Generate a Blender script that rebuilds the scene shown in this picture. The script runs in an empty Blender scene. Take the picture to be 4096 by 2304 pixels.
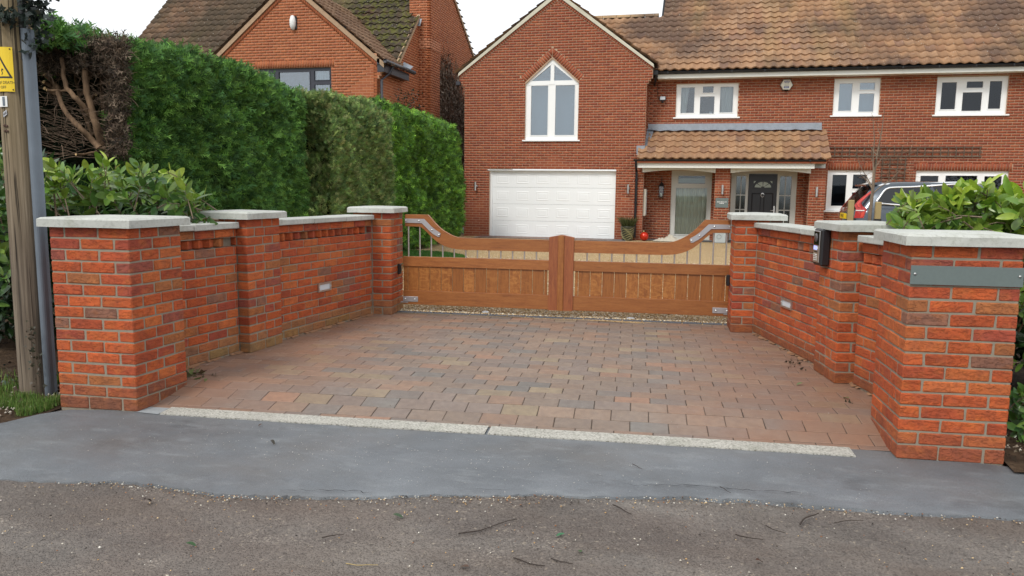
import bpy, math, random
import numpy as np
from mathutils import Vector, Matrix
random.seed(7)
rng = np.random.default_rng(11)
scene = bpy.context.scene
COL = scene.collection

# ------------------------------------------------------------------ camera
F, YAW, PIT, ROLL, EYE = 3080.3, math.radians(13.513), math.radians(7.339), math.radians(0.684), 1.479
_f = Vector((-math.sin(YAW)*math.cos(PIT), math.cos(YAW)*math.cos(PIT), -math.sin(PIT)))
_r = Vector((math.cos(YAW), math.sin(YAW), 0)); _u = _r.cross(_f)
_c, _s = math.cos(ROLL), math.sin(ROLL)
CR, CU = _c*_r + _s*_u, -_s*_r + _c*_u
cam = bpy.data.objects.new('camera', bpy.data.cameras.new('camera')); COL.objects.link(cam)
cam.matrix_world = Matrix(((CR.x, CU.x, -_f.x, 0), (CR.y, CU.y, -_f.y, 0), (CR.z, CU.z, -_f.z, EYE), (0, 0, 0, 1)))
cam.data.sensor_width = 36; cam.data.lens = 36*F/4096
cam.data.clip_start = .05; cam.data.clip_end = 600
scene.camera = cam

# ------------------------------------------------------------------ world, sun, exposure
SUN_EL, SUN_AZ = math.radians(48), math.radians(200)
world = bpy.data.worlds.new("World"); scene.world = world; world.use_nodes = True
wn, wl = world.node_tree.nodes, world.node_tree.links
wn.clear()
sky = wn.new('ShaderNodeTexSky'); sky.sky_type = 'NISHITA'; sky.sun_disc = False
sky.sun_elevation = SUN_EL; sky.sun_rotation = SUN_AZ; sky.dust_density = 4; sky.air_density = 1
hs = wn.new('ShaderNodeHueSaturation'); hs.inputs['Saturation'].default_value = .25
mx = wn.new('ShaderNodeMix'); mx.data_type = 'RGBA'; mx.inputs[0].default_value = .8
mx.inputs[7].default_value = (11.0, 11.4, 11.8, 1)
bg = wn.new('ShaderNodeBackground'); bg.inputs['Strength'].default_value = .1
wo = wn.new('ShaderNodeOutputWorld')
wl.new(sky.outputs[0], hs.inputs['Color']); wl.new(hs.outputs[0], mx.inputs[6])
wl.new(mx.outputs[2], bg.inputs['Color']); wl.new(bg.outputs[0], wo.inputs[0])
sun = bpy.data.objects.new('sun', bpy.data.lights.new('sun', 'SUN')); COL.objects.link(sun)
sun.data.energy = 1.5; sun.data.angle = math.radians(14); sun.data.color = (1, .96, .9)
sd = Vector((math.sin(SUN_AZ)*math.cos(SUN_EL), math.cos(SUN_AZ)*math.cos(SUN_EL), math.sin(SUN_EL)))
sun.rotation_euler = sd.to_track_quat('Z', 'Y').to_euler(); sun.location = (0, -5, 20)
scene.view_settings.view_transform = 'Standard'; scene.view_settings.look = 'None'
scene.view_settings.exposure = 0.24; scene.view_settings.gamma = 1; scene.view_settings.use_curve_mapping = False
scene.cycles.max_bounces = 6; scene.cycles.transparent_max_bounces = 8
scene.cycles.caustics_reflective = False; scene.cycles.caustics_refractive = False

# ------------------------------------------------------------------ measuring: picture point (2576 px wide photo) -> place on a plane of the scene
EYEV = Vector((0, 0, EYE))
def ray(X, Y):
    X *= 1.5901; Y *= 1.5901
    return CR*((X-2048)/F) - CU*((Y-1152)/F) + _f
def yp(X, Y, y): d = ray(X, Y); return EYEV + d*(y/d.y)
def xp(X, Y, x): d = ray(X, Y); return EYEV + d*(x/d.x)
def zp(X, Y, z=0): d = ray(X, Y); return EYEV + d*((z-EYE)/d.z)

# ------------------------------------------------------------------ objects
WP = {}
def tag(o, label=None, cat=None, group=None, kind=None):
    if label: o['label'] = label
    if cat: o['category'] = cat
    if group: o['group'] = group
    if kind: o['kind'] = kind
    return o
def link(o, w, parent=None):
    w = Vector(w); COL.objects.link(o); WP[o] = w
    if parent is not None:
        o.parent = parent; o.location = w - WP[parent]
    else: o.location = w
    return o
def thing(name, loc, label, cat, group=None):
    return tag(link(bpy.data.objects.new(name, None), loc), label, cat, group)
class MB:
    def __init__(s): s.v = []; s.f = []; s.t = []; s.col = None
    def add(s, vs, fs, tone=None):
        n = len(s.v); s.v += [tuple(v) for v in vs]; s.f += [tuple(i+n for i in f) for f in fs]
        if tone is not None: s.t += [tone]*len(fs)
        return s
    def box(s, a, b, tone=None, rz=0, c=None, M=None):
        x0, y0, z0 = a; x1, y1, z1 = b
        vs = [Vector(p) for p in ((x0,y0,z0),(x1,y0,z0),(x1,y1,z0),(x0,y1,z0),(x0,y0,z1),(x1,y0,z1),(x1,y1,z1),(x0,y1,z1))]
        if M is not None: vs = [M @ v for v in vs]
        return s.add(vs, [(0,3,2,1),(4,5,6,7),(0,1,5,4),(1,2,6,5),(2,3,7,6),(3,0,4,7)], tone)
    def cbox(s, a, b, ch=.003, tone=None, M=None):
        return chamf(s, [(a[0],a[1]),(b[0],a[1]),(b[0],b[1]),(a[0],b[1])], a[2], b[2], ch, 0, tone, M)
    def prism(s, poly, z0, z1, tone=None, M=None):
        n = len(poly); vs = [Vector((x,y,z0)) for x, y in poly] + [Vector((x,y,z1)) for x, y in poly]
        if M is not None: vs = [M @ v for v in vs]
        fs = [tuple(range(n-1,-1,-1)), tuple(range(n,2*n))] + [(i,(i+1)%n,n+(i+1)%n,n+i) for i in range(n)]
        return s.add(vs, fs, tone)
    def tube(s, pts, rad, seg=6, tone=None, cap=True):
        pts = [Vector(p) for p in pts]; n = len(pts)
        if not hasattr(rad, '__len__'): rad = [rad]*n
        vs, fs = [], []; up = Vector((0.13,.07,.99))
        for i, p in enumerate(pts):
            d = (pts[min(i+1,n-1)]-pts[max(i-1,0)]).normalized()
            a = d.cross(up)
            if a.length < 1e-3: a = d.cross(Vector((1,0,0)))
            a.normalize(); b = d.cross(a)
            for k in range(seg):
                t = 2*math.pi*k/seg; vs.append(p + (a*math.cos(t)+b*math.sin(t))*rad[i])
        for i in range(n-1):
            for k in range(seg):
                k2 = (k+1)%seg; fs.append((i*seg+k, i*seg+k2, (i+1)*seg+k2, (i+1)*seg+k))
        if cap: fs += [tuple(range(seg)), tuple(range((n-1)*seg, n*seg))[::-1]]
        return s.add(vs, fs, tone)
    def lathe(s, prof, c, seg=12, tone=None, M=None):
        vs, fs = [], []; n = len(prof)
        for r, z in prof:
            for k in range(seg):
                t = 2*math.pi*k/seg; vs.append(Vector((r*math.cos(t), r*math.sin(t), z)))
        vs = [(M @ v if M is not None else v) + Vector(c) for v in vs]
        for i in range(n-1):
            for k in range(seg):
                k2 = (k+1)%seg; fs.append((i*seg+k, i*seg+k2, (i+1)*seg+k2, (i+1)*seg+k))
        fs += [tuple(range(seg))[::-1], tuple(range((n-1)*seg, n*seg))]
        return s.add(vs, fs, tone)
    def mesh(s, name, origin):
        m = bpy.data.meshes.new(name)
        V = np.array(s.v, dtype=np.float32) - np.array(origin, dtype=np.float32)
        m.from_pydata(V.tolist(), [], s.f); 
        if s.t: face_attr(m, s.t)
        return m
    def build(s, name, mat, parent=None, smooth=False, origin=None, color=None, kind=None):
        V = np.array(s.v)
        if origin is None:
            lo, hi = V.min(0), V.max(0); origin = ((lo[0]+hi[0])/2, (lo[1]+hi[1])/2, lo[2])
        m = s.mesh(name, origin); m.materials.append(mat)
        if smooth: m.polygons.foreach_set('use_smooth', [True]*len(m.polygons))
        o = bpy.data.objects.new(name, m)
        if color is not None: o.color = (*color, 1)
        if kind: o['kind'] = kind
        return link(o, origin, parent)
def face_attr(m, cols):
    a = m.attributes.new('tone', 'FLOAT_COLOR', 'FACE')
    c = np.ones((len(cols), 4), dtype=np.float32); c[:, :3] = np.array(cols, dtype=np.float32)
    a.data.foreach_set('color', c.ravel())
def np_obj(name, V, Fc, cols, mat, parent=None, kind='stuff', smooth=False):
    """many small faces at once: V (n,3), Fc (m,k) vertex numbers, cols (m,3) or None"""
    lo, hi = V.min(0), V.max(0); org = np.array([(lo[0]+hi[0])/2, (lo[1]+hi[1])/2, lo[2]])
    m = bpy.data.meshes.new(name); V = (V-org).astype(np.float32)
    k = Fc.shape[1]; m.vertices.add(len(V)); m.vertices.foreach_set('co', V.ravel())
    m.loops.add(Fc.size); m.loops.foreach_set('vertex_index', Fc.astype(np.int32).ravel())
    m.polygons.add(len(Fc)); m.polygons.foreach_set('loop_start', np.arange(0, Fc.size, k, dtype=np.int32))
    m.polygons.foreach_set('loop_total', np.full(len(Fc), k, dtype=np.int32))
    if smooth: m.polygons.foreach_set('use_smooth', np.ones(len(Fc), dtype=bool))
    m.update(calc_edges=True)
    if cols is not None: face_attr(m, cols)
    m.materials.append(mat); o = bpy.data.objects.new(name, m)
    if kind: o['kind'] = kind
    return link(o, org, parent)

def chamf(mb, quad, z0, z1, c, jit=0, tone=None, M=None, zs=None):
    """a six-sided piece on a four-cornered footprint with chamfered edges (44 triangles)"""
    q = [Vector((x, y, 0)) for x, y in quad]
    lu = max((q[1]-q[0]).length, 1e-4); lv = max((q[3]-q[0]).length, 1e-4); lw = z1-z0
    du, dv, dw = min(c/lu,.45), min(c/lv,.45), min(c/lw,.45)
    vs, ix = [], {}
    for i in (0,1):
        for j in (0,1):
            for k in (0,1):
                J = Vector([random.uniform(-jit, jit) for _ in range(3)]) if jit else Vector()
                for ax in range(3):
                    u = i if ax == 0 else (du if i == 0 else 1-du)
                    v = j if ax == 1 else (dv if j == 0 else 1-dv)
                    w = k if ax == 2 else (dw if k == 0 else 1-dw)
                    p = (q[0]*(1-u)+q[1]*u)*(1-v) + (q[3]*(1-u)+q[2]*u)*v
                    if zs: zz = (zs[0]*(1-u)+zs[1]*u)*(1-v) + (zs[3]*(1-u)+zs[2]*u)*v
                    else: zz = 0
                    p.z = z0 + lw*w + zz; p += J
                    ix[(i,j,k,ax)] = len(vs); vs.append(M @ p if M is not None else p)
    fs = []
    g = lambda i,j,k,a: ix[(i,j,k,a)]
    for s_ in (0,1):
        f = [g(s_,0,0,0), g(s_,1,0,0), g(s_,1,1,0), g(s_,0,1,0)]; fs.append(f if s_ else f[::-1])
        f = [g(0,s_,0,1), g(1,s_,0,1), g(1,s_,1,1), g(0,s_,1,1)]; fs.append(f[::-1] if s_ else f)
        f = [g(0,0,s_,2), g(1,0,s_,2), g(1,1,s_,2), g(0,1,s_,2)]; fs.append(f if s_ else f[::-1])
    for a in (0,1):
        for b in (0,1):
            fs.append([g(a,b,0,0), g(a,b,1,0), g(a,b,1,1), g(a,b,0,1)] if (a+b)%2 == 0 else [g(a,b,0,1), g(a,b,1,1), g(a,b,1,0), g(a,b,0,0)])
            fs.append([g(a,0,b,0), g(a,1,b,0), g(a,1,b,2), g(a,0,b,2)] if (a+b)%2 else [g(a,0,b,2), g(a,1,b,2), g(a,1,b,0), g(a,0,b,0)])
            fs.append([g(0,a,b,1), g(1,a,b,1), g(1,a,b,2), g(0,a,b,2)] if (a+b)%2 == 0 else [g(0,a,b,2), g(1,a,b,2), g(1,a,b,1), g(0,a,b,1)])
            for c_ in (0,1):
                t = [g(a,b,c_,0), g(a,b,c_,1), g(a,b,c_,2)]
                fs.append(t if (a+b+c_)%2 else t[::-1])
    mb.add(vs, fs, tone)
    return mb

# ------------------------------------------------------------------ materials
class NT:
    def __init__(s, name, rough=.6, metal=0, spec=.5):
        s.m = bpy.data.materials.new(name); s.m.use_nodes = True; s.t = s.m.node_tree
        s.b = s.t.nodes['Principled BSDF']; s.b.inputs['Roughness'].default_value = rough
        s.b.inputs['Metallic'].default_value = metal; s.b.inputs['Specular IOR Level'].default_value = spec
        s.pos = s.t.nodes.new('ShaderNodeNewGeometry').outputs['Position']
    def set(s, k, v):
        if isinstance(v, bpy.types.NodeSocket): s.t.links.new(v, s.b.inputs[k])
        else: s.b.inputs[k].default_value = v if not isinstance(v, tuple) else (*v, 1)
        return s
    def map(s, scale=(1,1,1), rot=(0,0,0), src=None):
        n = s.t.nodes.new('ShaderNodeMapping'); n.inputs['Scale'].default_value = scale; n.inputs['Rotation'].default_value = rot
        s.t.links.new(src or s.pos, n.inputs['Vector']); return n.outputs[0]
    def noise(s, scale, detail=3, rough=.55, vec=None, dist=0):
        n = s.t.nodes.new('ShaderNodeTexNoise'); n.inputs['Scale'].default_value = scale
        n.inputs['Detail'].default_value = detail; n.inputs['Roughness'].default_value = rough; n.inputs['Distortion'].default_value = dist
        s.t.links.new(vec or s.pos, n.inputs['Vector']); return n.outputs['Fac']
    def voro(s, scale, out='Distance', vec=None, feature='F1'):
        n = s.t.nodes.new('ShaderNodeTexVoronoi'); n.feature = feature; n.inputs['Scale'].default_value = scale
        s.t.links.new(vec or s.pos, n.inputs['Vector']); return n.outputs[out]
    def ramp(s, fac, stops, interp='LINEAR'):
        n = s.t.nodes.new('ShaderNodeValToRGB'); cr = n.color_ramp; cr.interpolation = interp
        while len(cr.elements) < len(stops): cr.elements.new(.5)
        for e, (p, c) in zip(cr.elements, stops):
            e.position = p; e.color = (*c, 1) if isinstance(c, tuple) else (c, c, c, 1)
        s.t.links.new(fac, n.inputs[0]); return n.outputs[0]
    def mix(s, fac, a, b, mode='MIX'):
        n = s.t.nodes.new('ShaderNodeMix'); n.data_type = 'RGBA'; n.blend_type = mode
        for i, v in ((0, fac), (6, a), (7, b)):
            if isinstance(v, bpy.types.NodeSocket): s.t.links.new(v, n.inputs[i])
            elif i == 0: n.inputs[0].default_value = v
            else: n.inputs[i].default_value = (*v, 1) if isinstance(v, tuple) else (v, v, v, 1)
        return n.outputs[2]
    def math(s, op, a, b=0, c=0):
        n = s.t.nodes.new('ShaderNodeMath'); n.operation = op
        for i, v in enumerate((a, b, c)):
            if isinstance(v, bpy.types.NodeSocket): s.t.links.new(v, n.inputs[i])
            else: n.inputs[i].default_value = v
        return n.outputs[0]
    def sep(s, v, i):
        n = s.t.nodes.new('ShaderNodeSeparateXYZ'); s.t.links.new(v, n.inputs[0]); return n.outputs[i]
    def bump(s, h, dist=.01, strength=1, prev=None):
        n = s.t.nodes.new('ShaderNodeBump'); n.inputs['Distance'].default_value = dist; n.inputs['Strength'].default_value = strength
        s.t.links.new(h, n.inputs['Height'])
        if prev is not None: s.t.links.new(prev, n.inputs['Normal'])
        s.t.links.new(n.outputs[0], s.b.inputs['Normal']); return n.outputs[0]
    def objcol(s): return s.t.nodes.new('ShaderNodeObjectInfo').outputs['Color']
    def objrnd(s): return s.t.nodes.new('ShaderNodeObjectInfo').outputs['Random']
    def attr(s):
        n = s.t.nodes.new('ShaderNodeAttribute'); n.attribute_name = 'tone'; return n.outputs['Color']

def m_plain(name, col, rough=.5, metal=0, spec=.5, var=.12, nscale=6, bump=0, bscale=200):
    n = NT(name, rough, metal, spec)
    f = n.noise(nscale, 5)
    n.set('Base Color', n.mix(f, tuple(c*(1-var) for c in col), tuple(min(1, c*(1+var)) for c in col)))
    if bump: n.bump(n.noise(bscale, 3), bump)
    return n.m
def m_brick(name, src, dark=(.10,.05,.045), rough=.85, fine=1.0, mott=.35):
    n = NT(name, rough, spec=.25)
    c = n.objcol() if src == 'obj' else n.attr()
    f = n.noise(14, 4, .6)
    c = n.mix(n.ramp(f, [(.42, 0.), (.72, mott)]), c, dark)
    c = n.mix(n.ramp(n.noise(9, 3, .6, vec=n.map((1,1,1.7), (0,0,.7))), [(.5, 0.), (.75, .35*mott/.35)]), c, (.62,.20,.045))
    c = n.mix(n.ramp(n.noise(160, 2), [(.35, .25), (.6, 0.)]), c, (.12,.05,.03), 'MIX')
    n.set('Base Color', c)
    if fine:
        h = n.mix(.5, n.noise(90, 5, .7), n.ramp(n.noise(26, 5, .7, vec=n.map((1,1,2.4)), dist=1.0), [(.35, 0.), (.5, 1.)]))
        n.bump(h, .007*fine)
    return n.m
M = {}
M['brick'] = m_brick('handmade_red_brick', 'obj')
M['brick_s'] = m_brick('handmade_red_brick_face', 'tone')
M['mortar'] = m_plain('grey_sand_mortar', (.265,.23,.175), .95, var=.18, nscale=40, bump=.002, bscale=300)
M['hbrick'] = m_brick('house_brick', 'obj', dark=(.16,.055,.035), fine=0, mott=.25)
M['hbrick_s'] = m_brick('house_brick_face', 'tone', dark=(.16,.055,.035), fine=0, mott=.25)
M['hmortar'] = m_plain('house_mortar', (.46,.32,.22), .95, var=.1, nscale=5)
M['nmortar'] = m_plain('neighbour_mortar', (.56,.30,.18), .95, var=.1, nscale=5)

def m_concrete(name, col, bump=.0015):
    n = NT(name, .8, spec=.3)
    c = n.mix(n.ramp(n.noise(3.5, 6, .65), [(.35, 0.), (.7, 1.)]), tuple(k*.8 for k in col), tuple(k*1.08 for k in col))
    c = n.mix(n.ramp(n.noise(7, 6, .7), [(.48, 0.), (.72, .7)]), c, (.27,.275,.22))
    c = n.mix(n.ramp(n.noise(38, 4, .7), [(.52, 0.), (.7, .45)]), c, (.20,.20,.17))
    c = n.mix(n.ramp(n.voro(70), [(.0, .7), (.12, 0.)]), c, (.16,.16,.14))
    n.set('Base Color', c); n.bump(n.noise(150, 4), bump); return n.m
M['stone'] = m_concrete('cast_stone', (.53,.54,.50))
M['kerbstone'] = m_concrete('granite_kerb', (.60,.58,.52), .010)
_k = M['kerbstone'].node_tree; _kb = _k.nodes['Principled BSDF']; _src = _kb.inputs['Base Color'].links[0].from_socket; _t = NT('tmp')
def _spk():
    g = _k.nodes.new('ShaderNodeNewGeometry'); mp = _k.nodes.new('ShaderNodeMapping'); mp.inputs['Scale'].default_value = (1,2.2,1); mp.inputs['Rotation'].default_value = (0,0,.5); no = _k.nodes.new('ShaderNodeTexNoise'); no.inputs['Scale'].default_value = 75; no.inputs['Detail'].default_value = 4; rp = _k.nodes.new('ShaderNodeValToRGB'); rp.color_ramp.elements[0].position = .5; rp.color_ramp.elements[1].position = .62; rp.color_ramp.elements[0].color = (0,0,0,1); rp.color_ramp.elements[1].color = (.8,.8,.8,1); mi = _k.nodes.new('ShaderNodeMix'); mi.data_type = 'RGBA'; mi.inputs[7].default_value = (.17,.16,.13,1)
    _k.links.new(g.outputs['Position'], mp.inputs[0]); _k.links.new(mp.outputs[0], no.inputs['Vector']); _k.links.new(no.outputs['Fac'], rp.inputs[0]); _k.links.new(rp.outputs[0], mi.inputs[0]); _k.links.new(_src, mi.inputs[6]); _k.links.new(mi.outputs[2], _kb.inputs['Base Color'])
_spk(); bpy.data.materials.remove(_t.m)
def m_paver(name, src):
    n = NT(name, .62, spec=.4)
    c = n.objcol() if src == 'obj' else n.attr()
    c = n.mix(n.ramp(n.noise(3.0, 5, .6), [(.35, 0.), (.75, .45)]), c, (.19,.135,.105))
    c = n.mix(n.ramp(n.noise(22, 4), [(.3, .3), (.65, 0.)]), c, (.08,.06,.06))
    c = n.mix(n.ramp(n.voro(120), [(.0, .8), (.16, 0.)]), c, (.42,.36,.30))
    # sandy clay washed along the foot of the two walls
    x = n.sep(n.pos, 0)
    edge = n.math('ADD', n.ramp(n.math('MULTIPLY_ADD', x, -.6, -1.1), [(.25, 0.), (.9, 1.)]), n.ramp(n.math('MULTIPLY_ADD', x, .9, .55), [(.25, 0.), (1., 1.)]))
    c = n.mix(n.math('MULTIPLY', edge, n.ramp(n.noise(2.5, 4), [(.3, .25), (.7, .75)])), c, (.25,.125,.075))
    n.set('Base Color', c); n.set('Roughness', n.ramp(n.noise(7, 3), [(.3, .42), (.7, .75)]))
    n.bump(n.noise(170, 3), .0018); return n.m
M['paver'] = m_paver('block_paver', 'obj'); M['paver_s'] = m_paver('block_paver_far', 'tone')
M['joint'] = m_plain('joint_sand', (.055,.042,.032), .95, var=.4, nscale=30)

def m_asphalt_new():
    n = NT('new_asphalt', .55, spec=.45)
    c = n.ramp(n.noise(1.1, 5, .6), [(.3, (.115,.125,.135)), (.7, (.205,.222,.24))])
    c = n.mix(n.ramp(n.noise(.7, 5, .65, vec=n.map((1,1.6,1),(0,0,1))), [(.45, 0.), (.7, .5)]), c, (.15,.13,.11))
    c = n.mix(n.ramp(n.noise(3.2, 6, .7, vec=n.map((1,2.5,1),(0,0,.1))), [(.53, 0.), (.72, .5)]), c, (.28,.30,.31))
    c = n.mix(n.ramp(n.noise(1.7, 6, .7, vec=n.map((1,2,1),(0,0,.6))), [(.56, 0.), (.68, .45)]), c, (.06,.062,.066))
    c = n.mix(n.ramp(n.voro(48), [(.05, .9), (.13, 0.)]), c, n.mix(n.noise(2.2), .1, .5))
    c = n.mix(n.ramp(n.noise(260, 2), [(.3, .5), (.6, 0.)]), c, (.04,.045,.05))
    n.set('Base Color', c); n.set('Roughness', n.ramp(n.noise(2.4, 3), [(.3, .42), (.7, .7)]))
    n.bump(n.mix(.5, n.noise(230, 3), n.noise(24, 4)), .005); return n.m
def m_road():
    n = NT('old_road_surface', .75, spec=.35)
    c = n.ramp(n.noise(1.3, 6, .62), [(.3, (.115,.102,.093)), (.5, (.165,.147,.132)), (.7, (.235,.208,.182))])
    c = n.mix(n.ramp(n.noise(.55, 3, vec=n.map((1,2.2,1),(0,0,.15))), [(.45, 0.), (.7, .6)]), c, (.125,.085,.065))
    c = n.mix(n.ramp(n.noise(.45, 5, .65, vec=n.map((1,1.8,1),(0,0,.35))), [(.50, 0.), (.60, .5)]), c, (.085,.07,.062))
    wn2 = n.ramp(n.noise(.8, 4, .7, vec=n.map((1,1.5,1),(0,0,1.2))), [(.54, 0.), (.62, 1.)])
    c = n.mix(n.math('MULTIPLY', wn2, n.ramp(n.voro(75), [(.25, .8), (.45, 0.)])), c, (.36,.31,.26))
    cell = n.voro(130, 'Color'); c = n.mix(.45, c, n.mix(.75, n.ramp(n.sep(cell, 0), [(0., (.05,.04,.035)), (.5, (.14,.11,.09)), (.93, (.26,.22,.18)), (1., (.5,.44,.36))]), c))
    c = n.mix(n.ramp(n.noise(42, 5, .75), [(.55, 0.), (.65, .65)]), c, (.045,.038,.033))
    c = n.mix(n.ramp(n.noise(30, 4, .7, vec=n.map((1,1,1),(0,0,2))), [(.60, 0.), (.70, .7)]), c, (.36,.30,.23))
    c = n.mix(n.ramp(n.noise(.9, 5, .6, vec=n.map((1,3,1),(0,0,-.1))), [(.5, 0.), (.64, .5)]), c, (.125,.098,.08))
    n.set('Base Color', c)
    h = n.mix(.5, n.ramp(n.voro(110), [(0., 1.), (.5, 0.)]), n.noise(45, 5, .7))
    n.set('Roughness', n.ramp(n.noise(1.6, 4), [(.35, .5), (.65, .85)])); n.bump(h, .013); return n.m
M['asphalt'] = m_asphalt_new(); M['road'] = m_road()
def m_gravel():
    n = NT('golden_gravel', .8, spec=.3)
    cell = n.voro(70, 'Color')
    c = n.ramp(n.sep(cell, 0), [(0., (.30,.18,.07)), (.3, (.55,.36,.15)), (.6, (.76,.53,.26)), (.85, (.84,.65,.38)), (1., (.9,.80,.6))])
    c = n.mix(n.ramp(n.voro(70), [(.4, 0.), (.9, .6)]), c, (.20,.13,.07))
    c = n.mix(n.ramp(n.noise(1.2, 4), [(.4, 0.), (.7, .3)]), c, (.40,.27,.15))
    n.set('Base Color', c); n.bump(n.ramp(n.voro(70), [(0., 1.), (.6, 0.)]), .02); return n.m
M['gravel'] = m_gravel()
def m_soil():
    n = NT('damp_soil', .95, spec=.15)
    c = n.ramp(n.noise(9, 6, .7), [(.35, (.035,.022,.015)), (.6, (.10,.065,.04)), (.75, (.17,.12,.08))])
    n.set('Base Color', c); n.bump(n.noise(40, 6, .7), .03); return n.m
M['soil'] = m_soil()
def m_leaf(name, rough=.5, trans=.25, spec=.4, attr=True):
    n = NT(name, rough, spec=spec)
    c = n.attr() if attr else n.objcol()
    c = n.mix(n.ramp(n.noise(30, 2), [(.35, .25), (.65, 0.)]), c, (.01,.03,.005))
    n.set('Base Color', c)
    t = n.t.nodes.new('ShaderNodeBsdfTranslucent'); n.t.links.new(c, t.inputs[0])
    ms = n.t.nodes.new('ShaderNodeMixShader'); ms.inputs[0].default_value = trans
    n.t.links.new(n.b.outputs[0], ms.inputs[1]); n.t.links.new(t.outputs[0], ms.inputs[2])
    n.t.links.new(ms.outputs[0], n.t.nodes['Material Output'].inputs[0]); return n.m
M['conifer'] = m_leaf('conifer_sprays', .65, .2, .25)
M['laurel_s'] = m_leaf('laurel_leaf_mass', .28, .2, .5)
M['laurel'] = m_leaf('laurel_leaf', .28, .2, .5, attr=False)
M['grass'] = m_leaf('grass_blades', .6, .3, .3)
M['deadleaf'] = m_leaf('dead_foliage', .8, .1, .2)
def m_bark(name, a, b, sc=18):
    n = NT(name, .9, spec=.15)
    n.set('Base Color', n.ramp(n.noise(sc, 5, .7, vec=n.map((1,1,.25))), [(.3, a), (.7, b)])); n.bump(n.noise(60, 4, vec=n.map((1,1,.3))), .004); return n.m
M['bark'] = m_bark('conifer_bark', (.08,.05,.032), (.27,.175,.105))
M['twig'] = m_bark('dead_twig', (.11,.07,.05), (.33,.24,.17))
M['cutwood'] = m_plain('cut_wood_end', (.62,.42,.2), .8)
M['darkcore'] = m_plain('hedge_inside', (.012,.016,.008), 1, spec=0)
M['sap'] = m_bark('sapling_bark', (.14,.10,.07), (.28,.22,.16), 40)
def m_polewood():
    n = NT('weathered_pole_wood', .88, spec=.2)
    v = n.map((22,22,.7)); g = n.noise(1.6, 5, .65, vec=v)
    c = n.ramp(g, [(.28, (.05,.04,.032)), (.5, (.15,.118,.088)), (.72, (.27,.22,.165))])
    z = n.sep(n.pos, 2)
    c = n.mix(n.ramp(n.math('MULTIPLY', z, .4), [(.35, 0.), (.95, .55)]), c, (.34,.26,.14))
    c = n.mix(n.ramp(n.noise(3, 3, vec=n.map((18,18,.35))), [(.60, 0.), (.64, .85)]), c, (.02,.016,.012))
    n.set('Base Color', c); n.bump(n.noise(2.2, 4, vec=v), .008); return n.m
M['polewood'] = m_polewood()
M['zinc'] = m_plain('galvanised_steel_cover', (.16,.19,.225), .5, .25, var=.25, nscale=4)
M['steel'] = m_plain('brushed_steel', (.62,.62,.61), .33, .9, var=.06)
M['steel2'] = m_plain('satin_steel_strap', (.50,.50,.52), .42, .75, var=.05)
M['black'] = m_plain('black_plastic', (.014,.014,.016), .4, var=.2)
M['rubber'] = m_plain('black_rubber', (.012,.012,.012), .7)
M['gutter'] = m_plain('black_gutter', (.012,.013,.016), .3, var=.2)
M['ngutter'] = m_plain('dark_grey_gutter', (.035,.036,.045), .4)
M['upvc'] = m_plain('white_upvc', (.87,.88,.87), .3, var=.02)
M['fascia'] = m_plain('white_fascia', (.74,.74,.68), .45, var=.04)
M['doorwhite'] = m_plain('white_steel_door', (.86,.89,.90), .4, var=.015)
M['greyframe'] = m_plain('off_white_frame', (.58,.58,.54), .4, var=.03)
M['verge'] = m_plain('cement_verge', (.58,.55,.44), .85, var=.2, nscale=4)
M['nverge'] = m_plain('lichened_verge_board', (.40,.27,.17), .9, var=.35, nscale=12)
M['lead'] = m_plain('lead_flashing', (.30,.33,.37), .55, .3, var=.3, nscale=9)
M['doorblack'] = m_plain('black_composite_door', (.013,.014,.018), .35, var=.1)
M['curtain'] = m_plain('net_curtain', (.66,.66,.60), .9, var=.08, nscale=3)
M['linen'] = m_plain('linen_curtain', (.68,.65,.54), .9, var=.12, nscale=3)
M['room'] = m_plain('dark_room', (.02,.022,.026), .9)
M['blind'] = m_plain('pale_room', (.55,.60,.62), .9, var=.1, nscale=.8)
M['slate'] = m_plain('grey_green_sign_plate', (.15,.185,.178), .45, .2, var=.1, nscale=60)
M['white'] = m_plain('white_paint', (.8,.8,.78), .5, var=.02)
M['cream'] = m_plain('cream_enamel', (.72,.70,.60), .35, var=.03)
M['navy'] = m_plain('navy_print', (.06,.07,.20), .5)
M['greytext'] = m_plain('grey_print', (.10,.13,.13), .6)
M['yellow'] = m_plain('yellow_sign', (.80,.56,.02), .5, var=.06)
M['blackprint'] = m_plain('black_print', (.03,.025,.02), .6)
M['rust'] = m_plain('rusty_iron', (.09,.05,.035), .9, var=.4, nscale=60)
M['lens'] = m_plain('light_diffuser', (.62,.66,.70), .35, var=.02)
M['terracotta'] = m_plain('dark_glazed_pot', (.05,.055,.035), .3)
M['gold'] = m_plain('pale_glaze_lines', (.42,.38,.18), .4)
M['red'] = m_plain('shiny_red_bauble', (.55,.03,.01), .15, .3)
M['cloth'] = m_plain('crumpled_cloth', (.48,.44,.36), .95, var=.2, nscale=8)
M['pinkb'] = m_plain('pale_blue_pot', (.42,.47,.48), .6)
M['stake'] = m_plain('timber_stake', (.36,.27,.12), .85, var=.25, nscale=20)
M['trellis'] = m_plain('weathered_trellis', (.12,.085,.06), .9, var=.35, nscale=14)
M['fencewood'] = m_plain('fence_board', (.13,.075,.035), .85, var=.3, nscale=5)
M['edgebrick'] = m_plain('blue_engineering_brick', (.075,.08,.095), .6, var=.25, nscale=12)
M['stain'] = m_plain('sand_mortar_joint', (.42,.31,.17), .9)

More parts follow.
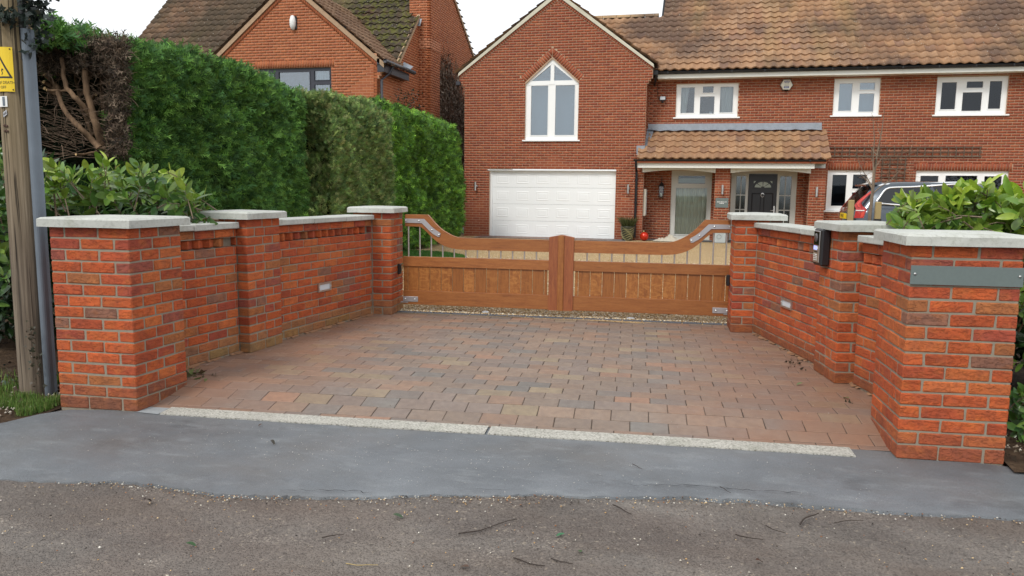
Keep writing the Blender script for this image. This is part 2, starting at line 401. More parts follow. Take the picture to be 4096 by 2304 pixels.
def m_wood(name, c0, c1, c2, along='x', fig=0.0):
    n = NT(name, .38, spec=.45)
    sc = {'x': (1.2,14,14), 'z': (14,14,1.2)}[along]
    r = n.objrnd(); off = n.t.nodes.new('ShaderNodeVectorMath'); off.operation = 'ADD'
    cb = n.t.nodes.new('ShaderNodeCombineXYZ')
    for i in range(3): n.t.links.new(n.math('MULTIPLY', r, 37.0+11*i), cb.inputs[i])
    n.t.links.new(n.pos, off.inputs[0]); n.t.links.new(cb.outputs[0], off.inputs[1])
    v = n.map(sc, src=off.outputs[0])
    c = n.ramp(n.noise(3.2, 5, .6, vec=v, dist=.6), [(.25, c0), (.5, c1), (.78, c2)])
    c = n.mix(n.ramp(n.noise(22, 3, vec=v), [(.35, .35), (.6, 0.)]), c, tuple(k*.5 for k in c0))
    if fig:
        sc2 = {'x': (6,6,9), 'z': (7,7,11)}[along]
        c = n.mix(n.math('MULTIPLY', n.ramp(n.noise(1.5, 3, .6, vec=n.map(sc2, (0,.5,0), off.outputs[0]), dist=2), [(.46, 0.), (.6, 1.)]), n.ramp(r, [(.35, 0.), (.6, fig)])), c, (.50,.215,.055))
    c = n.mix(n.ramp(r, [(0., .35), (1., 0.)]), c, tuple(k*.62 for k in c1))
    n.set('Base Color', c); n.b.inputs['Coat Weight'].default_value = .25; n.b.inputs['Coat Roughness'].default_value = .25
    n.bump(n.noise(14, 3, vec=v), .0006); return n.m
M['wood_x'] = m_wood('iroko_rail', (.22,.070,.020), (.355,.128,.034), (.44,.18,.052), 'x')
M['wood_z'] = m_wood('iroko_board', (.20,.062,.016), (.335,.118,.027), (.42,.165,.042), 'z', .6)
M['wood_p'] = m_wood('iroko_post', (.21,.058,.022), (.33,.10,.035), (.40,.14,.045), 'z')

def m_glass(name, tint=(.9,.95,.95), refl=.1, rough=0.0):
    m = bpy.data.materials.new(name); m.use_nodes = True; t = m.node_tree; t.nodes.clear()
    tr = t.nodes.new('ShaderNodeBsdfTransparent'); tr.inputs[0].default_value = (*tint, 1)
    gl = t.nodes.new('ShaderNodeBsdfGlossy'); gl.inputs['Roughness'].default_value = rough; gl.inputs[0].default_value = (.95,.97,1,1)
    fr = t.nodes.new('ShaderNodeFresnel'); fr.inputs[0].default_value = 1.5
    ad = t.nodes.new('ShaderNodeMath'); ad.operation = 'MULTIPLY_ADD'; ad.inputs[1].default_value = 1.0; ad.inputs[2].default_value = refl
    mx_ = t.nodes.new('ShaderNodeMixShader'); out = t.nodes.new('ShaderNodeOutputMaterial')
    t.links.new(fr.outputs[0], ad.inputs[0]); t.links.new(ad.outputs[0], mx_.inputs[0])
    t.links.new(tr.outputs[0], mx_.inputs[1]); t.links.new(gl.outputs[0], mx_.inputs[2]); t.links.new(mx_.outputs[0], out.inputs[0]); return m
M['glass'] = m_glass('window_glass', refl=.01)
M['glass_sky'] = m_glass('window_glass_reflecting', (.70,.80,.86), .13)
M['glass_dark'] = m_glass('window_glass_dark_reflection', (.5,.55,.6), 0.0)  # dark tint stands in for dark trees reflected in the panes
M['glass_mid'] = m_glass('window_glass_clear', (.85,.9,.93), .05)
M['glass_obs'] = m_glass('obscured_glass', (.55,.62,.6), .07, .12)
def m_tile(name, src, dark=.75, thr=.5, darkc=(.085,.060,.052), moss=0):
    n = NT(name, .85, spec=.2)
    c = n.objcol() if src == 'obj' else n.attr()
    c = n.mix(n.ramp(n.noise(7, 4), [(.35, .35), (.65, 0.)]), c, (.24,.13,.07))
    st = n.noise(.55, 5, .62)
    c = n.mix(n.ramp(st, [(thr-.06, 0.), (thr+.1, dark)]), c, darkc)
    c = n.mix(n.ramp(n.noise(2.1, 6, .7, vec=n.map((1,1,1),(.3,.1,.5))), [(.46, 0.), (.66, .35)]), c, (.15,.105,.08))
    c = n.mix(n.ramp(n.noise(26, 2, .5, vec=n.map((1,1,1),(.4,.2,0))), [(.70, 0.), (.735, .9)]), c, (.62,.60,.54))
    c = n.mix(n.ramp(n.noise(.35, 2, vec=n.map((2.2,.4,.4))), [(.58, 0.), (.72, .14)]), c, (.33,.28,.08))
    if moss:
        c = n.mix(n.math('MULTIPLY', n.ramp(n.noise(5, 5, .7), [(.48, 0.), (.56, moss)]), n.ramp(n.math('MULTIPLY_ADD', n.sep(n.pos, 0), .25, 3.35), [(.1, 0.), (.75, 1.)])), c, (.15,.16,.02))
    n.set('Base Color', c); n.bump(n.noise(60, 3), .006); return n.m
M['tile'] = m_tile('orange_pantile', 'obj', .75, .50); M['tile_s'] = m_tile('orange_pantile_far', 'tone', .75, .50)
M['ptile'] = m_tile('porch_pantile', 'obj', .25, .62)
M['wtile_s'] = m_tile('light_brown_tile', 'tone', .3, .55, (.12,.08,.055))
M['ntile_s'] = m_tile('brown_tile', 'tone', .75, .40, (.055,.04,.03))
M['ntile_m'] = m_tile('mossy_brown_tile', 'tone', .7, .42, (.05,.045,.03), .45)
M['carpaint'] = m_plain('dark_grey_car_paint', (.045,.058,.075), .22, .5, var=.05)
M['carpaint'].node_tree.nodes['Principled BSDF'].inputs['Coat Weight'].default_value = 1
M['carglass'] = m_plain('car_privacy_glass', (.006,.007,.009), .06, spec=.6)
M['chrome'] = m_plain('bright_trim', (.85,.86,.87), .25, .6, var=.02)
M['redlens'] = m_plain('red_tail_lens', (.40,.022,.018), .15, spec=.7)
M['plate'] = m_plain('yellow_number_plate', (.80,.55,.01), .4)
def mesh_text(name, s, size, mat, parent, fn, align='CENTER'):
    """lettering as real mesh, each point placed by fn(x, y)"""
    cu = bpy.data.curves.new(name, 'FONT'); cu.body = s; cu.size = size; cu.align_x = align; cu.align_y = 'CENTER'; cu.resolution_u = 2
    tmp = bpy.data.objects.new(name, cu); COL.objects.link(tmp); dg = bpy.context.evaluated_depsgraph_get(); me = bpy.data.meshes.new_from_object(tmp.evaluated_get(dg))
    bpy.data.objects.remove(tmp)
    V = [fn(v.co.x, v.co.y) for v in me.vertices]; F_ = [tuple(p.vertices) for p in me.polygons]; bpy.data.meshes.remove(me)
    m = MB(); m.add(V, F_); return m.build(name, mat, parent)
def plane_mat(u, n):
    """text frame: u along the writing, n towards the reader"""
    u = Vector(u).normalized(); n = Vector(n).normalized(); v = n.cross(u)
    return Matrix(((u.x,v.x,n.x),(u.y,v.y,n.y),(u.z,v.z,n.z)))

# ================================================================== GROUND
def sheet(name, poly, z, mat, parent=None, kind='structure'):
    m = MB(); n = len(poly); zf = z if callable(z) else (lambda x, y: z)
    m.add([(x, y, zf(x, y)) for x, y in poly], [tuple(range(n))])
    return m.build(name, mat, parent, kind=kind)
def grid(name, x0, x1, y0, y1, nx, ny, zf, mat, kind='structure', keep=None):
    m = MB(); idx = {}
    for j in range(ny+1):
        for i in range(nx+1):
            x = x0+(x1-x0)*i/nx; y = y0+(y1-y0)*j/ny; idx[i,j] = len(m.v); m.v.append((x, y, zf(x, y)))
    for j in range(ny):
        for i in range(nx):
            if keep is None or keep(x0+(x1-x0)*(i+.5)/nx, y0+(y1-y0)*(j+.5)/ny):
                m.f.append((idx[i,j], idx[i+1,j], idx[i+1,j+1], idx[i,j+1]))
    return m.build(name, mat, kind=kind, smooth=True)
KA = math.radians(4.7); KO = (-3.42, 4.33); KU = (math.cos(KA), math.sin(KA)); KV = (-math.sin(KA), math.cos(KA))
def kuv(x, y): dx, dy = x-KO[0], y-KO[1]; return dx*KU[0]+dy*KU[1], dx*KV[0]+dy*KV[1]
def kxy(u, s): return KO[0]+u*KU[0]+s*KV[0], KO[1]+u*KU[1]+s*KV[1]
def zg(x, y):
    s = kuv(x, y)[1]
    if s < 0: return 0
    if s < .5: t = s/.5; return .07*t*t*(3-2*t)
    return .07
def zyard(x, y):
    return .07 if y < 9 else max(.005, .07-(y-9)*.006)
sheet('ground', [(-250,-200),(250,-200),(250,400),(-250,400)], -.12, m_plain('rough_ground', (.06,.07,.03), .95, var=.5, nscale=.4))
grid('road', -40, 40, -10, 4.8, 160, 40, lambda x, y: -.03+.006*math.sin(x*2.1+y)+.004*math.sin(3.1*y-x), M['road'])
# tarmac crossing laid over the edge of the road
low = [(-60,1196),(60,1203),(200,1206),(300,1206),(420,1216),(520,1232),(560,1238),(640,1240),(700,1243),(760,1242),(900,1247),(1000,1243),(1080,1240),(1160,1240),(1270,1241),(1340,1238),(1480,1245),(1600,1243),(1700,1243),(1800,1250),(1900,1252),(2100,1268),(2300,1283),(2576,1300),(2700,1310)]
lowp = []
for (ax, ay), (bx, by) in zip(low, low[1:]):
    for k in range(6):
        t = k/6; p = zp(ax+(bx-ax)*t, ay+(by-ay)*t, -.01); lowp.append((p.x, p.y+random.uniform(-.012,.012)))
up = [zp(*q, -.01) for q in [(2800,1215),(2620,1190),(2540,1168)]]
upp = [(p.x, p.y) for p in up] + [(1.78,4.60),(1.4,4.66),(1.15,4.76)] + [kxy(u, .02) for u in (4.3,3,2,1,0,-.1)] + [(-3.6,4.25),(-3.72,4.2),(-4.0,4.13),(-4.10,4.0),(-4.16,3.8),(-4.4,3.4),(-4.8,3.05)]
mb = MB(); n = len(lowp)
P_ = lowp + upp; nn = len(P_)
mb.add([(x, y, (-.019 if i < n else -.006)) for i, (x, y) in enumerate(P_)] + [(x, y-.012, -.06) for x, y in lowp], [tuple(range(nn))] + [(i+1, i, nn+i, nn+i+1) for i in range(n-1)])
mb.build('pavement', M['asphalt'], kind='structure')
# cracks where the new tarmac meets the old road
ck = MB()
def crack(pts, w=.006, zz=-.011):
    P = [zp(x, y, -.01) for x, y in pts]; out = []
    for a, b in zip(P, P[1:]):
        for k in range(7): out.append(a.lerp(b, k/7)+Vector((random.uniform(-.008,.008), random.uniform(-.011,.011), 0)))
    v, f = [], []
    for i, p in enumerate(out):
        ww = w*random.uniform(.2,1)*min(1, i/3, (len(out)-1-i)/3+.1); v += [(p.x, p.y-ww, zz+.003), (p.x, p.y+ww, zz+.003)]
    f = [(2*i, 2*i+2, 2*i+3, 2*i+1) for i in range(len(out)-1)]; ck.add(v, f)
crack([(700,1232),(800,1234),(900,1236),(940,1243)], .003)
crack([(1180,1231),(1330,1233)], .0025)
crack([(1560,1220),(1640,1222),(1720,1220),(1800,1226),(1850,1232),(1950,1236),(2050,1244)], .003)
ck.build('road_crack', m_plain('crack_dark', (.012,.011,.010), 1, spec=0), kind='structure')
# soil beside the pillars, verge, planting beds
def zs(x, y): return -.02 + .035*math.sin(x*1.7+.5)*math.sin(y*1.3) + .03*min(1, max(0, y-4.4)) + .008*math.sin(x*23)*math.sin(y*19)
vp = lambda x, y: (x < -4.12 - max(0, 3.95-y)*.7)
grid('verge_soil', -14, -3.9, 2.6, 9.5, 100, 70, lambda x, y: zs(x, y) if y > 3.75-(x+4.1)*-.0 else zs(x, y)-.02, M['soil'], keep=lambda x, y: (x < -4.06 and y > 3.62+max(0,(-4.06-x))*-.75) or (y > 4.66 and x < -3.9))
grid('bed_soil', 1.28, 14, 4.5, 23.5, 90, 120, lambda x, y: zs(x, y)+.02, M['soil'], keep=lambda x, y: ((y < 10.4 and (x > 1.75 or (y > 5.15 and x > 1.45-(y-5.15)*.27)))) or x > 12)
grid('gravel_drive', -9, 12, 8.2, 24, 60, 60, lambda x, y: zyard(x, y)+.004*math.sin(5*x)*math.sin(4*y), M['gravel'], keep=lambda x, y: y > 8.1+.0817*(x+3.2) and not (x > .8 and y < 10.4))

# gravel stones lying loose on top, thickest just behind the gate
def stones(name, pts, smin, smax, pal, mat, zf, parent=None):
    base = np.array([(1,0,0),(-1,0,0),(0,1,0),(0,-1,0),(0,0,.7),(0,0,-.5)]); fc = np.array([(0,2,4),(2,1,4),(1,3,4),(3,0,4),(2,0,5),(1,2,5),(3,1,5),(0,3,5)])
    n = len(pts); sz = rng.uniform(smin, smax, n)[:,None,None]*rng.uniform(.6,1.3,(n,1,3))
    an = rng.uniform(0, 6.28, n); c, s = np.cos(an), np.sin(an)
    b = base[None]*sz; b += rng.uniform(-.2,.2,b.shape)*sz
    V = np.stack([b[...,0]*c[:,None]-b[...,1]*s[:,None], b[...,0]*s[:,None]+b[...,1]*c[:,None], b[...,2]], -1)
    V += np.array([(x, y, zf(x, y)) for x, y in pts])[:,None,:]
    Fc = (fc[None]+6*np.arange(n)[:,None,None]).reshape(-1,3)
    cols = np.repeat(np.array(pal)[rng.integers(0,len(pal),n)]*rng.uniform(.75,1.2,(n,1)), 8, 0)
    return np_obj(name, V.reshape(-1,3), Fc, cols, mat, parent)
M['pebble'] = NT('pebbles', .75, spec=.35); M['pebble'].set('Base Color', M['pebble'].attr()); M['pebble'] = M['pebble'].m
gp = [(.62,.45,.25),(.45,.30,.15),(.72,.60,.42),(.30,.20,.11),(.8,.74,.6),(.5,.36,.2)]
pts = []
while len(pts) < 26000:
    x = random.uniform(-3.5, 1.2); y = 8.2+.07*(x+3.2)+random.random()**1.5*3.5; pts.append((x, y))
for _ in range(12000): pts.append((random.uniform(-7, 3.5), random.uniform(10.5, 16)))
g_ = stones('loose_gravel', pts, .006, .013, gp, M['pebble'], lambda x, y: zyard(x, y)+.008)
rp_ = [(.55,.5,.42),(.48,.30,.14),(.7,.66,.58),(.30,.14,.07),(.12,.10,.08),(.05,.04,.035),(.62,.45,.25)]
pts = [(random.uniform(-4,3), random.uniform(1.2,4)) for _ in range(2600)]
for _ in range(900):
    q = random.choice(lowp[10:]); pts.append((q[0]+random.gauss(0,.06), q[1]-abs(random.gauss(0,.05))))
stones('road_pebble', pts, .0018, .006, rp_, M['pebble'], lambda x, y: -.022)
pts = [(random.gauss(-1.9,.75), random.gauss(3.85,.22)) for _ in range(380)] + [(random.uniform(-3.6,1.2), random.uniform(3.5,4.5)) for _ in range(230)]
stones('pavement_grit', pts, .0012, .003, [(.7,.66,.58),(.6,.55,.45),(.5,.45,.4)], M['pebble'], lambda x, y: -.004)
pts = [(1.8+abs(random.gauss(0,.25)), random.uniform(4.1,5.3)) for _ in range(500)] + [(-4.25-abs(random.gauss(0,.3)), random.uniform(3.6,4.6)) for _ in range(260)]
stones('edge_gravel', pts, .006, .018, [(.42,.38,.3),(.25,.2,.15),(.55,.5,.42),(.12,.09,.07)], M['pebble'], lambda x, y: zs(x, y)+.012)

# ------------------------------------------------------------------ block paving
LWA, LWB = (-3.741, 5.708), (-3.50, 7.87)         # face line of the left wall
RWA, RWB = (.576, 7.976), (1.138, 6.042)          # face line of the right wall
def lx(y): return LWA[0] + (y-LWA[1])*(LWB[0]-LWA[0])/(LWB[1]-LWA[1])
def rx(y): return RWA[0] + (y-RWA[1])*(RWB[0]-RWA[0])/(RWB[1]-RWA[1])
def left_lim(y): return -3.60 if y < 4.66 else lx(y)-.06
def right_lim(y): return 1.20 if y < 4.95 else rx(y)+.06
bed = grid('block_paving', -3.95, 1.75, 4.25, 8.75, 60, 50, lambda x, y: zg(x, y)-.0048, M['joint'], keep=lambda x, y: kuv(x, y)[1] > -.03 and left_lim(y)-.02 < x < right_lim(y)+.02 and y < 8.25+.07*(x+3.2))
pc = [((.235,.178,.138),5),((.265,.188,.138),5),((.225,.175,.145),5),((.28,.18,.125),2.5),((.285,.22,.145),1.6),((.20,.172,.15),3),((.178,.165,.148),1.3),((.31,.18,.12),.9)]
def pick(t):
    r = random.random()*sum(w for _, w in t)
    for c, w in t:
        r -= w
        if r <= 0: break
    k = random.uniform(.9,1.1); return tuple(x*k for x in c)
pav = []
PL, PW, s0 = .238, .140, .004
row = 0; s = .004
while s < 3.98:
    h = .062 if row == 0 else PW
    off = (row % 2)*PL/2 + random.uniform(-.012,.012)
    u = -.6 + off
    while u < 5.2:
        a, b = u, u+PL-.004
        cy = kxy((a+b)/2, s+h/2); L_, R_ = left_lim(cy[1]), right_lim(cy[1])
        q = [kxy(a, s), kxy(b, s), kxy(b, s+h-.006), kxy(a, s+h-.006)]
        if q[1][0] > L_ and q[0][0] < R_ and cy[1] < 8.17+.07*(cy[0]+3.2)-.06:
            if q[0][0] < L_: q[0] = (L_, q[0][1]); q[3] = (L_, q[3][1])
            if q[1][0] > R_: q[1] = (R_, q[1][1]); q[2] = (R_, q[2][1])
            if q[1][0]-q[0][0] > .03: pav.append((s, q))
        u += PL
    s += h; row += 1
pav.sort(key=lambda t: t[0]); far = MB()
for i, (s, q) in enumerate(pav):
    q = [(x+random.uniform(-.0015,.0015), y+random.uniform(-.0015,.0015)) for x, y in q]
    c = pick(pc); dz = random.uniform(-.0012,.0015); zz = [zg(*p)+random.uniform(-.001,.001) for p in q]
    if i < 292:
        m = MB(); chamf(m, q, -.05+dz, dz, .0032, 0, zs=zz); m.build('paver', M['paver'], bed, color=c)
    else: chamf(far, q, -.05+dz, dz, .0032, 0, tone=c, zs=zz)
if far.v: far.build('paver', M['paver_s'], bed, kind='stuff')
# blue engineering brick edging along the gravel
for r_ in range(2):
    x = -3.3-.1*r_
    while x < .45:
        y = 8.13+.07*(x+3.2)+r_*.075
        m = MB(); chamf(m, [(x, y), (x+.2, y+.014), (x+.2, y+.014+.066), (x, y+.066)], .02, .076, .004); m.build('edging_brick', M['edgebrick'], bed); x += .212
m = MB(); m.add([(-3.35,8.10,.066),(.46,8.37,.066),(.46,8.55,.066),(-3.35,8.29,.066)], [(0,1,2,3)]); m.build('edging_joint', M['stain'], bed)
for X, Y, w_ in ((1221,786,'left'),(1586,802,'right')):
    p = zp(X, Y, .075); t = thing('ground_light', p, 'small silver disc light in the paving edge under the %s gate leaf' % w_, 'ground light')
    m = MB(); m.lathe([(.045,0),(.045,.006),(.036,.012)], p, 16); m.build('rim', M['steel'], t, smooth=False)
    m = MB(); m.lathe([(.034,.010),(.03,.015),(.0,.017)], p, 14); m.build('lens', M['lens'], t)
# kerb stones
kerb = []
for (u0, u1) in ((.05, 2.205), (2.222, 4.345)):
    a, b, c, d = kxy(u0, -.135), kxy(u1, -.135), kxy(u1, .0), kxy(u0, .0)
    m = MB(); N_ = 26
    for i in range(N_):
        t0, t1 = i/N_, (i+1)/N_
        L = lambda p, q, t: (p[0]+(q[0]-p[0])*t, p[1]+(q[1]-p[1])*t)
        j = lambda i_: random.Random(i_*7+int(u0*100)).uniform(-.006,.004)
        qa, qb, qc, qd = L(a,b,t0), L(a,b,t1), L(d,c,t1), L(d,c,t0)
        m.add([(qa[0],qa[1]+j(i),-.05),(qb[0],qb[1]+j(i+1),-.05),(qb[0],qb[1]+j(i+1),.001),(qa[0],qa[1]+j(i),.001),(qc[0],qc[1],.006),(qd[0],qd[1],.006)], [(0,1,2,3),(3,2,4,5)])
    kerb.append(m.build('kerb' , M['kerbstone'], kind='structure'))
m = MB(); q = [kxy(-.13,-.12), kxy(.04,-.14), kxy(.03,.02), kxy(-.08,.03), kxy(-.25,-.02), kxy(-.28,-.07)]
m.add([(x,y,-.0035) for x, y in q], [tuple(range(6))]); m.build('mortar_patch', m_plain('pale_mortar_patch', (.27,.29,.30), .8, var=.25, nscale=14), kind='structure')

# ================================================================== FRONT WALLS AND PILLARS
T = 1.2
BC = [((.56,.118,.036),6),((.51,.102,.033),6),((.46,.090,.036),4),((.40,.080,.045),1.6),((.33,.088,.062),.9),((.41,.145,.052),1.3),((.28,.13,.085),.6),((.58,.150,.046),2.4)]
def bcol(k, base):
    if k == 0: return tuple(c*random.uniform(.85,1.05) for c in base)
    if k == 1: 
        a = pick(BC); f = random.uniform(.35,.85); return tuple((1-f)*x+f*y for x, y in zip(a, base))
    return pick(BC)
def sub(a, b): return (b[0]-a[0], b[1]-a[1])
def unit(v): l = math.hypot(*v); return (v[0]/l, v[1]/l)
def brick(root, q, z0, z1, col, single=True, acc=None, M_=None):
    if single:
        m = MB(); chamf(m, q, z0, z1, .006, .0018, M=M_); m.build('brick', M['brick'], root, color=col)
    else: chamf(acc, q, z0, z1, .005, 0, tone=col, M=M_)
def run_brick(a, b, nd, s0, s1, dep, e0=None, e1=None, out=0.0):
    """footprint between distances s0..s1 along a->b; nd inward unit normal"""
    d = unit(sub(a, b)); P = lambda s, t: (a[0]+d[0]*s+nd[0]*t, a[1]+d[1]*s+nd[1]*t)
    o = -out
    return [P(s0, o), P(s1, o), e1 if e1 else P(s1, dep), e0 if e0 else P(s0, dep)]
def offset(poly, d):
    n = len(poly); out = []
    for i in range(n):
        p, a, b = poly[i], poly[i-1], poly[(i+1)%n]
        u1, u2 = unit(sub(a, p)), unit(sub(p, b)); n1, n2 = (u1[1], -u1[0]), (u2[1], -u2[0])
        k = 1+n1[0]*n2[0]+n1[1]*n2[1]; out.append((p[0]+d*(n1[0]+n2[0])/k, p[1]+d*(n1[1]+n2[1])/k))
    return out
def pillar(poly, z0, n, label, base, show=(0, 1)):
    """poly counter-clockwise; edge 0 faces the road"""
    c = (sum(p[0] for p in poly)/4, sum(p[1] for p in poly)/4)
    root = thing('brick_pillar', (c[0], c[1], z0), label, 'pillar')
    m = MB(); m.prism(offset(poly, -.0045), z0-.12, T-.002); m.build('mortar', M['mortar'], root)
    acc = MB(); D = .1025
    for k in range(n):
        z = z0+k*.075
        for i in range(4):
            a, b = poly[i], poly[(i+1)%4]; L = math.hypot(*sub(a, b)); d = unit(sub(a, b)); nd = (-d[1], d[0])
            single = i in show
            runs = []
            prev = unit(sub(a, poly[i-1])); nxt = unit(sub(b, poly[(i+2)%4]))
            if k % 2 == 0:
                s = 0; end = L-D-.01
                while s < end-.03:
                    e = min(s+.215, end)
                    if end-e < .05: e = end
                    runs.append((s, e)); s = e+.008
            else:
                s = L; st = D+.01
                while s > st+.03:
                    e = max(s-.215, st)
                    if e-st < .05: e = st
                    runs.append((e, s)); s = e-.01
            for s, e in runs:
                sn = abs(d[0]*prev[1]-d[1]*prev[0]) or 1; sn2 = abs(d[0]*nxt[1]-d[1]*nxt[0]) or 1
                e0 = (a[0]+prev[0]*D/sn, a[1]+prev[1]*D/sn) if s < .001 else None
                e1 = (b[0]+nxt[0]*D/sn2, b[1]+nxt[1]*D/sn2) if e > L-.001 else None
                q = run_brick(a, b, nd, s, e, D, e0, e1)
                jit = random.uniform(-.0015,.0025); q = [(x-nd[0]*jit, y-nd[1]*jit) for x, y in q]
                brick(root, q, (z-.006 if k == 0 else z+.008), z+.075, bcol(k, base), single, acc)
    acc.build('back_bricks', M['brick_s'], root, kind='stuff')
    cap = offset(poly, .047); top = offset(poly, .030); m = MB()
    jj = lambda: random.uniform(-.002,.002)
    def ring(pl, z, N_=6):
        out = []
        for i in range(4):
            a, b = pl[i], pl[(i+1)%4]
            for k in range(N_): out.append((a[0]+(b[0]-a[0])*k/N_+jj(), a[1]+(b[1]-a[1])*k/N_+jj(), z+jj()*.6))
        return out
    r0, r1, r2 = ring(cap, T+.001), ring(cap, T+.050), ring(top, T+.062); nn = len(r0)
    vs = r0+r1+r2+[(c[0], c[1], T+.074)]
    fs = [tuple(range(nn))[::-1]] + [(a_*nn+i, a_*nn+(i+1)%nn, (a_+1)*nn+(i+1)%nn, (a_+1)*nn+i) for a_ in (0,1) for i in range(nn)] + [(2*nn+i, 2*nn+(i+1)%nn, 3*nn) for i in range(nn)]
    m.add(vs, fs); m.build('cap_stone', M['stone'], root)
    return root
TANL, TANR = (.36,.19,.085), (.30,.095,.042)
def back(c, fr, r, rl): return [c, fr, r, rl]
# left near, left middle, left gate pillar
LN = [(-4.103,4.167), (-3.533,4.204), (-3.522,4.704), (-4.095,4.70)]
LMc, LMr = (-3.648,5.715), (-3.616,6.180)
LM = [(-4.087,5.745), LMc, LMr, (-4.055,6.211)]
LG = [(-3.718,7.892), (-3.280,7.93), (-3.318,8.368), (-3.756,8.33)]
RG = [(.358,7.957), (.796,7.995), (.776,8.43), (.338,8.39)]
RM = [(1.032,6.010), (1.463,6.097), (1.375,6.537), (.944,6.45)]
RN = [(1.140,4.590), (1.700,4.636), (1.680,5.19), (1.110,5.140)]
pillar(LN, 0, 16, 'wide brick pillar with pale cap beside the wooden electricity pole', (.30,.105,.055))
pillar(LM, .075, 15, 'brick pillar in the middle of the left wall between its two wall panels', TANL)
pillar(LG, .075, 15, 'brick gate pillar with black photocell, hinging the left gate leaf', TANL)
pillar(RG, .075, 15, 'brick gate pillar hinging the right gate leaf below the front door', TANR, (0, 3))
pillar(RM, .075, 15, 'brick pillar carrying the black intercom with keypad', TANR, (0, 3))
pillar(RN, 0, 16, 'wide brick pillar carrying the blank grey-green name plate', (.36,.105,.05), (0, 3))

def panel(a, b, s0, s1, n, label, base, tick):
    """a->b face line, face on the right-hand side of the direction; s0..s1 built"""
    d = unit(sub(a, b)); nd = (-d[1], d[0]); P = lambda s, t: (a[0]+d[0]*s+nd[0]*t, a[1]+d[1]*s+nd[1]*t)
    mid = P((s0+s1)/2, .1); root = thing('brick_wall', (mid[0], mid[1], .075), label, 'wall')
    m = MB(); W = .215
    m.prism([P(s0,.005), P(s1,.005), P(s1,W-.005), P(s0,W-.005)], -.05, .075+12*.075)
    m.prism([P(s0,.06), P(s1,.06), P(s1,W-.06), P(s0,W-.06)], .975, 1.05)
    m.prism([P(s0,.005), P(s1,.005), P(s1,W-.005), P(s0,W-.005)], 1.055, 1.120)
    m.build('mortar', M['mortar'], root)
    acc = MB()
    for k in range(14):
        z = .075+k*.075
        if k == 12:      # dog-tooth course: headers set askew so their corners show
            s = s0+.02; 
            while s < s1-.10:
                for face in (0, 1):
                    ang = math.radians(27)
                    u = (d[0]*math.cos(ang)+nd[0]*math.sin(ang), d[1]*math.cos(ang)+nd[1]*math.sin(ang)); v = (-u[1], u[0])
                    o = P(s, .004) if face == 0 else P(s, W-.098)
                    q = [o, (o[0]+u[0]*.108, o[1]+u[1]*.108), (o[0]+u[0]*.108+v[0]*.08, o[1]+u[1]*.108+v[1]*.08), (o[0]+v[0]*.08, o[1]+v[1]*.08)]
                    brick(root, q, z+.006, z+.076, bcol(k, base), face == 0, acc)
                s += .118
            continue
        off = 0 if k % 2 == tick else -.1125
        s = s0+off
        while s < s1-.02:
            e = s+.217; a_, b_ = max(s, s0+.002), min(e, s1-.002)
            if b_-a_ > .02:
                jit = random.uniform(-.0015,.003)
                brick(root, run_brick(a, b, nd, a_, b_, .10, out=jit), z+.008, z+.075, bcol(k, base))
                q = [P(a_, W-.10), P(b_, W-.10), P(b_, W), P(a_, W)]
                brick(root, q, z+.010, z+.075, bcol(k, base), False, acc)
            s += .225
    acc.build('back_bricks', M['brick_s'], root, kind='stuff')
    L = s1-s0; N_ = max(1, round(L/.56)); 
    for i in range(N_):
        x0, x1 = s0+L*i/N_+.003, s0+L*(i+1)/N_-.003
        m = MB(); chamf(m, [P(x0,-.042), P(x1,-.042), P(x1,W+.042), P(x0,W+.042)], 1.126+random.uniform(0,.002), 1.178, .006, .0015); m.build('coping_stone', M['stone'], root)
    return root
Ldist = lambda A, q: (q[0]-A[0])*unit(sub(LWA, LWB))[0] + (q[1]-A[1])*unit(sub(LWA, LWB))[1]
LWL = math.hypot(*sub(LWA, LWB))
panel(LWA, LWB, -1.04, -.004, 14, 'short brick wall panel between the pole-side pillar and the left middle pillar', TANL, 0)
panel(LWA, LWB, .50, LWL+.02, 14, 'long brick wall panel with recessed light, left of the gate', TANL, 1)
RD = unit(sub(RWA, RWB)); RL = math.hypot(*sub(RWA, RWB))
panel(RWA, RWB, -.02, RL-.36, 14, 'long brick wall panel with recessed light, right of the gate', TANR, 0)
panel(RWA, RWB, RL+.06, RL+1.02, 14, 'short brick wall panel between the intercom pillar and the name plate pillar', TANR, 1)

# ---- fittings on the walls
def frame3(a, b, s, z):
    """matrix: x along the face a->b, y out of the face, z up"""
    d = unit(sub(a, b)); o = (d[1], -d[0]); p = (a[0]+d[0]*s, a[1]+d[1]*s)
    return Matrix(((d[0], o[0], 0, p[0]), (d[1], o[1], 0, p[1]), (0, 0, 1, z), (0, 0, 0, 1)))
def wall_brick_light(a, b, s0, s1, z0, z1, label):
    Mx = frame3(a, b, (s0+s1)/2, (z0+z1)/2); w, h = (s1-s0)/2, (z1-z0)/2
    t = thing('recessed_wall_light', Mx.translation, label, 'wall light')
    m = MB()
    for A, B in (((-w,-.04,-h),(w,.012,-h+.017)), ((-w,-.04,h-.017),(w,.012,h)), ((-w,-.04,-h+.017),(-w+.02,.012,h-.017)), ((w-.02,-.04,-h+.017),(w,.012,h-.017))): m.box(A, B, M=Mx)
    m.build('frame', M['steel'], t)
    m = MB(); m.box((-w+.02,-.03,-h+.017), (w-.02,.004,h-.017), M=Mx); m.build('diffuser', M['lens'], t)
    for sx in (-1, 1):
        m = MB(); m.lathe([(.0045,0),(.0045,.003),(.002,.005)], (0,0,0), 8, M=Mx @ Matrix.Translation((sx*(w-.01),.012,0)) @ Matrix.Rotation(-math.pi/2, 4, 'X')); m.build('screw', M['steel'], t)
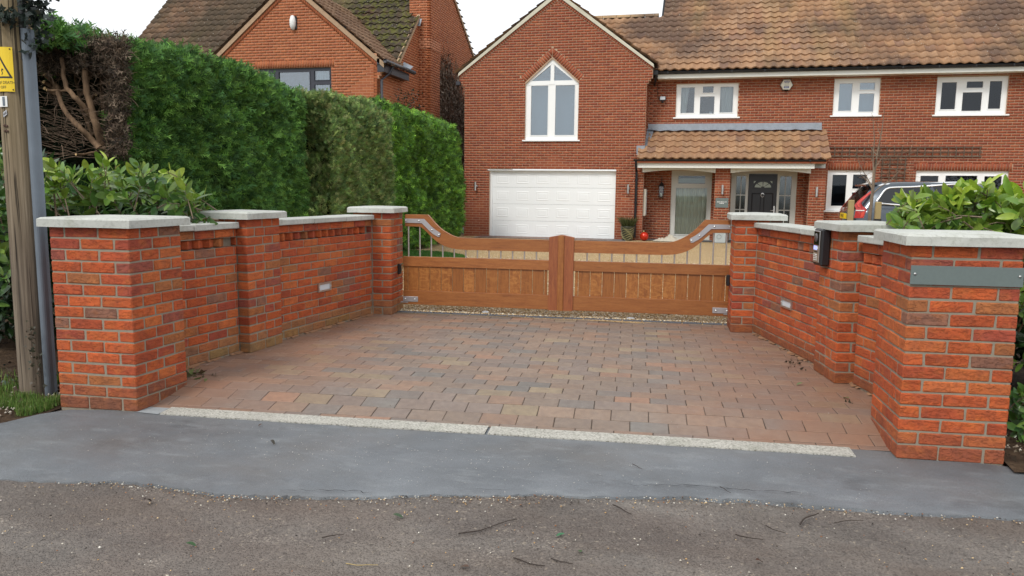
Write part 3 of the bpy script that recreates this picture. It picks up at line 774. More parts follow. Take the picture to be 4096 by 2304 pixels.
wall_brick_light(LWA, LWB, 1.154, 1.380, .444, .534, 'rectangular brick light in the long left wall panel, silver frame, white lens')
wall_brick_light(RWA, RWB, .688, .923, .447, .532, 'rectangular brick light in the long right wall panel, silver frame, white lens')
# photocells on the gate pillars
for a, b, s, lb in ((LG[1], LG[2], .25, 'small black photocell on the left gate pillar'), (RG[3], RG[0], .10, 'small black photocell on the right gate pillar')):
    Mx = frame3(a, b, s, .56); t = thing('photocell', Mx.translation, lb, 'sensor'); m = MB()
    m.cbox((-.032,0,-.058), (.032,.034,.058), .008, M=Mx); m.build('housing', M['black'], t)
    m = MB(); m.cbox((-.02,.033,-.035), (.02,.038,.04), .003, M=Mx); m.build('lens', M['carglass'], t)
# name plate on the right near pillar
Mx = frame3(RN[0], RN[1], .282, 1.039); t = thing('name_plate', Mx.translation, 'blank grey-green rectangular plate with two screws on the widest pillar face', 'sign')
m = MB(); m.cbox((-.284,.0045,-.052), (.284,.013,.052), .0012, M=Mx); m.build('plate', M['slate'], t)
for sx in (-1, 1):
    m = MB(); m.lathe([(.0075,0),(.0075,.003),(.005,.0065),(.0,.008)], (0,0,0), 12, M=Mx @ Matrix.Translation((sx*.263,.013,.006)) @ Matrix.Rotation(-math.pi/2, 4, 'X')); m.build('screw', M['steel'], t, smooth=True)
# intercom on the middle right pillar
Mx = frame3(RM[3], RM[0], .123, 1.062); Mx = Mx @ Matrix.Rotation(0, 4, 'Z')
t = thing('intercom', Mx.translation, 'black door-entry intercom with camera, small lit screen and steel keypad', 'intercom')
m = MB(); m.cbox((-.088,.002,-.142), (.088,.070,.142), .012, M=Mx); m.build('housing', M['black'], t)
m = MB(); m.cbox((-.074,.069,-.118), (.052,.075,.125), .003, M=Mx); m.build('face_plate', M['steel'], t)
m = MB(); m.cbox((-.066,.0745,.015), (.044,.079,.118), .006, M=Mx); m.build('camera_window', M['carglass'], t)
m = MB(); m.lathe([(.034,0),(.033,.004),(.02,.010),(0,.012)], (0,0,0), 20, M=Mx @ Matrix.Translation((-.01,.079,.072)) @ Matrix.Rotation(-math.pi/2, 4, 'X')); m.build('camera_lens', m_plain('lens_dome', (.10,.09,.09), .12), t, smooth=True)
scr = NT('lit_screen', .4); scr.set('Base Color', (.3,.35,.8)); scr.set('Emission Color', (.45,.5,1.0)); scr.b.inputs['Emission Strength'].default_value = .75
m = MB(); m.box((-.062,.0745,-.022), (.006,.0775,.008), M=Mx); m.build('screen', scr.m, t)
m = MB(); m.box((.014,.0745,-.014), (.026,.0775,.004), M=Mx); m.build('call_button', M['white'], t)
m = MB(); m.box((-.062,.0745,-.040), (.02,.0765,-.032), M=Mx); m.build('speaker_slot', M['black'], t)
for r_ in range(4):
    for c_ in range(3):
        m = MB(); m.cbox((-.052+c_*.026,.0745,-.062-r_*.014), (-.038+c_*.026,.078,-.054-r_*.014), .002, M=Mx); m.build('key', M['white'], t)

# ================================================================== GATE
G0, G1 = Vector((-3.25,8.20,0)), Vector((.36,8.43,0)); gd = (G1-G0).normalized(); gn = Vector((gd.y,-gd.x,0))
GM = Matrix(((gd.x,-gn.x,0,G0.x),(gd.y,-gn.y,0,G0.y),(0,0,1,0),(0,0,0,1)))      # x along, y away from the road
def gp_(X, Y):
    d = ray(X, Y); s = gn.dot(G0-EYEV)/gn.dot(d); p = EYEV+d*s; return (p-G0).dot(gd), p.z
cv = lambda x, y: gp_((1550+x/2.684)/1.5901, (780+y/2.684)/1.5901)
upc = [cv(*p) for p in [(190,208),(310,209),(430,212),(455,238),(480,268),(510,303),(540,334),(570,361),(600,384),(640,408),(680,430),(720,446),(760,456),(800,460),(840,463)]]
loc = [cv(*p) for p in [(190,335),(275,337),(355,340),(388,365),(420,394),(450,425),(480,454),(520,490),(560,520),(605,543),(650,561),(700,574),(750,582),(800,586),(850,589)]]
zt, zl, zr = upc[0][1], upc[-1][1], loc[-1][1]
print('gate z', zt, zl, zr, 'len', (G1-G0).length)
LEAF = 1.655
def leaf(flip, label):
    W = (G1-G0).length
    fx = (lambda u: W-u) if flip else (lambda u: u)
    root = thing('gate_leaf', GM @ Vector((fx(.02), .03, .15)), label, 'gate', 'the two leaves of the driveway gate')
    def prof(m, up_, lo_, y0, y1):
        n = len(up_); vs = []
        for y in (y0, y1):
            vs += [GM @ Vector((fx(u), y, z)) for u, z in up_] + [GM @ Vector((fx(u), y, z)) for u, z in lo_]
        N2 = 2*n; fs = []
        for i in range(n-1):
            f = (i, i+1, n+i+1, n+i); fs += [f[::-1], tuple(N2+k for k in f), (i, N2+i, N2+i+1, i+1)[::1], (n+i, n+i+1, N2+n+i+1, N2+n+i)]
        fs += [(0, n, N2+n, N2), (n-1, N2+n-1, N2+2*n-1, 2*n-1)]
        if flip: fs = [f[::-1] for f in fs]
        m.add(vs, fs)
    end = LEAF+.03
    m = MB(); U = [(max(u,.0), z) for u, z in upc]+[(end, zl-.0)]; Lo = [(max(u,.0), z) for u, z in loc]+[(end, zr)]
    prof(m, U, Lo, -.006, .050); m.build('top_rail', M['wood_x'], root)
    bx = lambda m, u0, u1, z0, z1, y0, y1, ch=.003: m.cbox((min(fx(u0),fx(u1)), y0, z0), (max(fx(u0),fx(u1)), y1, z1), ch, M=GM)
    m = MB(); bx(m, 0, end, .592, .703, -.006, .052); m.build('middle_rail', M['wood_x'], root)
    m = MB(); bx(m, 0, end, .155, .316, -.006, .052); m.build('bottom_rail', M['wood_x'], root)
    # vertical boards, each slightly apart from the next
    nb = 13; u = .055; w = (LEAF-.055)/12.25
    bxs = [(0.0, .05)] + [(u+i*w, min(u+(i+1)*w-.005, LEAF)) for i in range(13)]
    for (a, b) in bxs:
        if b-a < .02: continue
        m = MB(); bx(m, a, b, .314, .594, .010+random.uniform(0,.002), .032, .0025); bo = m.build('board', M['wood_z'], root)
        if b-a > .08:
            for s_ in (.28,.78):
                m = MB(); uu = a+(b-a)*s_; m.lathe([(.004,0),(.003,.001)], (0,0,0), 6, M=GM @ Matrix.Translation((fx(uu),.011,.334)) @ Matrix.Rotation(math.pi/2, 4, 'X')); m.build('plug', M['wood_p'], bo)
    # steel balusters
    def zlow(u):
        for (a, za), (b, zb) in zip(Lo, Lo[1:]):
            if a <= u <= b: return za+(zb-za)*(u-a)/(b-a+1e-9)
        return zr
    for i in range(12):
        uu = .060+i*.1335; m = MB(); p0 = GM @ Vector((fx(uu), .022, .70)); p1 = GM @ Vector((fx(uu), .022, zlow(uu)+.01))
        m.tube([p0, p1], .0085, 10, cap=False); m.build('baluster', M['steel'], root, smooth=True)
    # cranked steel strap with four dome bolts
    s_up = [cv(*p) for p in [(190,252),(300,254),(396,256),(430,290),(468,332),(520,375),(562,402),(574,414)]]
    s_lo = [cv(*p) for p in [(190,297),(290,299),(372,302),(405,336),(440,372),(490,416),(540,447),(560,450)]]
    m = MB(); prof(m, [(max(0,u),z) for u,z in s_up], [(max(0,u),z) for u,z in s_lo], -.014, -.007); st = m.build('hinge_strap', M['steel2'], root)
    for p in [(200,272),(342,276),(481,374),(556,427)]:
        uu, zz = cv(*p); m = MB(); m.lathe([(.011,0),(.010,.004),(.006,.008),(0,.009)], (0,0,0), 12, M=GM @ Matrix.Translation((fx(max(uu,.012)),-.014,zz)) @ Matrix.Rotation(math.pi/2, 4, 'X')); m.build('bolt', M['steel'], st, smooth=True)
    m = MB(); bx(m, .0, .178, .186, .247, -.013, -.007, .003); st = m.build('foot_strap', M['steel2'], root)
    for uu in (.028,.142):
        m = MB(); m.lathe([(.011,0),(.010,.004),(.006,.008),(0,.009)], (0,0,0), 12, M=GM @ Matrix.Translation((fx(uu),-.013,.217)) @ Matrix.Rotation(math.pi/2, 4, 'X')); m.build('bolt', M['steel'], st, smooth=True)
    m = MB(); bx(m, -.03, .06, .172, .184, -.01, .03, .002); m.build('hinge_pin_plate', M['steel2'], root)
    # meeting stile with sloping top
    W2 = W/2; a, b = (LEAF+.018, W2-.004)
    m = MB(); vs = []
    zt0, zt1 = .958, .985
    for y in (-.022, .066):
        vs += [GM @ Vector((fx(a), y, .150)), GM @ Vector((fx(b), y, .150)), GM @ Vector((fx(b), y, zt1)), GM @ Vector((fx(a), y, zt0))]
    fs = [(0,1,2,3),(7,6,5,4),(0,4,5,1),(1,5,6,2),(2,6,7,3),(3,7,4,0)]
    m.add(vs, [f[::-1] for f in fs] if flip else fs); m.build('meeting_stile', M['wood_p'], root)
    if not flip:
        m = MB(); m.cbox((W2-.036,-.034,.149), (W2+.030,-.023,.982), .003, M=GM); m.build('cover_strip', M['wood_z'], root)
    return root
leaf(False, 'left wooden gate leaf with swan-neck top rail and steel balusters')
leaf(True, 'right wooden gate leaf with swan-neck top rail and steel balusters')

# ================================================================== HOUSES
def sub_iv(iv, a, b):
    out = []
    for x0, x1 in iv:
        if b <= x0 or a >= x1: out.append((x0, x1)); continue
        if a-x0 > 1e-4: out.append((x0, a))
        if x1-b > 1e-4: out.append((b, x1))
    return out
HB = [((.315,.082,.040),5),((.29,.072,.036),4),((.34,.092,.044),3),((.26,.066,.038),2),((.36,.115,.055),.5)]
NB = [((.40,.125,.052),5),((.37,.11,.048),4),((.43,.14,.06),2)]
class Facade:
    """brick facade: O origin (x,y) of u=0, U direction, outward normal on the right of U; openings are functions of height"""
    def __init__(s, O, U, pal, thick=.10):
        s.O, s.U, s.N, s.pal, s.th = O, U, (U[1], -U[0]), pal, thick
        s.mort = MB(); s.bricks = []
    def P(s, u, n, z): return (s.O[0]+s.U[0]*u+s.N[0]*n, s.O[1]+s.U[1]*u+s.N[1]*n, z)
    def lay(s, z0, rows, iv, h=.075, off0=0):
        """iv(z)-> list of (u0,u1)"""
        for k in range(rows):
            z = z0+k*h
            ivs = iv(z+h*.5)
            if not ivs: continue
            for a, b in ivs:
                vs = [s.P(a,0,z), s.P(b,0,z), s.P(b,-s.th,z), s.P(a,-s.th,z), s.P(a,0,z+h), s.P(b,0,z+h), s.P(b,-s.th,z+h), s.P(a,-s.th,z+h)]
                s.mort.add(vs, [(0,1,5,4),(1,2,6,5),(3,0,4,7),(0,3,2,1),(4,5,6,7)])
                u = math.floor(a/.225)*.225 - (.1125 if (k+off0) % 2 else 0)
                while u < b:
                    x0, x1 = max(u, a+.004), min(u+.215, b-.004)
                    if x1-x0 > .03: s.bricks.append((x0, x1, z+.013, z+h))
                    u += .225
    def soldier(s, u0, z0, u1, z1, height, pitch=.075, w=.065):
        """row of upright bricks along a sloping line, their feet on it"""
        L = math.hypot(u1-u0, z1-z0); du, dz = (u1-u0)/L, (z1-z0)/L; n = int(L/pitch)
        for i in range(n):
            a = i*L/n; b = a+w*L/n/pitch; s.bricks.append(('q', [(u0+du*t-dz*hh, z0+dz*t+du*hh) for t, hh in ((a,.005),(b,.005),(b,height),(a,height))]))
    def build(s, root, matm, mato, mats, n_single, near=None, nameb='brick', wallname='wall'):
        w = s.mort.build(wallname, matm, root)
        idx = list(range(len(s.bricks)))
        if near: idx.sort(key=lambda i: near(s.bricks[i]))
        single = set(idx[:n_single])
        V, Fc, C = [], [], []
        for i, b in enumerate(s.bricks):
            d0 = .003+random.uniform(0,.0015)
            if b[0] == 'q': q = b[1]
            else: q = [(b[0],b[2]),(b[1],b[2]),(b[1],b[3]),(b[0],b[3])]
            vs = [s.P(u, d0, z) for u, z in q]+[s.P(u, -.02, z) for u, z in q]
            fs = [(0,1,2,3),(1,0,4,5),(2,1,5,6),(3,2,6,7),(0,3,7,4)]; c = pick(s.pal)
            if i in single:
                m = MB(); m.add(vs, fs); m.build(nameb, mato, w, color=c)
            else:
                k = len(V); V += vs; Fc += [tuple(j+k for j in f) for f in fs]; C += [c]*5
        if V: np_obj(nameb, np.array(V), np.array(Fc), C, mats, w)
        return w
def tile_mesh(P=.25, L=.345, amp=.044, th=.040, lift=.040):
    n = 8; vs = []; fs = []
    prof = [(i/n*P, amp*(.5+.5*math.cos(2*math.pi*(i/n)))-(amp*.15*math.sin(2*math.pi*i/n))) for i in range(n+1)]
    for u, z in prof: vs.append((u, 0, z+lift))
    for u, z in prof: vs.append((u, L, z))
    for u, z in prof: vs.append((u, 0, z+lift-th))
    for i in range(n):
        fs.append((i, i+1, n+1+i+1, n+1+i)); fs.append((2*(n+1)+i, 2*(n+1)+i+1, i+1, i))
    return vs, fs
TV, TF = tile_mesh()
def tiles(root, O, U, Vd, cols, rows, expo, keep, pal, mato, mats, n_single=0, near=None, name='roof_tile', pitch=.25, tv=None):
    """O lower corner, U along the eave, Vd up the slope"""
    tv = tv or TV
    U = Vector(U).normalized(); Vd = Vector(Vd).normalized(); N = U.cross(Vd); O = Vector(O)
    spots = []
    for r in range(rows):
        for c in range(cols):
            p = O+U*(c*pitch)+Vd*(r*expo)
            if keep(p+U*pitch*.5+Vd*expo*.5, c, r): spots.append((r, p))
    if near: spots.sort(key=lambda t: near(t[1]))
    R3 = Matrix((U, Vd, N)).transposed(); sh = None; V, Fc, C = [], [], []
    for i, (r, p) in enumerate(spots):
        c = pick(pal); jz = random.uniform(-.004,.004); ja = random.uniform(-.006,.006)
        if i < n_single:
            if sh is None:
                sh = bpy.data.meshes.new('roof_tile'); sh.from_pydata(tv, [], TF); sh.materials.append(mato)
            o = bpy.data.objects.new(name, sh); o.color = (*c, 1); link(o, p+N*jz, root)
            o.rotation_mode = 'QUATERNION'; o.rotation_quaternion = (R3 @ Matrix.Rotation(ja, 3, 'Z')).to_quaternion()
        else:
            k = len(V); V += [p+N*(v[2]+jz)+U*v[0]+Vd*(v[1]+ja) for v in tv]; Fc += [tuple(j+k for j in f) for f in TF]; C += [c]*len(TF)
    if V: np_obj(name, np.array(V), np.array(Fc), C, mats, root)
TP = [((.37,.215,.12),4),((.34,.195,.11),4),((.40,.24,.14),2.5),((.31,.17,.10),1.5),((.27,.16,.11),.8)]
NTP = [((.14,.085,.055),4),((.18,.11,.07),3),((.11,.07,.05),3),((.22,.14,.09),1)]

def window(parent, y, x0, x1, z0, z1, panes, name='window', recess=.06, frame=None, glass=None, sill=True, room='room', poly=None, bead=.022, inner=.35, label=None):
    """white frame with real openings; panes = [(x0,x1,z0,z1)] in the frame; faces -y"""
    frame = frame or M['upvc']; glass = glass or M['glass']
    Y = y+recess; m = MB()
    xs = sorted({x0, x1, *[p[0] for p in panes], *[p[1] for p in panes]}); zs_ = sorted({z0, z1, *[p[2] for p in panes], *[p[3] for p in panes]})
    for a, b in zip(xs, xs[1:]):
        for c, d in zip(zs_, zs_[1:]):
            cx, cz = (a+b)/2, (c+d)/2
            if not any(p[0] < cx < p[1] and p[2] < cz < p[3] for p in panes): m.box((a, Y, c), (b, Y+.06, d))
    for p in panes:      # raised sash round each pane
        a, b, c, d = p; g = bead
        for A, B in (((a-g,c-g),(b+g,c-.002)), ((a-g,d+.002),(b+g,d+g)), ((a-g,c-.002),(a-.002,d+.002)), ((b+.002,c-.002),(b+g,d+.002))):
            m.box((A[0], Y-.014, A[1]), (B[0], Y+.001, B[1]))
    w = m.build(name, frame, parent)
    if label: w['label'] = label
    for p in panes:
        m = MB(); m.box((p[0], Y+.022, p[2]), (p[1], Y+.028, p[3])); m.build('pane', glass if not isinstance(glass, list) else glass[panes.index(p)], w)
    if sill:
        m = MB(); m.cbox((x0-.07, y-.05, z0-.045), (x1+.07, Y+.02, z0-.004), .004); m.build('sill', frame, w)
    m = MB(); e = .02
    rx0, rx1, rz0, rz1 = x0+e, x1-e, z0+e, z1-e; D = Y+inner
    m.add([(rx0,Y+.061,rz0),(rx1,Y+.061,rz0),(rx1,Y+.061,rz1),(rx0,Y+.061,rz1),(rx0,D,rz0),(rx1,D,rz0),(rx1,D,rz1),(rx0,D,rz1)], [(4,5,6,7),(0,1,5,4),(3,7,6,2),(0,4,7,3),(1,2,6,5)])
    m.build('room_inside', M[room], w)
    return w, Y
def curtain(w, Y, x0, x1, z0, z1, mat, waves=6, amp=.02, name='curtain', taper=0):
    m = MB(); n = waves*8; vs = []; fs = []
    for j, z in enumerate((z1, (z0+z1)/2, z0)):
        for i in range(n+1):
            t = i/n; xx = x0+(x1-x0)*t; xx = x0+(xx-x0)*(1-taper*(j/2)) if taper > 0 else x1-(x1-xx)*(1+taper*(j/2))
            vs.append((xx, Y+.12+amp*math.sin(t*waves*2*math.pi+.6*math.sin(3*t)+j*.3), z))
    for j in range(2):
        for i in range(n): fs.append((j*(n+1)+i, (j+1)*(n+1)+i, (j+1)*(n+1)+i+1, j*(n+1)+i+1))
    m.add(vs, fs); return m.build(name, mat, w, smooth=True)

# ------------------------------------------------------------------ the house behind the gate
WY, MY = 23.19, 24.0
H = thing('detached_house', (0, WY, 0), 'red brick house with white garage door, orange pantile roof and black front door', 'house')
wx0, wx1 = -7.145, -1.625
AX, AZ = -4.30, 7.10
def gz(x): return AZ-.725*abs(x-AX)      # underside of the verge
wf = Facade((0, WY), (1, 0), HB)
ARX0, ARX1, ARZ0, ARZ1, ARA = -5.232, -3.612, 2.955, 4.66, 5.37
arm = (ARX0+ARX1)/2
def wing_iv(z):
    a, b = wx0, wx1
    if z > 4.45:
        st = min(3, int((z-4.45)/.075)); a -= .055*(st); b += .055*st
    if z > 4.9:
        hw = (AZ-z)/.725
        a, b = max(a, AX-hw), min(b, AX+hw)
    if b-a < .1: return []
    iv = [(a, b)]
    if z < 2.05: iv = sub_iv(iv, -6.335, -2.44)
    if ARZ0-.045 < z < ARZ1: iv = sub_iv(iv, ARX0, ARX1)
    if z >= ARZ1 and z < ARA+.30:
        # sloping head with its row of soldier bricks
        t = (z-ARZ1)/(ARA-ARZ1); hw = (ARX1-ARX0)/2
        o = hw*(1-t)+.342 if z > ARZ1+.169 else hw+max(0, z-ARZ1)*.876
        if o > 0.02: iv = sub_iv(iv, arm-o, arm+o)
    return iv
wf.lay(-.02, 96, wing_iv)
wf.soldier(ARX0-.0, ARZ1+.01, arm, ARA+.012, .215); wf.soldier(arm, ARA+.012, ARX1+.0, ARZ1+.01, .215)
wf.bricks += [('q', [(arm-.006,ARA+.03),(arm-.006,5.64),(arm-.068,5.59),(arm-.135,ARA+.165)][::-1][:4]), ('q', [(arm+.006,ARA+.03),(arm+.135,ARA+.165),(arm+.068,5.59),(arm+.006,5.64)])]
mf_ = MB()
for sgn in (-1, 1):
    hw = (ARX1-ARX0)/2; q = [(arm+sgn*(hw-.01), ARZ1-.04), (arm+sgn*(hw+.17), ARZ1+.15), (arm, ARA+.34), (arm, ARA-.03)]
    vs = [(x, WY+.001, z) for x, z in q]+[(x, WY+.10, z) for x, z in q]; f = [(0,1,2,3),(0,3,7,4)] if sgn < 0 else [(3,2,1,0),(4,7,3,0)]
    mf_.add(vs, f)
mf_.build('arch_mortar', M['hmortar'], H)
near_w = lambda b: (abs(b[0]+4.4)*.6 + b[2]*1.0) if b[0] != 'q' else 99
wall_w = wf.build(H, M['hmortar'], M['hbrick'], M['hbrick_s'], 170, near_w)
# wing side wall (right return) and left side wall
rf = Facade((wx1, WY+.1), (0, 1), HB); rf.lay(-.02, 66, lambda z: [(0, .72)] if z < 4.7 else []); rf.build(H, M['hmortar'], M['hbrick'], M['hbrick_s'], 0)
lf = Facade((wx0, WY+6), (0, -1), HB); lf.lay(-.02, 66, lambda z: [(0, 5.9)]); lf.build(H, M['hmortar'], M['hbrick'], M['hbrick_s'], 0)
# stepped header row and cement verge along the gable
vb = Facade((0, WY-.012), (1, 0), HB)
vb.soldier(wx0-.13, gz(wx0-.13)-.115, AX, AZ-.115, .10, .075); vb.soldier(AX, AZ-.115, wx1+.13, gz(wx1+.13)-.115, .10, .075)
vb.mort.box((0,0,0),(0,0,0)); 
vb.mort = MB()
for sgn, xe in ((-1, wx0-.14), (1, wx1+.14)):
    q = [(xe, gz(xe)-.12), (AX, AZ-.12), (AX, AZ), (xe, gz(xe))]
    vs = [(x, WY-.012, z) for x, z in q]+[(x, WY+.05, z) for x, z in q]
    vb.mort.add(vs, [(0,1,2,3),(1,0,4,5),(0,3,7,4)] if sgn < 0 else [(3,2,1,0),(5,4,0,1),(4,7,3,0)])
vb.build(H, M['hmortar'], M['hbrick'], M['hbrick_s'], 0, wallname='verge_brickwork')
m = MB()
for sgn, xe in ((-1, wx0-.20), (1, wx1+.20)):
    q = [(xe, gz(xe)-.02), (AX, AZ+.01), (AX, AZ+.145), (xe-sgn*.02, gz(xe)+.085)]
    vs = [(x, WY-.05, z) for x, z in q]+[(x, WY+.10, z) for x, z in q]
    fs = [(0,1,2,3),(7,6,5,4),(0,4,5,1),(2,6,7,3),(0,3,7,4)]
    m.add(vs, fs if sgn < 0 else [f[::-1] for f in fs])
m.build('verge', M['verge'], H)
# wing roof tiles
for sgn in (-1, 1):
    sl = math.atan(.725); ex = wx0-.28 if sgn < 0 else wx1+.28
    Vd = (-sgn*math.cos(sl), 0, math.sin(sl)); U = (0, 1, 0) if sgn > 0 else (0, -1, 0)
    Oy = WY-.075 if sgn > 0 else WY-.075+24*.25
    tiles(H, (ex, Oy, gz(ex)+.115), U, Vd, 24, 12, .315, lambda p, c, r: (p.y < 23.6+3.4 if sgn > 0 else True) and (p.x-AX)*sgn > -.02, TP, M['tile'], M['tile_s'])
m = MB()      # wing body and roof void
m.add([(wx0-.2,WY+.1,gz(wx0-.2)+.07),(wx1+.2,WY+.1,gz(wx1+.2)+.07),(AX,WY+.1,AZ+.09),(wx0-.2,WY+6,gz(wx0-.2)+.07),(wx1+.2,WY+6,gz(wx1+.2)+.07),(AX,WY+6,AZ+.09)], [(0,3,5,2),(1,2,5,4),(3,4,5)])
m.build('roof_underlay', M['room'], H)
# arched window
ps = [(-5.06,-4.545,3.10,4.56), (-4.315,-3.735,3.10,4.56)]
W_, Yw = window(H, WY, ARX0, ARX1, ARZ0, ARZ1, ps, glass=M['glass_sky'], room='blind', inner=.5)
m = MB()      # triangular head: rails and mullion
def tri(x0, x1, zb, xa, za, y0, y1, inx, inz):
    pass
hw = (ARX1-ARX0)/2; Y0, Y1 = Yw-.012, Yw+.06
outer = [(ARX0, ARZ1), (ARX1, ARZ1), (arm, ARA)]
for sgn in (-1, 1):
    xo = arm+sgn*hw
    # sloping rail
    q = [(xo, ARZ1-.001), (xo-sgn*.17, ARZ1+.035), (arm, ARA-.17), (arm, ARA)]
    vs = [(x, Y0, z) for x, z in q]+[(x, Y1, z) for x, z in q]; fs = [(0,1,2,3),(0,3,7,4),(1,5,6,2),(7,6,5,4)]
    m.add(vs, fs if sgn < 0 else [f[::-1] for f in fs])
m.box((ARX0+.001, Yw-.010, ARZ1-.075), (ARX1-.001, Y1-.002, ARZ1+.04)); m.box((arm-.055, Yw-.006, ARZ1+.04), (arm+.055, Y1-.004, ARA-.13))
hd = m.build('window_head', M['upvc'], H)
for sgn in (-1, 1):
    q = [(arm+sgn*.055, ARZ1+.04), (arm+sgn*(hw-.16), ARZ1+.04), (arm+sgn*.055, ARA-.20)]
    vs = [(x, Yw+.022, z) for x, z in q]+[(x, Yw+.028, z) for x, z in q]; m = MB(); fs = [(0,1,2),(5,4,3)]
    m.add(vs, fs if sgn > 0 else [f[::-1] for f in fs]); m.build('pane', M['glass_sky'], hd)
m = MB(); m.box((ARX0+.05, Yw+.07, ARZ1), (ARX1-.05, Yw+.5, ARZ1+.02)); m.add([(ARX0,Yw+.45,ARZ1),(ARX1,Yw+.45,ARZ1),(arm,Yw+.45,ARA)],[(0,1,2)]); m.build('room_inside', M['blind'], hd)
# garage door
GX0, GX1, GZ1 = -6.335, -2.44, 2.05
m = MB(); yj = WY+.10
m.box((GX0, yj-.02, -.02), (GX0+.085, yj+.08, GZ1)); m.box((GX0-.05, WY-.02, GZ1-.012), (GX1+.01, yj+.08, GZ1+.012)); m.box((GX1-.02, yj-.02, -.02), (GX1, yj+.08, GZ1-.013))
gdr = m.build('garage_door_frame', M['doorwhite'], H)
edges = [-.01, .48, .965, 1.49, 2.035]; edges = [-.012, .50, 1.015, 1.525, 2.036]
dx0, dx1 = GX0+.088, GX1-.022
for i in range(4):
    m = MB(); m.cbox((dx0, yj, edges[i]+.003), (dx1, yj+.05, edges[i+1]-.002), .003); sec = m.build('door_section', M['doorwhite'], gdr)
    W6 = (dx1-dx0)/6
    for k in range(6):
        cx = dx0+W6*(k+.5); z0, z1 = edges[i]+.115, edges[i+1]-.115
        m = MB(); a, b = cx-.20, cx+.20
        # pressed frame: raised rim, sunk moat, raised field
        def ring(x0, x1, z0_, z1_, y, x2, x3, z2, z3, y2):
            v = [(x0,y,z0_),(x1,y,z0_),(x1,y,z1_),(x0,y,z1_),(x2,y2,z2),(x3,y2,z2),(x3,y2,z3),(x2,y2,z3)]
            m.add(v, [(0,1,5,4),(1,2,6,5),(2,3,7,6),(3,0,4,7)])
        yy = yj-.0005
        ring(a, b, z0, z1, yy, a+.02, b-.02, z0+.02, z1-.02, yy-.006); ring(a+.02, b-.02, z0+.02, z1-.02, yy-.006, a+.045, b-.045, z0+.045, z1-.045, yy-.001)
        ring(a+.045, b-.045, z0+.045, z1-.045, yy-.001, a+.08, b-.08, z0+.075, z1-.075, yy-.005)
        m.add([(a+.08,yy-.005,z0+.075),(b-.08,yy-.005,z0+.075),(b-.08,yy-.005,z1-.075),(a+.08,yy-.005,z1-.075)], [(0,1,2,3)])
        m.build('pressed_panel', M['doorwhite'], sec)
m = MB(); m.box((dx0, yj-.012, -.03), (dx1, yj+.03, -.002)); m.build('rubber_seal', M['rubber'], gdr)
m = MB(); m.box((GX0+.1, yj+.08, -.1), (GX1-.03, yj+.1, GZ1-.02)); m.build('garage_inside', M['room'], gdr)

# main wall
mf = Facade((0, MY), (1, 0), HB)
ops = [(-.80,.98,3.66,4.66), (3.60,4.82,3.67,4.69), (6.26,8.03,3.66,4.68), (3.575,4.78,.965,2.12), (5.905,8.235,.965,2.12), (-.845,.34,-.02,2.10), (.905,2.75,-.02,2.09)]
def main_iv(z):
    iv = [(wx1-.05, 9.9)]
    for a, b, c, d in ops:
        if c-.04 < z < d: iv = sub_iv(iv, a, b)
    if 2.12 < z < 2.33: iv = sub_iv(sub_iv(iv, 3.50, 4.86), 5.83, 8.31)
    return iv
mf.lay(-.02, 66, lambda z: main_iv(z) if z < 4.85 else [])
for a, b in ((3.50,4.86),(5.83,8.31)):
    mf.soldier(a, 2.12, b, 2.12, .215); mf.mort.box((a, MY+.002, 2.12), (b, MY+.1, 2.352))
wall_m = mf.build(H, M['hmortar'], M['hbrick'], M['hbrick_s'], 60, lambda b: (abs(b[0]-3)*.5+b[2]) if b[0] != 'q' else 99)
m = MB(); m.box((wx1, MY+.1, -.1), (9.9, MY+.12, -.05)); m.box((-1.5, MY+1.2, -.1), (9.9, MY+1.3, 5.2)); m.build('inner_wall', M['room'], H)
# eave: fascia, soffit, gutter
EY = 23.62
m = MB(); m.box((-1.34, EY, 4.745), (10.0, EY+.02, 4.865)); m.box((-1.34, EY+.02, 4.745), (10.0, MY+.01, 4.760)); m.build('fascia', M['fascia'], H)
def gutter(parent, x0, x1, y, z, mat, r=.055):
    m = MB(); n = 8; vs, fs = [], []
    for x in (x0, x1):
        for i in range(n+1):
            t = math.pi*i/n; vs.append((x, y+r*math.cos(t), z-r*math.sin(t)))
        for i in range(n+1):
            t = math.pi*i/n; vs.append((x, y+(r-.006)*math.cos(t), z-(r-.006)*math.sin(t)))
    k = 2*(n+1)
    for i in range(n): fs += [(i, i+1, k+i+1, k+i), (n+1+i+1, n+1+i, k+n+1+i, k+n+1+i+1), (i, n+1+i, n+2+i, i+1), (k+i+1, k+n+2+i, k+n+1+i, k+i)]
    fs += [(0, k, k+n+1, n+1), (n, 2*n+1, k+2*n+1, k+n)]
    m.add(vs, fs); x = x0+.3
    while x < x1: m.box((x, y-r-.006, z-r*.9), (x+.03, y+r, z+.004)); x += .9
    return m.build('gutter', mat, parent)
gutter(H, -1.36, 10.0, EY-.06, 4.925, M['gutter'])
m = MB(); m.box((-1.34, EY+.025, 4.77), (10.0, EY+.06, 4.965)); m.box((-.9, MY+.012, 4.60), (9.9, MY+.05, 4.95)) if False else None; m.build('eaves_filler', M['room'], H)
m = MB()
for a, b, c, d in ops[:3]: m.box((a-.05, MY+.015, d+.003), (b+.05, MY+.06, d+.09))
m.build('lintel', M['hmortar'], H)
m = MB(); m.cbox((-1.47, EY-.16, 4.83), (-1.33, EY, 4.97), .01); m.tube([(-1.40,EY-.07,4.86),(-1.40,EY+.02,4.70),(-1.45,EY+.28,4.6)], .034, 8); m.build('gutter_outlet', M['gutter'], H)
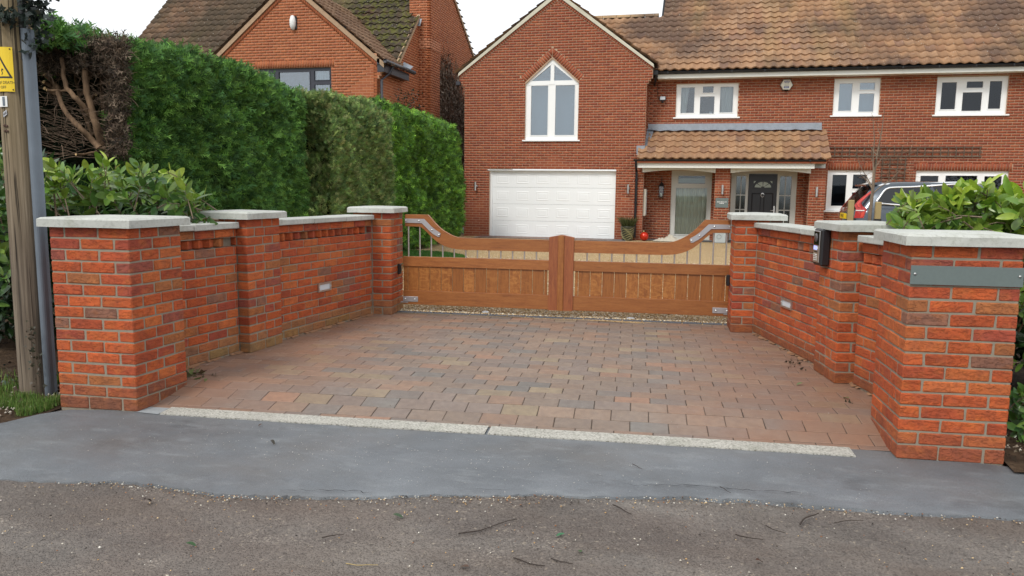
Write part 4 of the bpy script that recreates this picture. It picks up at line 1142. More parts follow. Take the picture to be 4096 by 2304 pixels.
# main roof
PIT_ = math.radians(40); Vd = (0, math.cos(PIT_), math.sin(PIT_))
RY, RZ = EY-.11, 4.955
def mk(p, c, r):
    if p.x < -1.42: return p.z < 7.02 and p.z < 99 and p.x > -4.5 and (p.z > gz(p.x)-.02 or p.x > wx1-.0)
    return True
tiles(H, (-4.60, RY, RZ-.005), (1, 0, 0), Vd, 58, 17, .312, mk, TP, M['tile'], M['tile_s'], 165, lambda p: abs(p.x-1.5)+p.z*1.2)
m = MB(); c_, s_ = math.cos(PIT_), math.sin(PIT_)
m.add([(-4.6,RY+.03,RZ-.03),(9.95,RY+.03,RZ-.03),(9.95,RY+5.2*c_,RZ+5.2*s_-.03),(-1.42,RY+5.2*c_,RZ+5.2*s_-.03),(-1.42,RY+3.2*c_,RZ+3.2*s_-.03),(-4.6,RY+3.2*c_,RZ+3.2*s_-.03),(9.95,RY+10.4*c_,RZ-.03),(-1.42,RY+10.4*c_,RZ-.03)], [(0,1,2,3,4,5),(3,2,6,7)])
m.build('roof_underlay', M['room'], H)
m = MB(); m.box((-1.43, RY+3.1*c_, RZ+3.1*s_), (-1.40, RY+3.1*c_+2, 6.9)); m.build('upper_verge', M['verge'], H)
x = -3.75
while x < -1.5:        # ridge tiles of the lower roof
    m = MB(); seg = 8; vs = []; xx1 = min(x+.44, -1.44)
    for xx in (x, xx1):
        for k in range(seg+1):
            t = math.pi*k/seg; vs.append((xx, RY+3.25*c_+.12*math.cos(t), RZ+3.25*s_-.035+.11*math.sin(t)))
    m.add(vs, [(i+1, i, seg+1+i, seg+2+i) for i in range(seg)]); m.build('ridge_tile', M['tile'], H, color=(.52,.36,.20), smooth=False); x += .45
m = MB()      # dark brush-like gutter guard curling over the roof corner
for k in range(260):
    t = random.random(); a = Vector((-1.62+.28*t, RY+.05+.55*(1-t)**1.0, RZ+.02+.46*(1-t)))+Vector((random.uniform(-.03,.03),random.uniform(-.03,.03),.03))
    if t > .6: a = Vector((-1.36+random.uniform(-.03,.03), RY-.02, 4.93+.12*random.random()))
    d = Vector((random.uniform(-1,1),random.uniform(-1,1),random.uniform(-.4,1))).normalized()*.09; s2 = Vector((d.z,-d.x,d.y)).normalized()*.004
    m.add([a-s2, a+s2, a+d], [(0,1,2)])
m.build('gutter_brush', M['black'], H, kind='stuff')

# upper windows
W1, Y1_ = window(H, MY, -.80, .98, 3.66, 4.66, [(-.66,-.27,3.79,4.53),(-.10,.31,3.76,4.26),(-.03,.27,4.37,4.55),(.47,.84,3.79,4.53)], glass=M['glass_mid'])
curtain(W1, Y1_, -.75, -.42, 3.7, 4.62, M['curtain'], 4, taper=.25); curtain(W1, Y1_, .45, .93, 3.7, 4.62, M['curtain'], 5)
m = MB(); m.cbox((.18, Y1_+.10, 3.70), (.26, Y1_+.16, 3.83), .01); m.build('ornament', M['white'], W1)
W2, Y2_ = window(H, MY, 3.60, 4.82, 3.67, 4.69, [(3.75,4.09,3.80,4.56),(4.29,4.68,3.77,4.27),(4.29,4.68,4.38,4.57)], glass=M['glass_sky'], room='blind')
window(H, MY, 6.26, 8.03, 3.66, 4.68, [(6.40,6.77,3.81,4.54),(6.94,7.42,3.76,4.26),(7.02,7.42,4.38,4.55),(7.59,7.97-.08,3.81,4.55)], glass=M['glass_dark'])
# ground floor windows
window(H, MY, 3.575, 4.78, .965, 2.12, [(3.72,4.10,1.10,1.99),(4.27,4.64,1.60,2.0),(4.27,4.64,1.10,1.49)], glass=M['glass_dark'])
window(H, MY, 5.905, 8.235, .965, 2.12, [(6.04,6.50,1.10,1.98),(6.68,7.48,1.70,1.99),(6.68,7.48,1.10,1.58),(7.66,8.09,1.10,1.98)], glass=M['glass_dark'])
# porch: piers, canopy roof, fascia with shallow arches
for x0, x1 in ((.417,.836),(2.985,3.41)):
    pf = Facade((x0, WY), (1, 0), HB); w_ = x1-x0
    pf.lay(-.02, 29, lambda z: [(0, w_)]); pf.build(H, M['hmortar'], M['hbrick'], M['hbrick_s'], 22, lambda b: -b[2], wallname='porch_pier')
    for O_, U_ in (((x1, WY+.1), (0,1)), ((x0, WY+(.42 if x0 < 1 else .8)), (0,-1))):
        L_ = .32 if x0 < 1 else .7
        pf = Facade(O_, U_, HB); pf.lay(-.02, 29, lambda z: [(0, L_)]); pf.build(H, M['hmortar'], M['hbrick'], M['hbrick_s'], 0, wallname='porch_pier_side')
PE = 22.86; pz = 2.345
m = MB(); m.box((-1.80, PE+.02, 2.13), (3.055, PE+.045, 2.31)); m.build('porch_fascia', M['fascia'], H)
m = MB(); m.box((-1.80, PE+.045, 2.255), (3.05, MY, 2.268)); m.box((-1.62, WY+.1, 2.12), (3.4, WY+.16, 2.3)); m.build('porch_soffit', M['fascia'], H)
for x0, x1 in ((-1.66,.417),(.836,3.0)):      # curved boards under the fascia
    m = MB(); n = 14; vs = []
    for i in range(n+1):
        t = i/n; x = x0+(x1-x0)*t; zz = 2.00+.075*(1-(2*t-1)**2); vs += [(x, WY-.06, 2.128), (x, WY-.06, zz), (x, WY-.03, zz), (x, WY-.03, 2.128)]
    m.add(vs, [f for i in range(n) for f in ((4*i, 4*i+1, 4*i+5, 4*i+4), (4*i+1, 4*i+2, 4*i+6, 4*i+5), (4*i+3, 4*i+7, 4*i+6, 4*i+2))]+[(0,3,2,1),(4*n,4*n+1,4*n+2,4*n+3)]); m.build('arch_board', M['fascia'], H)
gutter(H, -1.90, 3.33, PE-.04, 2.37, M['gutter'])
psl = math.atan2(3.27-2.40, MY-PE+.1); Vp = (0, math.cos(psl), math.sin(psl))
tiles(H, (-1.80, PE-.09, 2.37), (1, 0, 0), Vp, 21, 5, .305, lambda p, c, r: not (c < 1 and r > 1) , TP, M['ptile'], M['tile_s'], 200)
m = MB(); m.add([(-1.8,PE-.05,2.355),(3.36,PE-.05,2.355),(3.36,MY,3.24),(-1.8,MY,3.24),(3.36,PE-.05,2.27),(3.36,MY,2.27),(-1.8,PE-.05,2.27)], [(0,1,2,3),(1,4,5,2),(0,6,4,1)]); m.build('porch_roof_deck', M['hbrick'], H, color=(.3,.09,.045))
m = MB(); n = 40; vs = []
for i in range(n+1):
    x = -1.60+4.93*i/n; jz = .012*math.sin(i*1.7)+random.uniform(-.006,.006); vs += [(x, MY-.010, 3.47), (x, MY-.012, 3.33), (x, MY-.13, 3.265+jz)]
m.add(vs, [f for i in range(n) for f in ((3*i, 3*i+1, 3*i+4, 3*i+3), (3*i+1, 3*i+2, 3*i+5, 3*i+4))]); m.build('lead_flashing', M['lead'], H)
m = MB(); prev = None
for k in range(6):      # stepped lead against the wing wall
    y0 = WY+.0+k*.135; z0 = 2.62+k*.107+.04
    m.box((wx1, y0, z0-.10), (wx1+.012, y0+.15, z0+.13))
m.add([(-1.84,PE+.10,2.50),(-1.58,PE+.10,2.50),(-1.42,MY-.05,3.28),(-1.60,MY-.05,3.30)], [(0,1,2,3)]); m.box((-1.86, WY-.012, 2.56), (-1.62, WY-.006, 2.78)); m.build('lead_flashing', M['lead'], H)
m = MB(); m.tube([(-1.83,PE-.04,2.33),(-1.83,PE-.02,2.16),(-1.83,WY-.06,2.02),(-1.83,WY-.06,.08)], .036, 8)
for z in (.3,1.1,1.75): m.tube([(-1.83,WY-.06,z),(-1.83,WY-.06,z+.05)], .044, 8)
m.build('downpipe', M['gutter'], H)
# glazed porch screen with curtains (left) and the front door (right)
WA, YA = window(H, MY, -.845, .34, .02, 2.10, [(-.70,.22,.17,1.56),(-.64,.14,1.70,1.93)], glass=M['glass'], frame=M['greyframe'], sill=True, bead=.03, inner=.5)
curtain(WA, YA, -.78, -.22, .05, 1.7, M['linen'], 5, .025, taper=.06); curtain(WA, YA, -.25, .30, .05, 1.7, M['linen'], 5, .025, taper=.02)
m = MB(); m.box((-.66, YA+.30, 1.72), (.16, YA+.32, 1.86)); m.build('pale_blind', M['curtain'], WA)
D0, D1 = 1.40, 2.205
lights = []
for a, b in ((1.05,1.32),(2.28,2.60)):
    mx_ = (a+b)/2
    for z0, z1 in ((.15,.50),(.53,.93),(.96,1.36),(1.39,1.93)):
        lights += [(a, mx_-.012, z0, z1), (mx_+.012, b, z0, z1)]
WD, YD = window(H, MY, .905, 2.75, .02, 2.09, lights+[(D0,D1,.05,2.0)], glass=M['glass_obs'], frame=M['greyframe'], sill=False, bead=.008, name='door_screen')
for ch in list(WD.children): pass
m = MB(); m.cbox((D0+.005, YD-.03, .055), (D1-.005, YD+.02, 1.995), .004); dr = m.build('front_door', M['doorblack'], H)
for a, b, z0, z1 in ((1.50,1.77,.20,.72),(1.84,2.11,.20,.72),(1.50,1.77,.80,1.44),(1.84,2.11,.80,1.44)):
    m = MB(); y = YD-.031
    v = [(a,y,z0),(b,y,z0),(b,y,z1),(a,y,z1),(a+.03,y-.014,z0+.03),(b-.03,y-.014,z0+.03),(b-.03,y-.014,z1-.03),(a+.03,y-.014,z1-.03)]
    m.add(v, [(0,1,5,4),(1,2,6,5),(2,3,7,6),(3,0,4,7),(4,5,6,7)]); m.build('door_panel', M['doorblack'], dr)
m = MB(); cx, cz, R_ = 1.805, 1.60, .235; n = 10      # sunburst glass
for i in range(4):
    t0, t1 = math.pi*i/4+.06, math.pi*(i+1)/4-.06; ring_ = [(cx+R_*math.cos(t0+(t1-t0)*k/4), cz+.17/.235*R_*math.sin(t0+(t1-t0)*k/4)) for k in range(5)]; inn = [(cx+.05*math.cos(t1), cz+.04*math.sin(t1)), (cx+.05*math.cos(t0), cz+.04*math.sin(t0))]
    q = ring_+inn; m.add([(x, YD-.034, z) for x, z in q], [tuple(range(len(q)))[::-1]])
for sx in (-1, 1): m.add([(cx+sx*.20,YD-.034,1.79),(cx+sx*.26,YD-.034,1.79),(cx+sx*.26,YD-.034,1.72)], [(0,1,2) if sx < 0 else (2,1,0)])
m.build('fanlight', m_plain('pale_obscured_glass', (.40,.46,.40), .2), dr)
m = MB(); m.tube([(cx+(R_+.02)*math.cos(t), YD-.036, cz+.185*math.sin(t)) for t in [math.pi*k/14 for k in range(15)]]+[], .012, 5); m.build('fanlight_bead', M['doorblack'], dr)
m = MB(); m.tube([(cx+.045*math.cos(t), YD-.05, 1.38+.055*math.sin(t)) for t in [2*math.pi*k/14 for k in range(14)]], .009, 5); m.lathe([(.022,0),(.018,.02),(.0,.024)], (cx,YD-.03,1.43), 10, M=Matrix.Rotation(math.pi/2,4,'X')); m.build('knocker', M['chrome'], dr)
m = MB(); m.cbox((2.13,YD-.045,.82),(2.17,YD-.028,1.07),.003); m.tube([(2.15,YD-.045,.93),(2.15,YD-.08,.93),(2.05,YD-.08,.93)], .011, 6); m.build('handle', M['chrome'], dr)
m = MB(); m.add([(-1.62,WY-.1,.012),(3.4,WY-.1,.012),(3.4,MY,.012),(-1.62,MY,.012)],[(0,1,2,3)]); m.build('porch_floor', m_plain('dark_paving', (.09,.09,.09), .8), H)
# small setts before the garage
sett = MB(); y = WY-.80
random.seed(5)
r_ = 0
while y < WY+.05:
    x = -6.45-(.1 if r_ % 2 else 0)
    while x < -2.2:
        g = random.uniform(.10,.24); sett.box((x, y, -.05), (x+.195, y+.09, .022), tone=(g,g,g*1.03)); x += .205
    y += .10; r_ += 1
ga = sheet('garage_apron', [(-6.6,WY-.82),(-2.3,WY-.82),(-2.3,WY+.1),(-6.6,WY+.1)], .016, m_plain('pale_joint', (.45,.44,.42), .9))
sett.build('sett', M['paver_s'], ga, kind='stuff')
# climbing-plant trellis
t = thing('trellis', (5.5, MY-.05, 2.5), 'weathered wooden trellis, long strip with an upright above the ground floor windows', 'trellis')
for z in (2.515, 2.64, 2.765):
    m = MB(); m.box((3.48, MY-.035, z-.014), (7.51, MY-.018, z+.014)); m.build('lath', M['trellis'], t)
for i in range(21):
    x = 3.52+i*.197; m = MB(); m.box((x-.013, MY-.052, 2.49), (x+.013, MY-.036, 2.79)); m.build('lath', M['trellis'], t)
for x in (5.0, 5.2, 5.4, 5.6):
    m = MB(); m.box((x-.013, MY-.052, 1.5), (x+.013, MY-.036, 2.495)); m.build('lath', M['trellis'], t)
for k in range(8):
    z = 1.55+k*.125; m = MB(); m.box((4.96, MY-.035, z-.012), (5.64, MY-.018, z+.012)); m.build('lath', M['trellis'], t)
random.seed(21)
cl = MB()
for k in range(70):
    x = random.gauss(5.1,.45); z = random.uniform(1.5,2.7); p = Vector((x, MY-.07, z)); pts = [p]
    d = Vector((random.uniform(-1,1), random.uniform(-.1,.0), random.uniform(-.2,1))).normalized()
    for _ in range(4): d = (d+Vector((random.uniform(-.4,.4), random.uniform(-.12,.05), random.uniform(-.4,.3)))).normalized(); pts.append(pts[-1]+d*.11)
    cl.tube(pts, [.006,.005,.004,.003,.002], 4)
tag(cl.build('climbing_stems', M['twig'], kind='stuff'), 'bare brown climber stems tangled over the trellis upright', 'climber')

# small things on the house
def spun(name, mat, parent, prof, c, seg=12, smooth=True):
    m = MB(); m.lathe(prof, c, seg); return m.build(name, mat, parent, smooth=smooth)
for x, z, lb in ((-6.767,1.55,'steel tube wall light left of the white garage door'), (-2.068,1.52,'steel tube wall light between garage door and black downpipe'), (.63,1.53,'steel tube wall light above the small house name plate'), (3.18,1.5,'steel tube wall light on the brick pier right of the front door')):
    t = thing('wall_light', (x, WY-.02, z), lb, 'wall light', 'steel up-and-down wall lights')
    m = MB(); m.tube([(x, WY-.075, z-.13), (x, WY-.075, z+.13)], .032, 14); m.build('tube', M['steel'], t, smooth=False)
    m = MB(); m.lathe([(.045,0),(.045,.02),(.02,.05)], (x+.01, WY-.004, z), 12, M=Matrix.Rotation(math.pi/2,4,'X')); m.build('bracket', M['steel'], t)
    m = MB(); m.tube([(x, WY-.075, z-.138),(x, WY-.075, z-.129)], .026, 12); m.build('lamp_glass', M['lens'], t)
t = thing('house_name_plate', (.62, WY-.01, 1.12), 'small square grey plate with two faint white lines on the porch pier', 'sign')
m = MB(); m.cbox((.455,WY-.018,1.01),(.815,WY-.006,1.29),.002); m.build('plate', M['slate'], t)
for k, (a, b, z) in enumerate([(.50,.545,1.165),(.555,.585,1.165),(.60,.66,1.165),(.67,.70,1.165),(.715,.735,1.167),(.745,.765,1.167),(.57,.60,1.125),(.61,.645,1.125),(.655,.69,1.125)]):
    m = MB(); m.box((a,WY-.0205,z),(b,WY-.018,z+.018)); m.build('lettering', M['white'], t)
t = thing('floodlight', (-1.19, MY-.05, 4.15), 'small black security floodlight under the eave beside the gable wing', 'floodlight')
m = MB(); m.cbox((-1.28,MY-.12,4.14),(-1.10,MY-.05,4.27),.01); m.build('body', M['black'], t)
m = MB(); m.box((-1.265,MY-.127,4.165),(-1.115,MY-.119,4.26)); m.build('glass', M['lens'], t)
m = MB(); m.lathe([(.0,-.05),(.035,-.03),(.04,0),(.02,.02)], (-1.19,MY-.10,4.11), 10); m.tube([(-1.30,MY-.01,4.2),(-1.35,MY-.01,4.3),(-1.35,MY-.01,4.7)], .006, 4); m.tube([(-1.19,MY-.06,4.2),(-1.19,MY+.0,4.2)],.02,6); m.build('sensor', M['black'], t)
t = thing('alarm_box', (2.305, MY-.04, 4.40), 'cream hexagonal alarm box lettered PHA Security Systems under the eave', 'alarm box')
hexo = [(2.13,4.535),(2.21,4.40),(2.39,4.395),(2.475,4.53),(2.395,4.69),(2.215,4.69)]
ctr = (2.303, 4.54)
def hexmesh(s0, y0, s1, y1, mat, nm):
    m = MB(); sc_ = lambda s: [(ctr[0]+(x-ctr[0])*s, ctr[1]+(z-ctr[1])*s) for x, z in hexo]
    vs = [(x,y0,z) for x, z in sc_(s0)]+[(x,y1,z) for x, z in sc_(s1)]
    m.add(vs, [(i,(i+1)%6,6+(i+1)%6,6+i) for i in range(6)]+[tuple(range(6,12))]); return m.build(nm, mat, t)
hexmesh(1.06, MY-.0, 1.06, MY-.045, M['black'], 'back_plate'); hexmesh(1.0, MY-.04, .90, MY-.085, M['cream'], 'cover')
YL = MY-.087
m = MB(); m.lathe([(0,-.045),(.05,-.03),(.06,0)], (2.30,MY-.045,4.40), 10); m.build('strobe', M['carglass'], t)
lm_ = plane_mat((1,0,0), (0,-1,0))
for (a, b, c, d) in ((2.235,2.375,4.60,4.655),(2.228,2.368,4.44,4.495)):
    m = MB(); m.box((a,YL,c),(b,YL+.003,d)); m.build('printed_band', M['navy'], t)
mesh_text('lettering', 'PHA', .060, M['white'], t, lambda x, y: Vector((2.305+x*1.05, YL-.0015, 4.6275+y)))
mesh_text('lettering', 'Security', .036, M['greytext'], t, lambda x, y: Vector((2.302+x, YL-.0012, 4.567+y)))
mesh_text('lettering', 'Systems', .036, M['greytext'], t, lambda x, y: Vector((2.300+x, YL-.0012, 4.525+y)))
for z, w_ in ((4.476,.045),(4.455,.055)):
    m = MB(); m.box((2.298-w_,YL-.0012,z-.004),(2.298+w_,YL-.0002,z+.004)); m.build('small_print', M['lens'], t)
t = thing('wall_lantern', (-1.13, MY-.05, 1.28), 'black iron coach lantern hanging on the dark porch wall', 'lantern')
m = MB(); cx, cy = -1.13, MY-.13
m.lathe([(.085,1.27),(.095,1.29),(.095,1.30)], (cx,cy,0), 4, M=Matrix.Rotation(math.pi/4,4,'Z')); m.lathe([(.105,1.60),(.11,1.62),(.05,1.70),(.015,1.74)], (cx,cy,0), 4, M=Matrix.Rotation(math.pi/4,4,'Z'))
for sx in (-1,1):
    for sy in (-1,1): m.tube([(cx+sx*.06,cy+sy*.06,1.29),(cx+sx*.07,cy+sy*.07,1.61)], .007, 4)
m.tube([(cx,cy,1.73),(cx,cy+.02,1.86),(cx,MY-.01,1.90),(cx,MY-.01,1.6)], .009, 5); m.build('cage', M['black'], t)
m = MB(); m.tube([(cx,cy,1.295),(cx,cy,1.40)], .028, 10); m.build('candle', M['cream'], t)
m = MB(); m.box((cx-.058,cy-.058,1.30),(cx+.058,cy+.058,1.60)); m.build('lantern_glass', M['glass'], t)
t = thing('meter_box', (-1.60, WY+.4, .9), 'slim white cabinet on the side wall inside the porch', 'cabinet')
m = MB(); m.cbox((wx1+.002,WY+.16,.72),(wx1+.07,WY+.62,1.52),.01); m.build('case', M['cream'], t)
m = MB(); m.cbox((wx1+.069,WY+.19,.75),(wx1+.078,WY+.59,1.49),.004); m.build('door', M['white'], t)
# pots, bauble, cloth
def blades(n, c, h, r, spread, pal, w=.006, seed=1):
    g = np.random.default_rng(seed); V, Fc, C = [], [], []
    for i in range(n):
        a = g.uniform(0,6.28); rr = r*math.sqrt(g.uniform(0,1)); bx, by = c[0]+rr*math.cos(a), c[1]+rr*math.sin(a)
        hh = h*g.uniform(.5,1.1); lean = spread*g.uniform(.2,1); tx, ty = bx+lean*hh*math.cos(a+g.uniform(-.8,.8)), by+lean*hh*math.sin(a+g.uniform(-.8,.8))
        p = g.uniform(0,6.28); dx_, dy_ = w*math.cos(p), w*math.sin(p); k = len(V)
        V += [(bx-dx_,by-dy_,c[2]),(bx+dx_,by+dy_,c[2]),((bx+tx)/2+dx_*.7,(by+ty)/2+dy_*.7,c[2]+hh*.62),((bx+tx)/2-dx_*.7,(by+ty)/2-dy_*.7,c[2]+hh*.62),(tx,ty,c[2]+hh)]
        Fc += [(k,k+1,k+2),(k,k+2,k+3),(k+3,k+2,k+4)]; col = np.array(pal[g.integers(len(pal))])*g.uniform(.7,1.25); C += [col]*3
    return np.array(V), np.array(Fc), C
px, py = -2.02, 22.9
t = thing('plant_pot', (px, py, 0), 'dark pot with pale wavy lines holding a spiky shrub beside the downpipe', 'plant pot')
spun('pot', M['terracotta'], t, [(.12,.01),(.15,.03),(.205,.40),(.215,.42),(.19,.425),(.18,.38)], (px,py,0), 20)
m = MB()
for k in range(7):
    m.tube([(px+(.155+.05*(z/.42))*math.cos(a_+.0), py+(.155+.05*(z/.42))*math.sin(a_), z) for a_, z in [(math.pi*(1.0+j/9), .06+k*.05+.035*math.sin(j*1.1+k*.9)) for j in range(10)]], .006, 4)
m.build('glaze_pattern', M['gold'], t)
V, Fc, C = blades(500, (px,py,.36), .36, .14, .9, [(.10,.12,.04),(.16,.17,.07),(.07,.08,.03)], .008, 3); np_obj('foliage', V, Fc, C, M['grass'], t)
t = thing('bauble', (-1.53, 22.9, .0), 'large shiny red bauble lying on the porch step', 'ornament')
spun('ball', M['red'], t, [(.0,.0)]+[(.13*math.sin(a_), .13-.13*math.cos(a_)) for a_ in [math.pi*k/12 for k in range(1,12)]]+[(0,.26)], (-1.53,22.9,.012), 20)
spun('cap', M['gold'], t, [(.025,.0),(.025,.03),(.01,.04)], (-1.55,22.9,.268), 10)
V = []; n1, n2 = 26, 14
for j in range(n2+1):
    for i in range(n1+1):
        u, v = i/n1, j/n2; env = math.sin(math.pi*u)**.7*math.sin(math.pi*v)**.7
        V.append((-1.28+.86*u, 22.75+.36*v, .02+env*(.07+.10*math.exp(-((u-.62)/.2)**2)+.035*math.sin(u*19+v*7)+.02*math.sin(u*37-v*11))))
m = MB(); m.add(V, [(j*(n1+1)+i, j*(n1+1)+i+1, (j+1)*(n1+1)+i+1, (j+1)*(n1+1)+i) for j in range(n2) for i in range(n1)])
tag(m.build('crumpled_cloth', M['cloth'], smooth=True), 'pale crumpled cloth heaped on the porch floor beside the red bauble', 'cloth')
px, py = .61, 22.95
t = thing('square_planter', (px, py, 0), 'pale blue square planter with a small bush by the porch pier', 'plant pot')
m = MB(); m.cbox((px-.165,py-.165,.012),(px+.165,py+.165,.30),.012); m.cbox((px-.175,py-.175,.30),(px+.175,py+.175,.335),.008); m.build('pot', M['pinkb'], t)
m = MB(); m.tube([(px-.02+.06*math.cos(a_), py-.168, .19+.06*math.sin(a_)) for a_ in [2*math.pi*k/16 for k in range(17)]], .004, 4); m.build('ring_mark', M['greytext'], t)
V, Fc, C = blades(350, (px,py,.31), .22, .15, .8, [(.03,.06,.02),(.05,.09,.03)], .012, 4); np_obj('foliage', V, Fc, C, M['grass'], t)

# ------------------------------------------------------------------ neighbouring house beyond the hedge
random.seed(31)
NY, NX = 20.12, -8.70
N_ = thing('neighbouring_house', (-12, NY, 0), 'red brick house beyond the hedge with brown mossy tiles and tall outside chimney', 'house')
NAX, NAZ, NS = -11.26, 7.02, .812
def ngz(x): return NAZ-NS*abs(x-NAX)
def n_iv(z):
    a, b = -13.82, NX
    if z > 4.35: st = min(3, int((z-4.35)/.075)); a -= .05*st; b += .05*st
    if z > 4.85: hw = (NAZ-z)/NS; a, b = max(a, NAX-hw), min(b, NAX+hw)
    if b-a < .1: return []
    iv = [(a, b)]
    if 3.3 < z < 4.765: iv = sub_iv(iv, -12.30, -10.06)
    if 4.765 <= z < 4.98: iv = sub_iv(iv, -12.40, -9.95)
    return iv
nf = Facade((0, NY), (1, 0), NB); nf.lay(0, 94, n_iv); nf.soldier(-12.40, 4.765, -9.95, 4.765, .205); nf.mort.box((-12.4,NY+.002,4.765),(-9.95,NY+.1,4.98))
nf.build(N_, M['nmortar'], M['hbrick'], M['hbrick_s'], 60, lambda b: (-b[1]+abs(b[2]-4)) if b[0] != 'q' else 99)
vb = Facade((0, NY-.01), (1, 0), NB)
vb.soldier(NX+.14, ngz(NX+.14)-.02, NAX, NAZ-.02, .001); vb.bricks = []
for sgn, xe in ((-1, -13.96), (1, NX+.14)):
    L = math.hypot(NAX-xe, NAZ-ngz(xe)); n = int(L/.075)
    for i in range(n):
        t = (i+.1)/n; t2 = (i+.9)/n; P2 = lambda t_, h_: (xe+(NAX-xe)*t_, ngz(xe)+(NAZ-ngz(xe))*t_-h_)
        q = [P2(t,.20), P2(t2,.20), P2(t2,.07), P2(t,.07)]; vb.bricks.append(('q', q if sgn < 0 else [q[1],q[0],q[3],q[2]]))
vb.mort.box((0,NY+.05,0),(.01,NY+.06,.01)); vb.build(N_, M['nmortar'], M['hbrick'], M['hbrick_s'], 0, wallname='verge_brickwork')
m = MB()
for sgn, xe in ((-1, -14.05), (1, NX+.22)):
    q = [(xe, ngz(xe)-.06), (NAX, NAZ-.06), (NAX, NAZ+.08), (xe, ngz(xe)+.08)]; vs = [(x, NY-.05, z) for x, z in q]+[(x, NY+.08, z) for x, z in q]; fs = [(0,1,2,3),(0,4,5,1),(2,6,7,3),(0,3,7,4)]
    m.add(vs, fs if sgn < 0 else [f[::-1] for f in fs])
m.build('verge', M['nverge'], N_)
MEY, MEZ = 21.72, 5.06
rear_z = lambda y: 8.04-.65*(y-26.86)
def side_iv(z):
    if z < 5.1: return [(.0, 9.2)]
    a, b = (MEY+(z-MEZ))-NY, (26.86+(8.04-z)/.65)-NY
    return [(a, min(b, 9.2))] if b > a else []
sf = Facade((NX, NY), (0, 1), NB); sf.lay(0, 118, side_iv); sf.build(N_, M['nmortar'], M['hbrick'], M['hbrick_s'], 120, lambda b: b[0]+abs(b[2]-4))
def band_pal(b): return b
for O_, U_, L_ in (((NX-.02, 23.40), (1,0), .38), ((NX+.36, 23.40), (0,1), .95)):
    cf = Facade(O_, U_, NB); cf.lay(0, 77, lambda z: [(0, L_)]); cf.build(N_, M['nmortar'], M['hbrick'], M['hbrick_s'], 0, wallname='chimney')
    O2 = (O_[0]-.03*(U_[0] == 1), O_[1]-.012) if U_[0] == 1 else (O_[0]+.012, O_[1]-.012)
    cf = Facade(O2, U_, [((.50,.20,.11),1)]); cf.lay(77*.075, 4, lambda z: [(0, L_+.03+.012)]); cf.build(N_, M['nmortar'], M['hbrick'], M['hbrick_s'], 0, wallname='chimney_band')
    cf = Facade((O2[0]-.25*(U_[0] == 1), O2[1]), U_, NB); cf.lay(81*.075, 42, lambda z: [(0, L_+.042+.25*(U_[0] == 1))]); cf.build(N_, M['nmortar'], M['hbrick'], M['hbrick_s'], 0, wallname='chimney')
m = MB(); m.box((NX-.25, 23.46, 0), (NX+.30, 24.3, 9.2)); m.build('chimney_core', M['nmortar'], N_)
p = yp(1046, 52, 23.3); m = MB()
m.add([(p.x-.34,23.22,p.z-.14),(p.x+.16,23.24,p.z-.18),(p.x+.20,23.30,p.z+.05),(p.x-.10,23.34,p.z+.07),(p.x-.12,23.34,p.z+.16),(p.x-.20,23.33,p.z+.15)], [(0,1,2,3,4,5)]); m.build('lead_flashing', M['lead'], N_)
# roofs
wz = lambda x: ngz(x)+.12
mz = lambda y: MEZ+.06+(y-MEY)
sl = math.atan(NS); VdR = (-math.cos(sl), 0, math.sin(sl))
tiles(N_, (NX+.30, NY-.06, ngz(NX+.30)+.10), (0,1,0), VdR, 24, 13, .30, lambda p, c, r: p.x > NAX-.05 and wz(p.x) > mz(p.y)-.05, [((.27,.17,.11),5),((.24,.145,.095),4),((.31,.20,.13),2)], M['wtile_s'], M['wtile_s'])
tiles(N_, (-14.12, NY-.06+24*.25, ngz(-14.12)+.10), (0,-1,0), (math.cos(sl), 0, math.sin(sl)), 24, 13, .30, lambda p, c, r: p.x < NAX+.05 and wz(p.x) > mz(p.y)-.05, NTP, M['ntile_s'], M['ntile_s'])
s45 = math.sqrt(.5)
tiles(N_, (-18.4, MEY-.12, MEZ-.06), (1,0,0), (0,s45,s45), 40, 17, .30, lambda p, c, r: (mz(p.y) > wz(p.x)-.05 or p.x < -14.1) and p.x < NX+.02 and not(p.x > NX-.28 and p.y > 23.3), NTP, M['ntile_m'], M['ntile_m'], 120, lambda p: -p.x, pitch=.25)
m = MB(); m.add([(-18.4,MEY-.05,MEZ-.03),(NX-.02,MEY-.05,MEZ-.03),(NX-.02,25.56,8.8),(-18.4,25.56,8.8),(NX-.02,29.4,6.4),(-18.4,29.4,6.4)], [(0,1,2,3),(3,2,4,5)]); m.build('roof_underlay', M['room'], N_)
m = MB()
for a, b in (((MEY-.15, MEZ-.12), (25.6, 8.86)), ((25.6, 8.86), (29.5, rear_z(29.5)+.02))):
    vs = [(NX+.05,a[0],a[1]-.02),(NX+.05,b[0],b[1]-.02),(NX+.05,b[0],b[1]+.10),(NX+.05,a[0],a[1]+.10),(NX-.05,a[0],a[1]+.10),(NX-.05,b[0],b[1]+.10)]
    m.add(vs, [(0,1,2,3),(3,2,5,4)])
m.build('side_verge', M['nverge'], N_)
m = MB()      # tile ends seen above the rear verge
for k in range(14):
    y = 25.7+k*.27; z = rear_z(y)+.10; m.box((NX-.03,y,z-.02),(NX+.065,y+.255,z+.010))
m.build('verge_tile_ends', M['ntile_s'], N_, color=(.1,.07,.05))
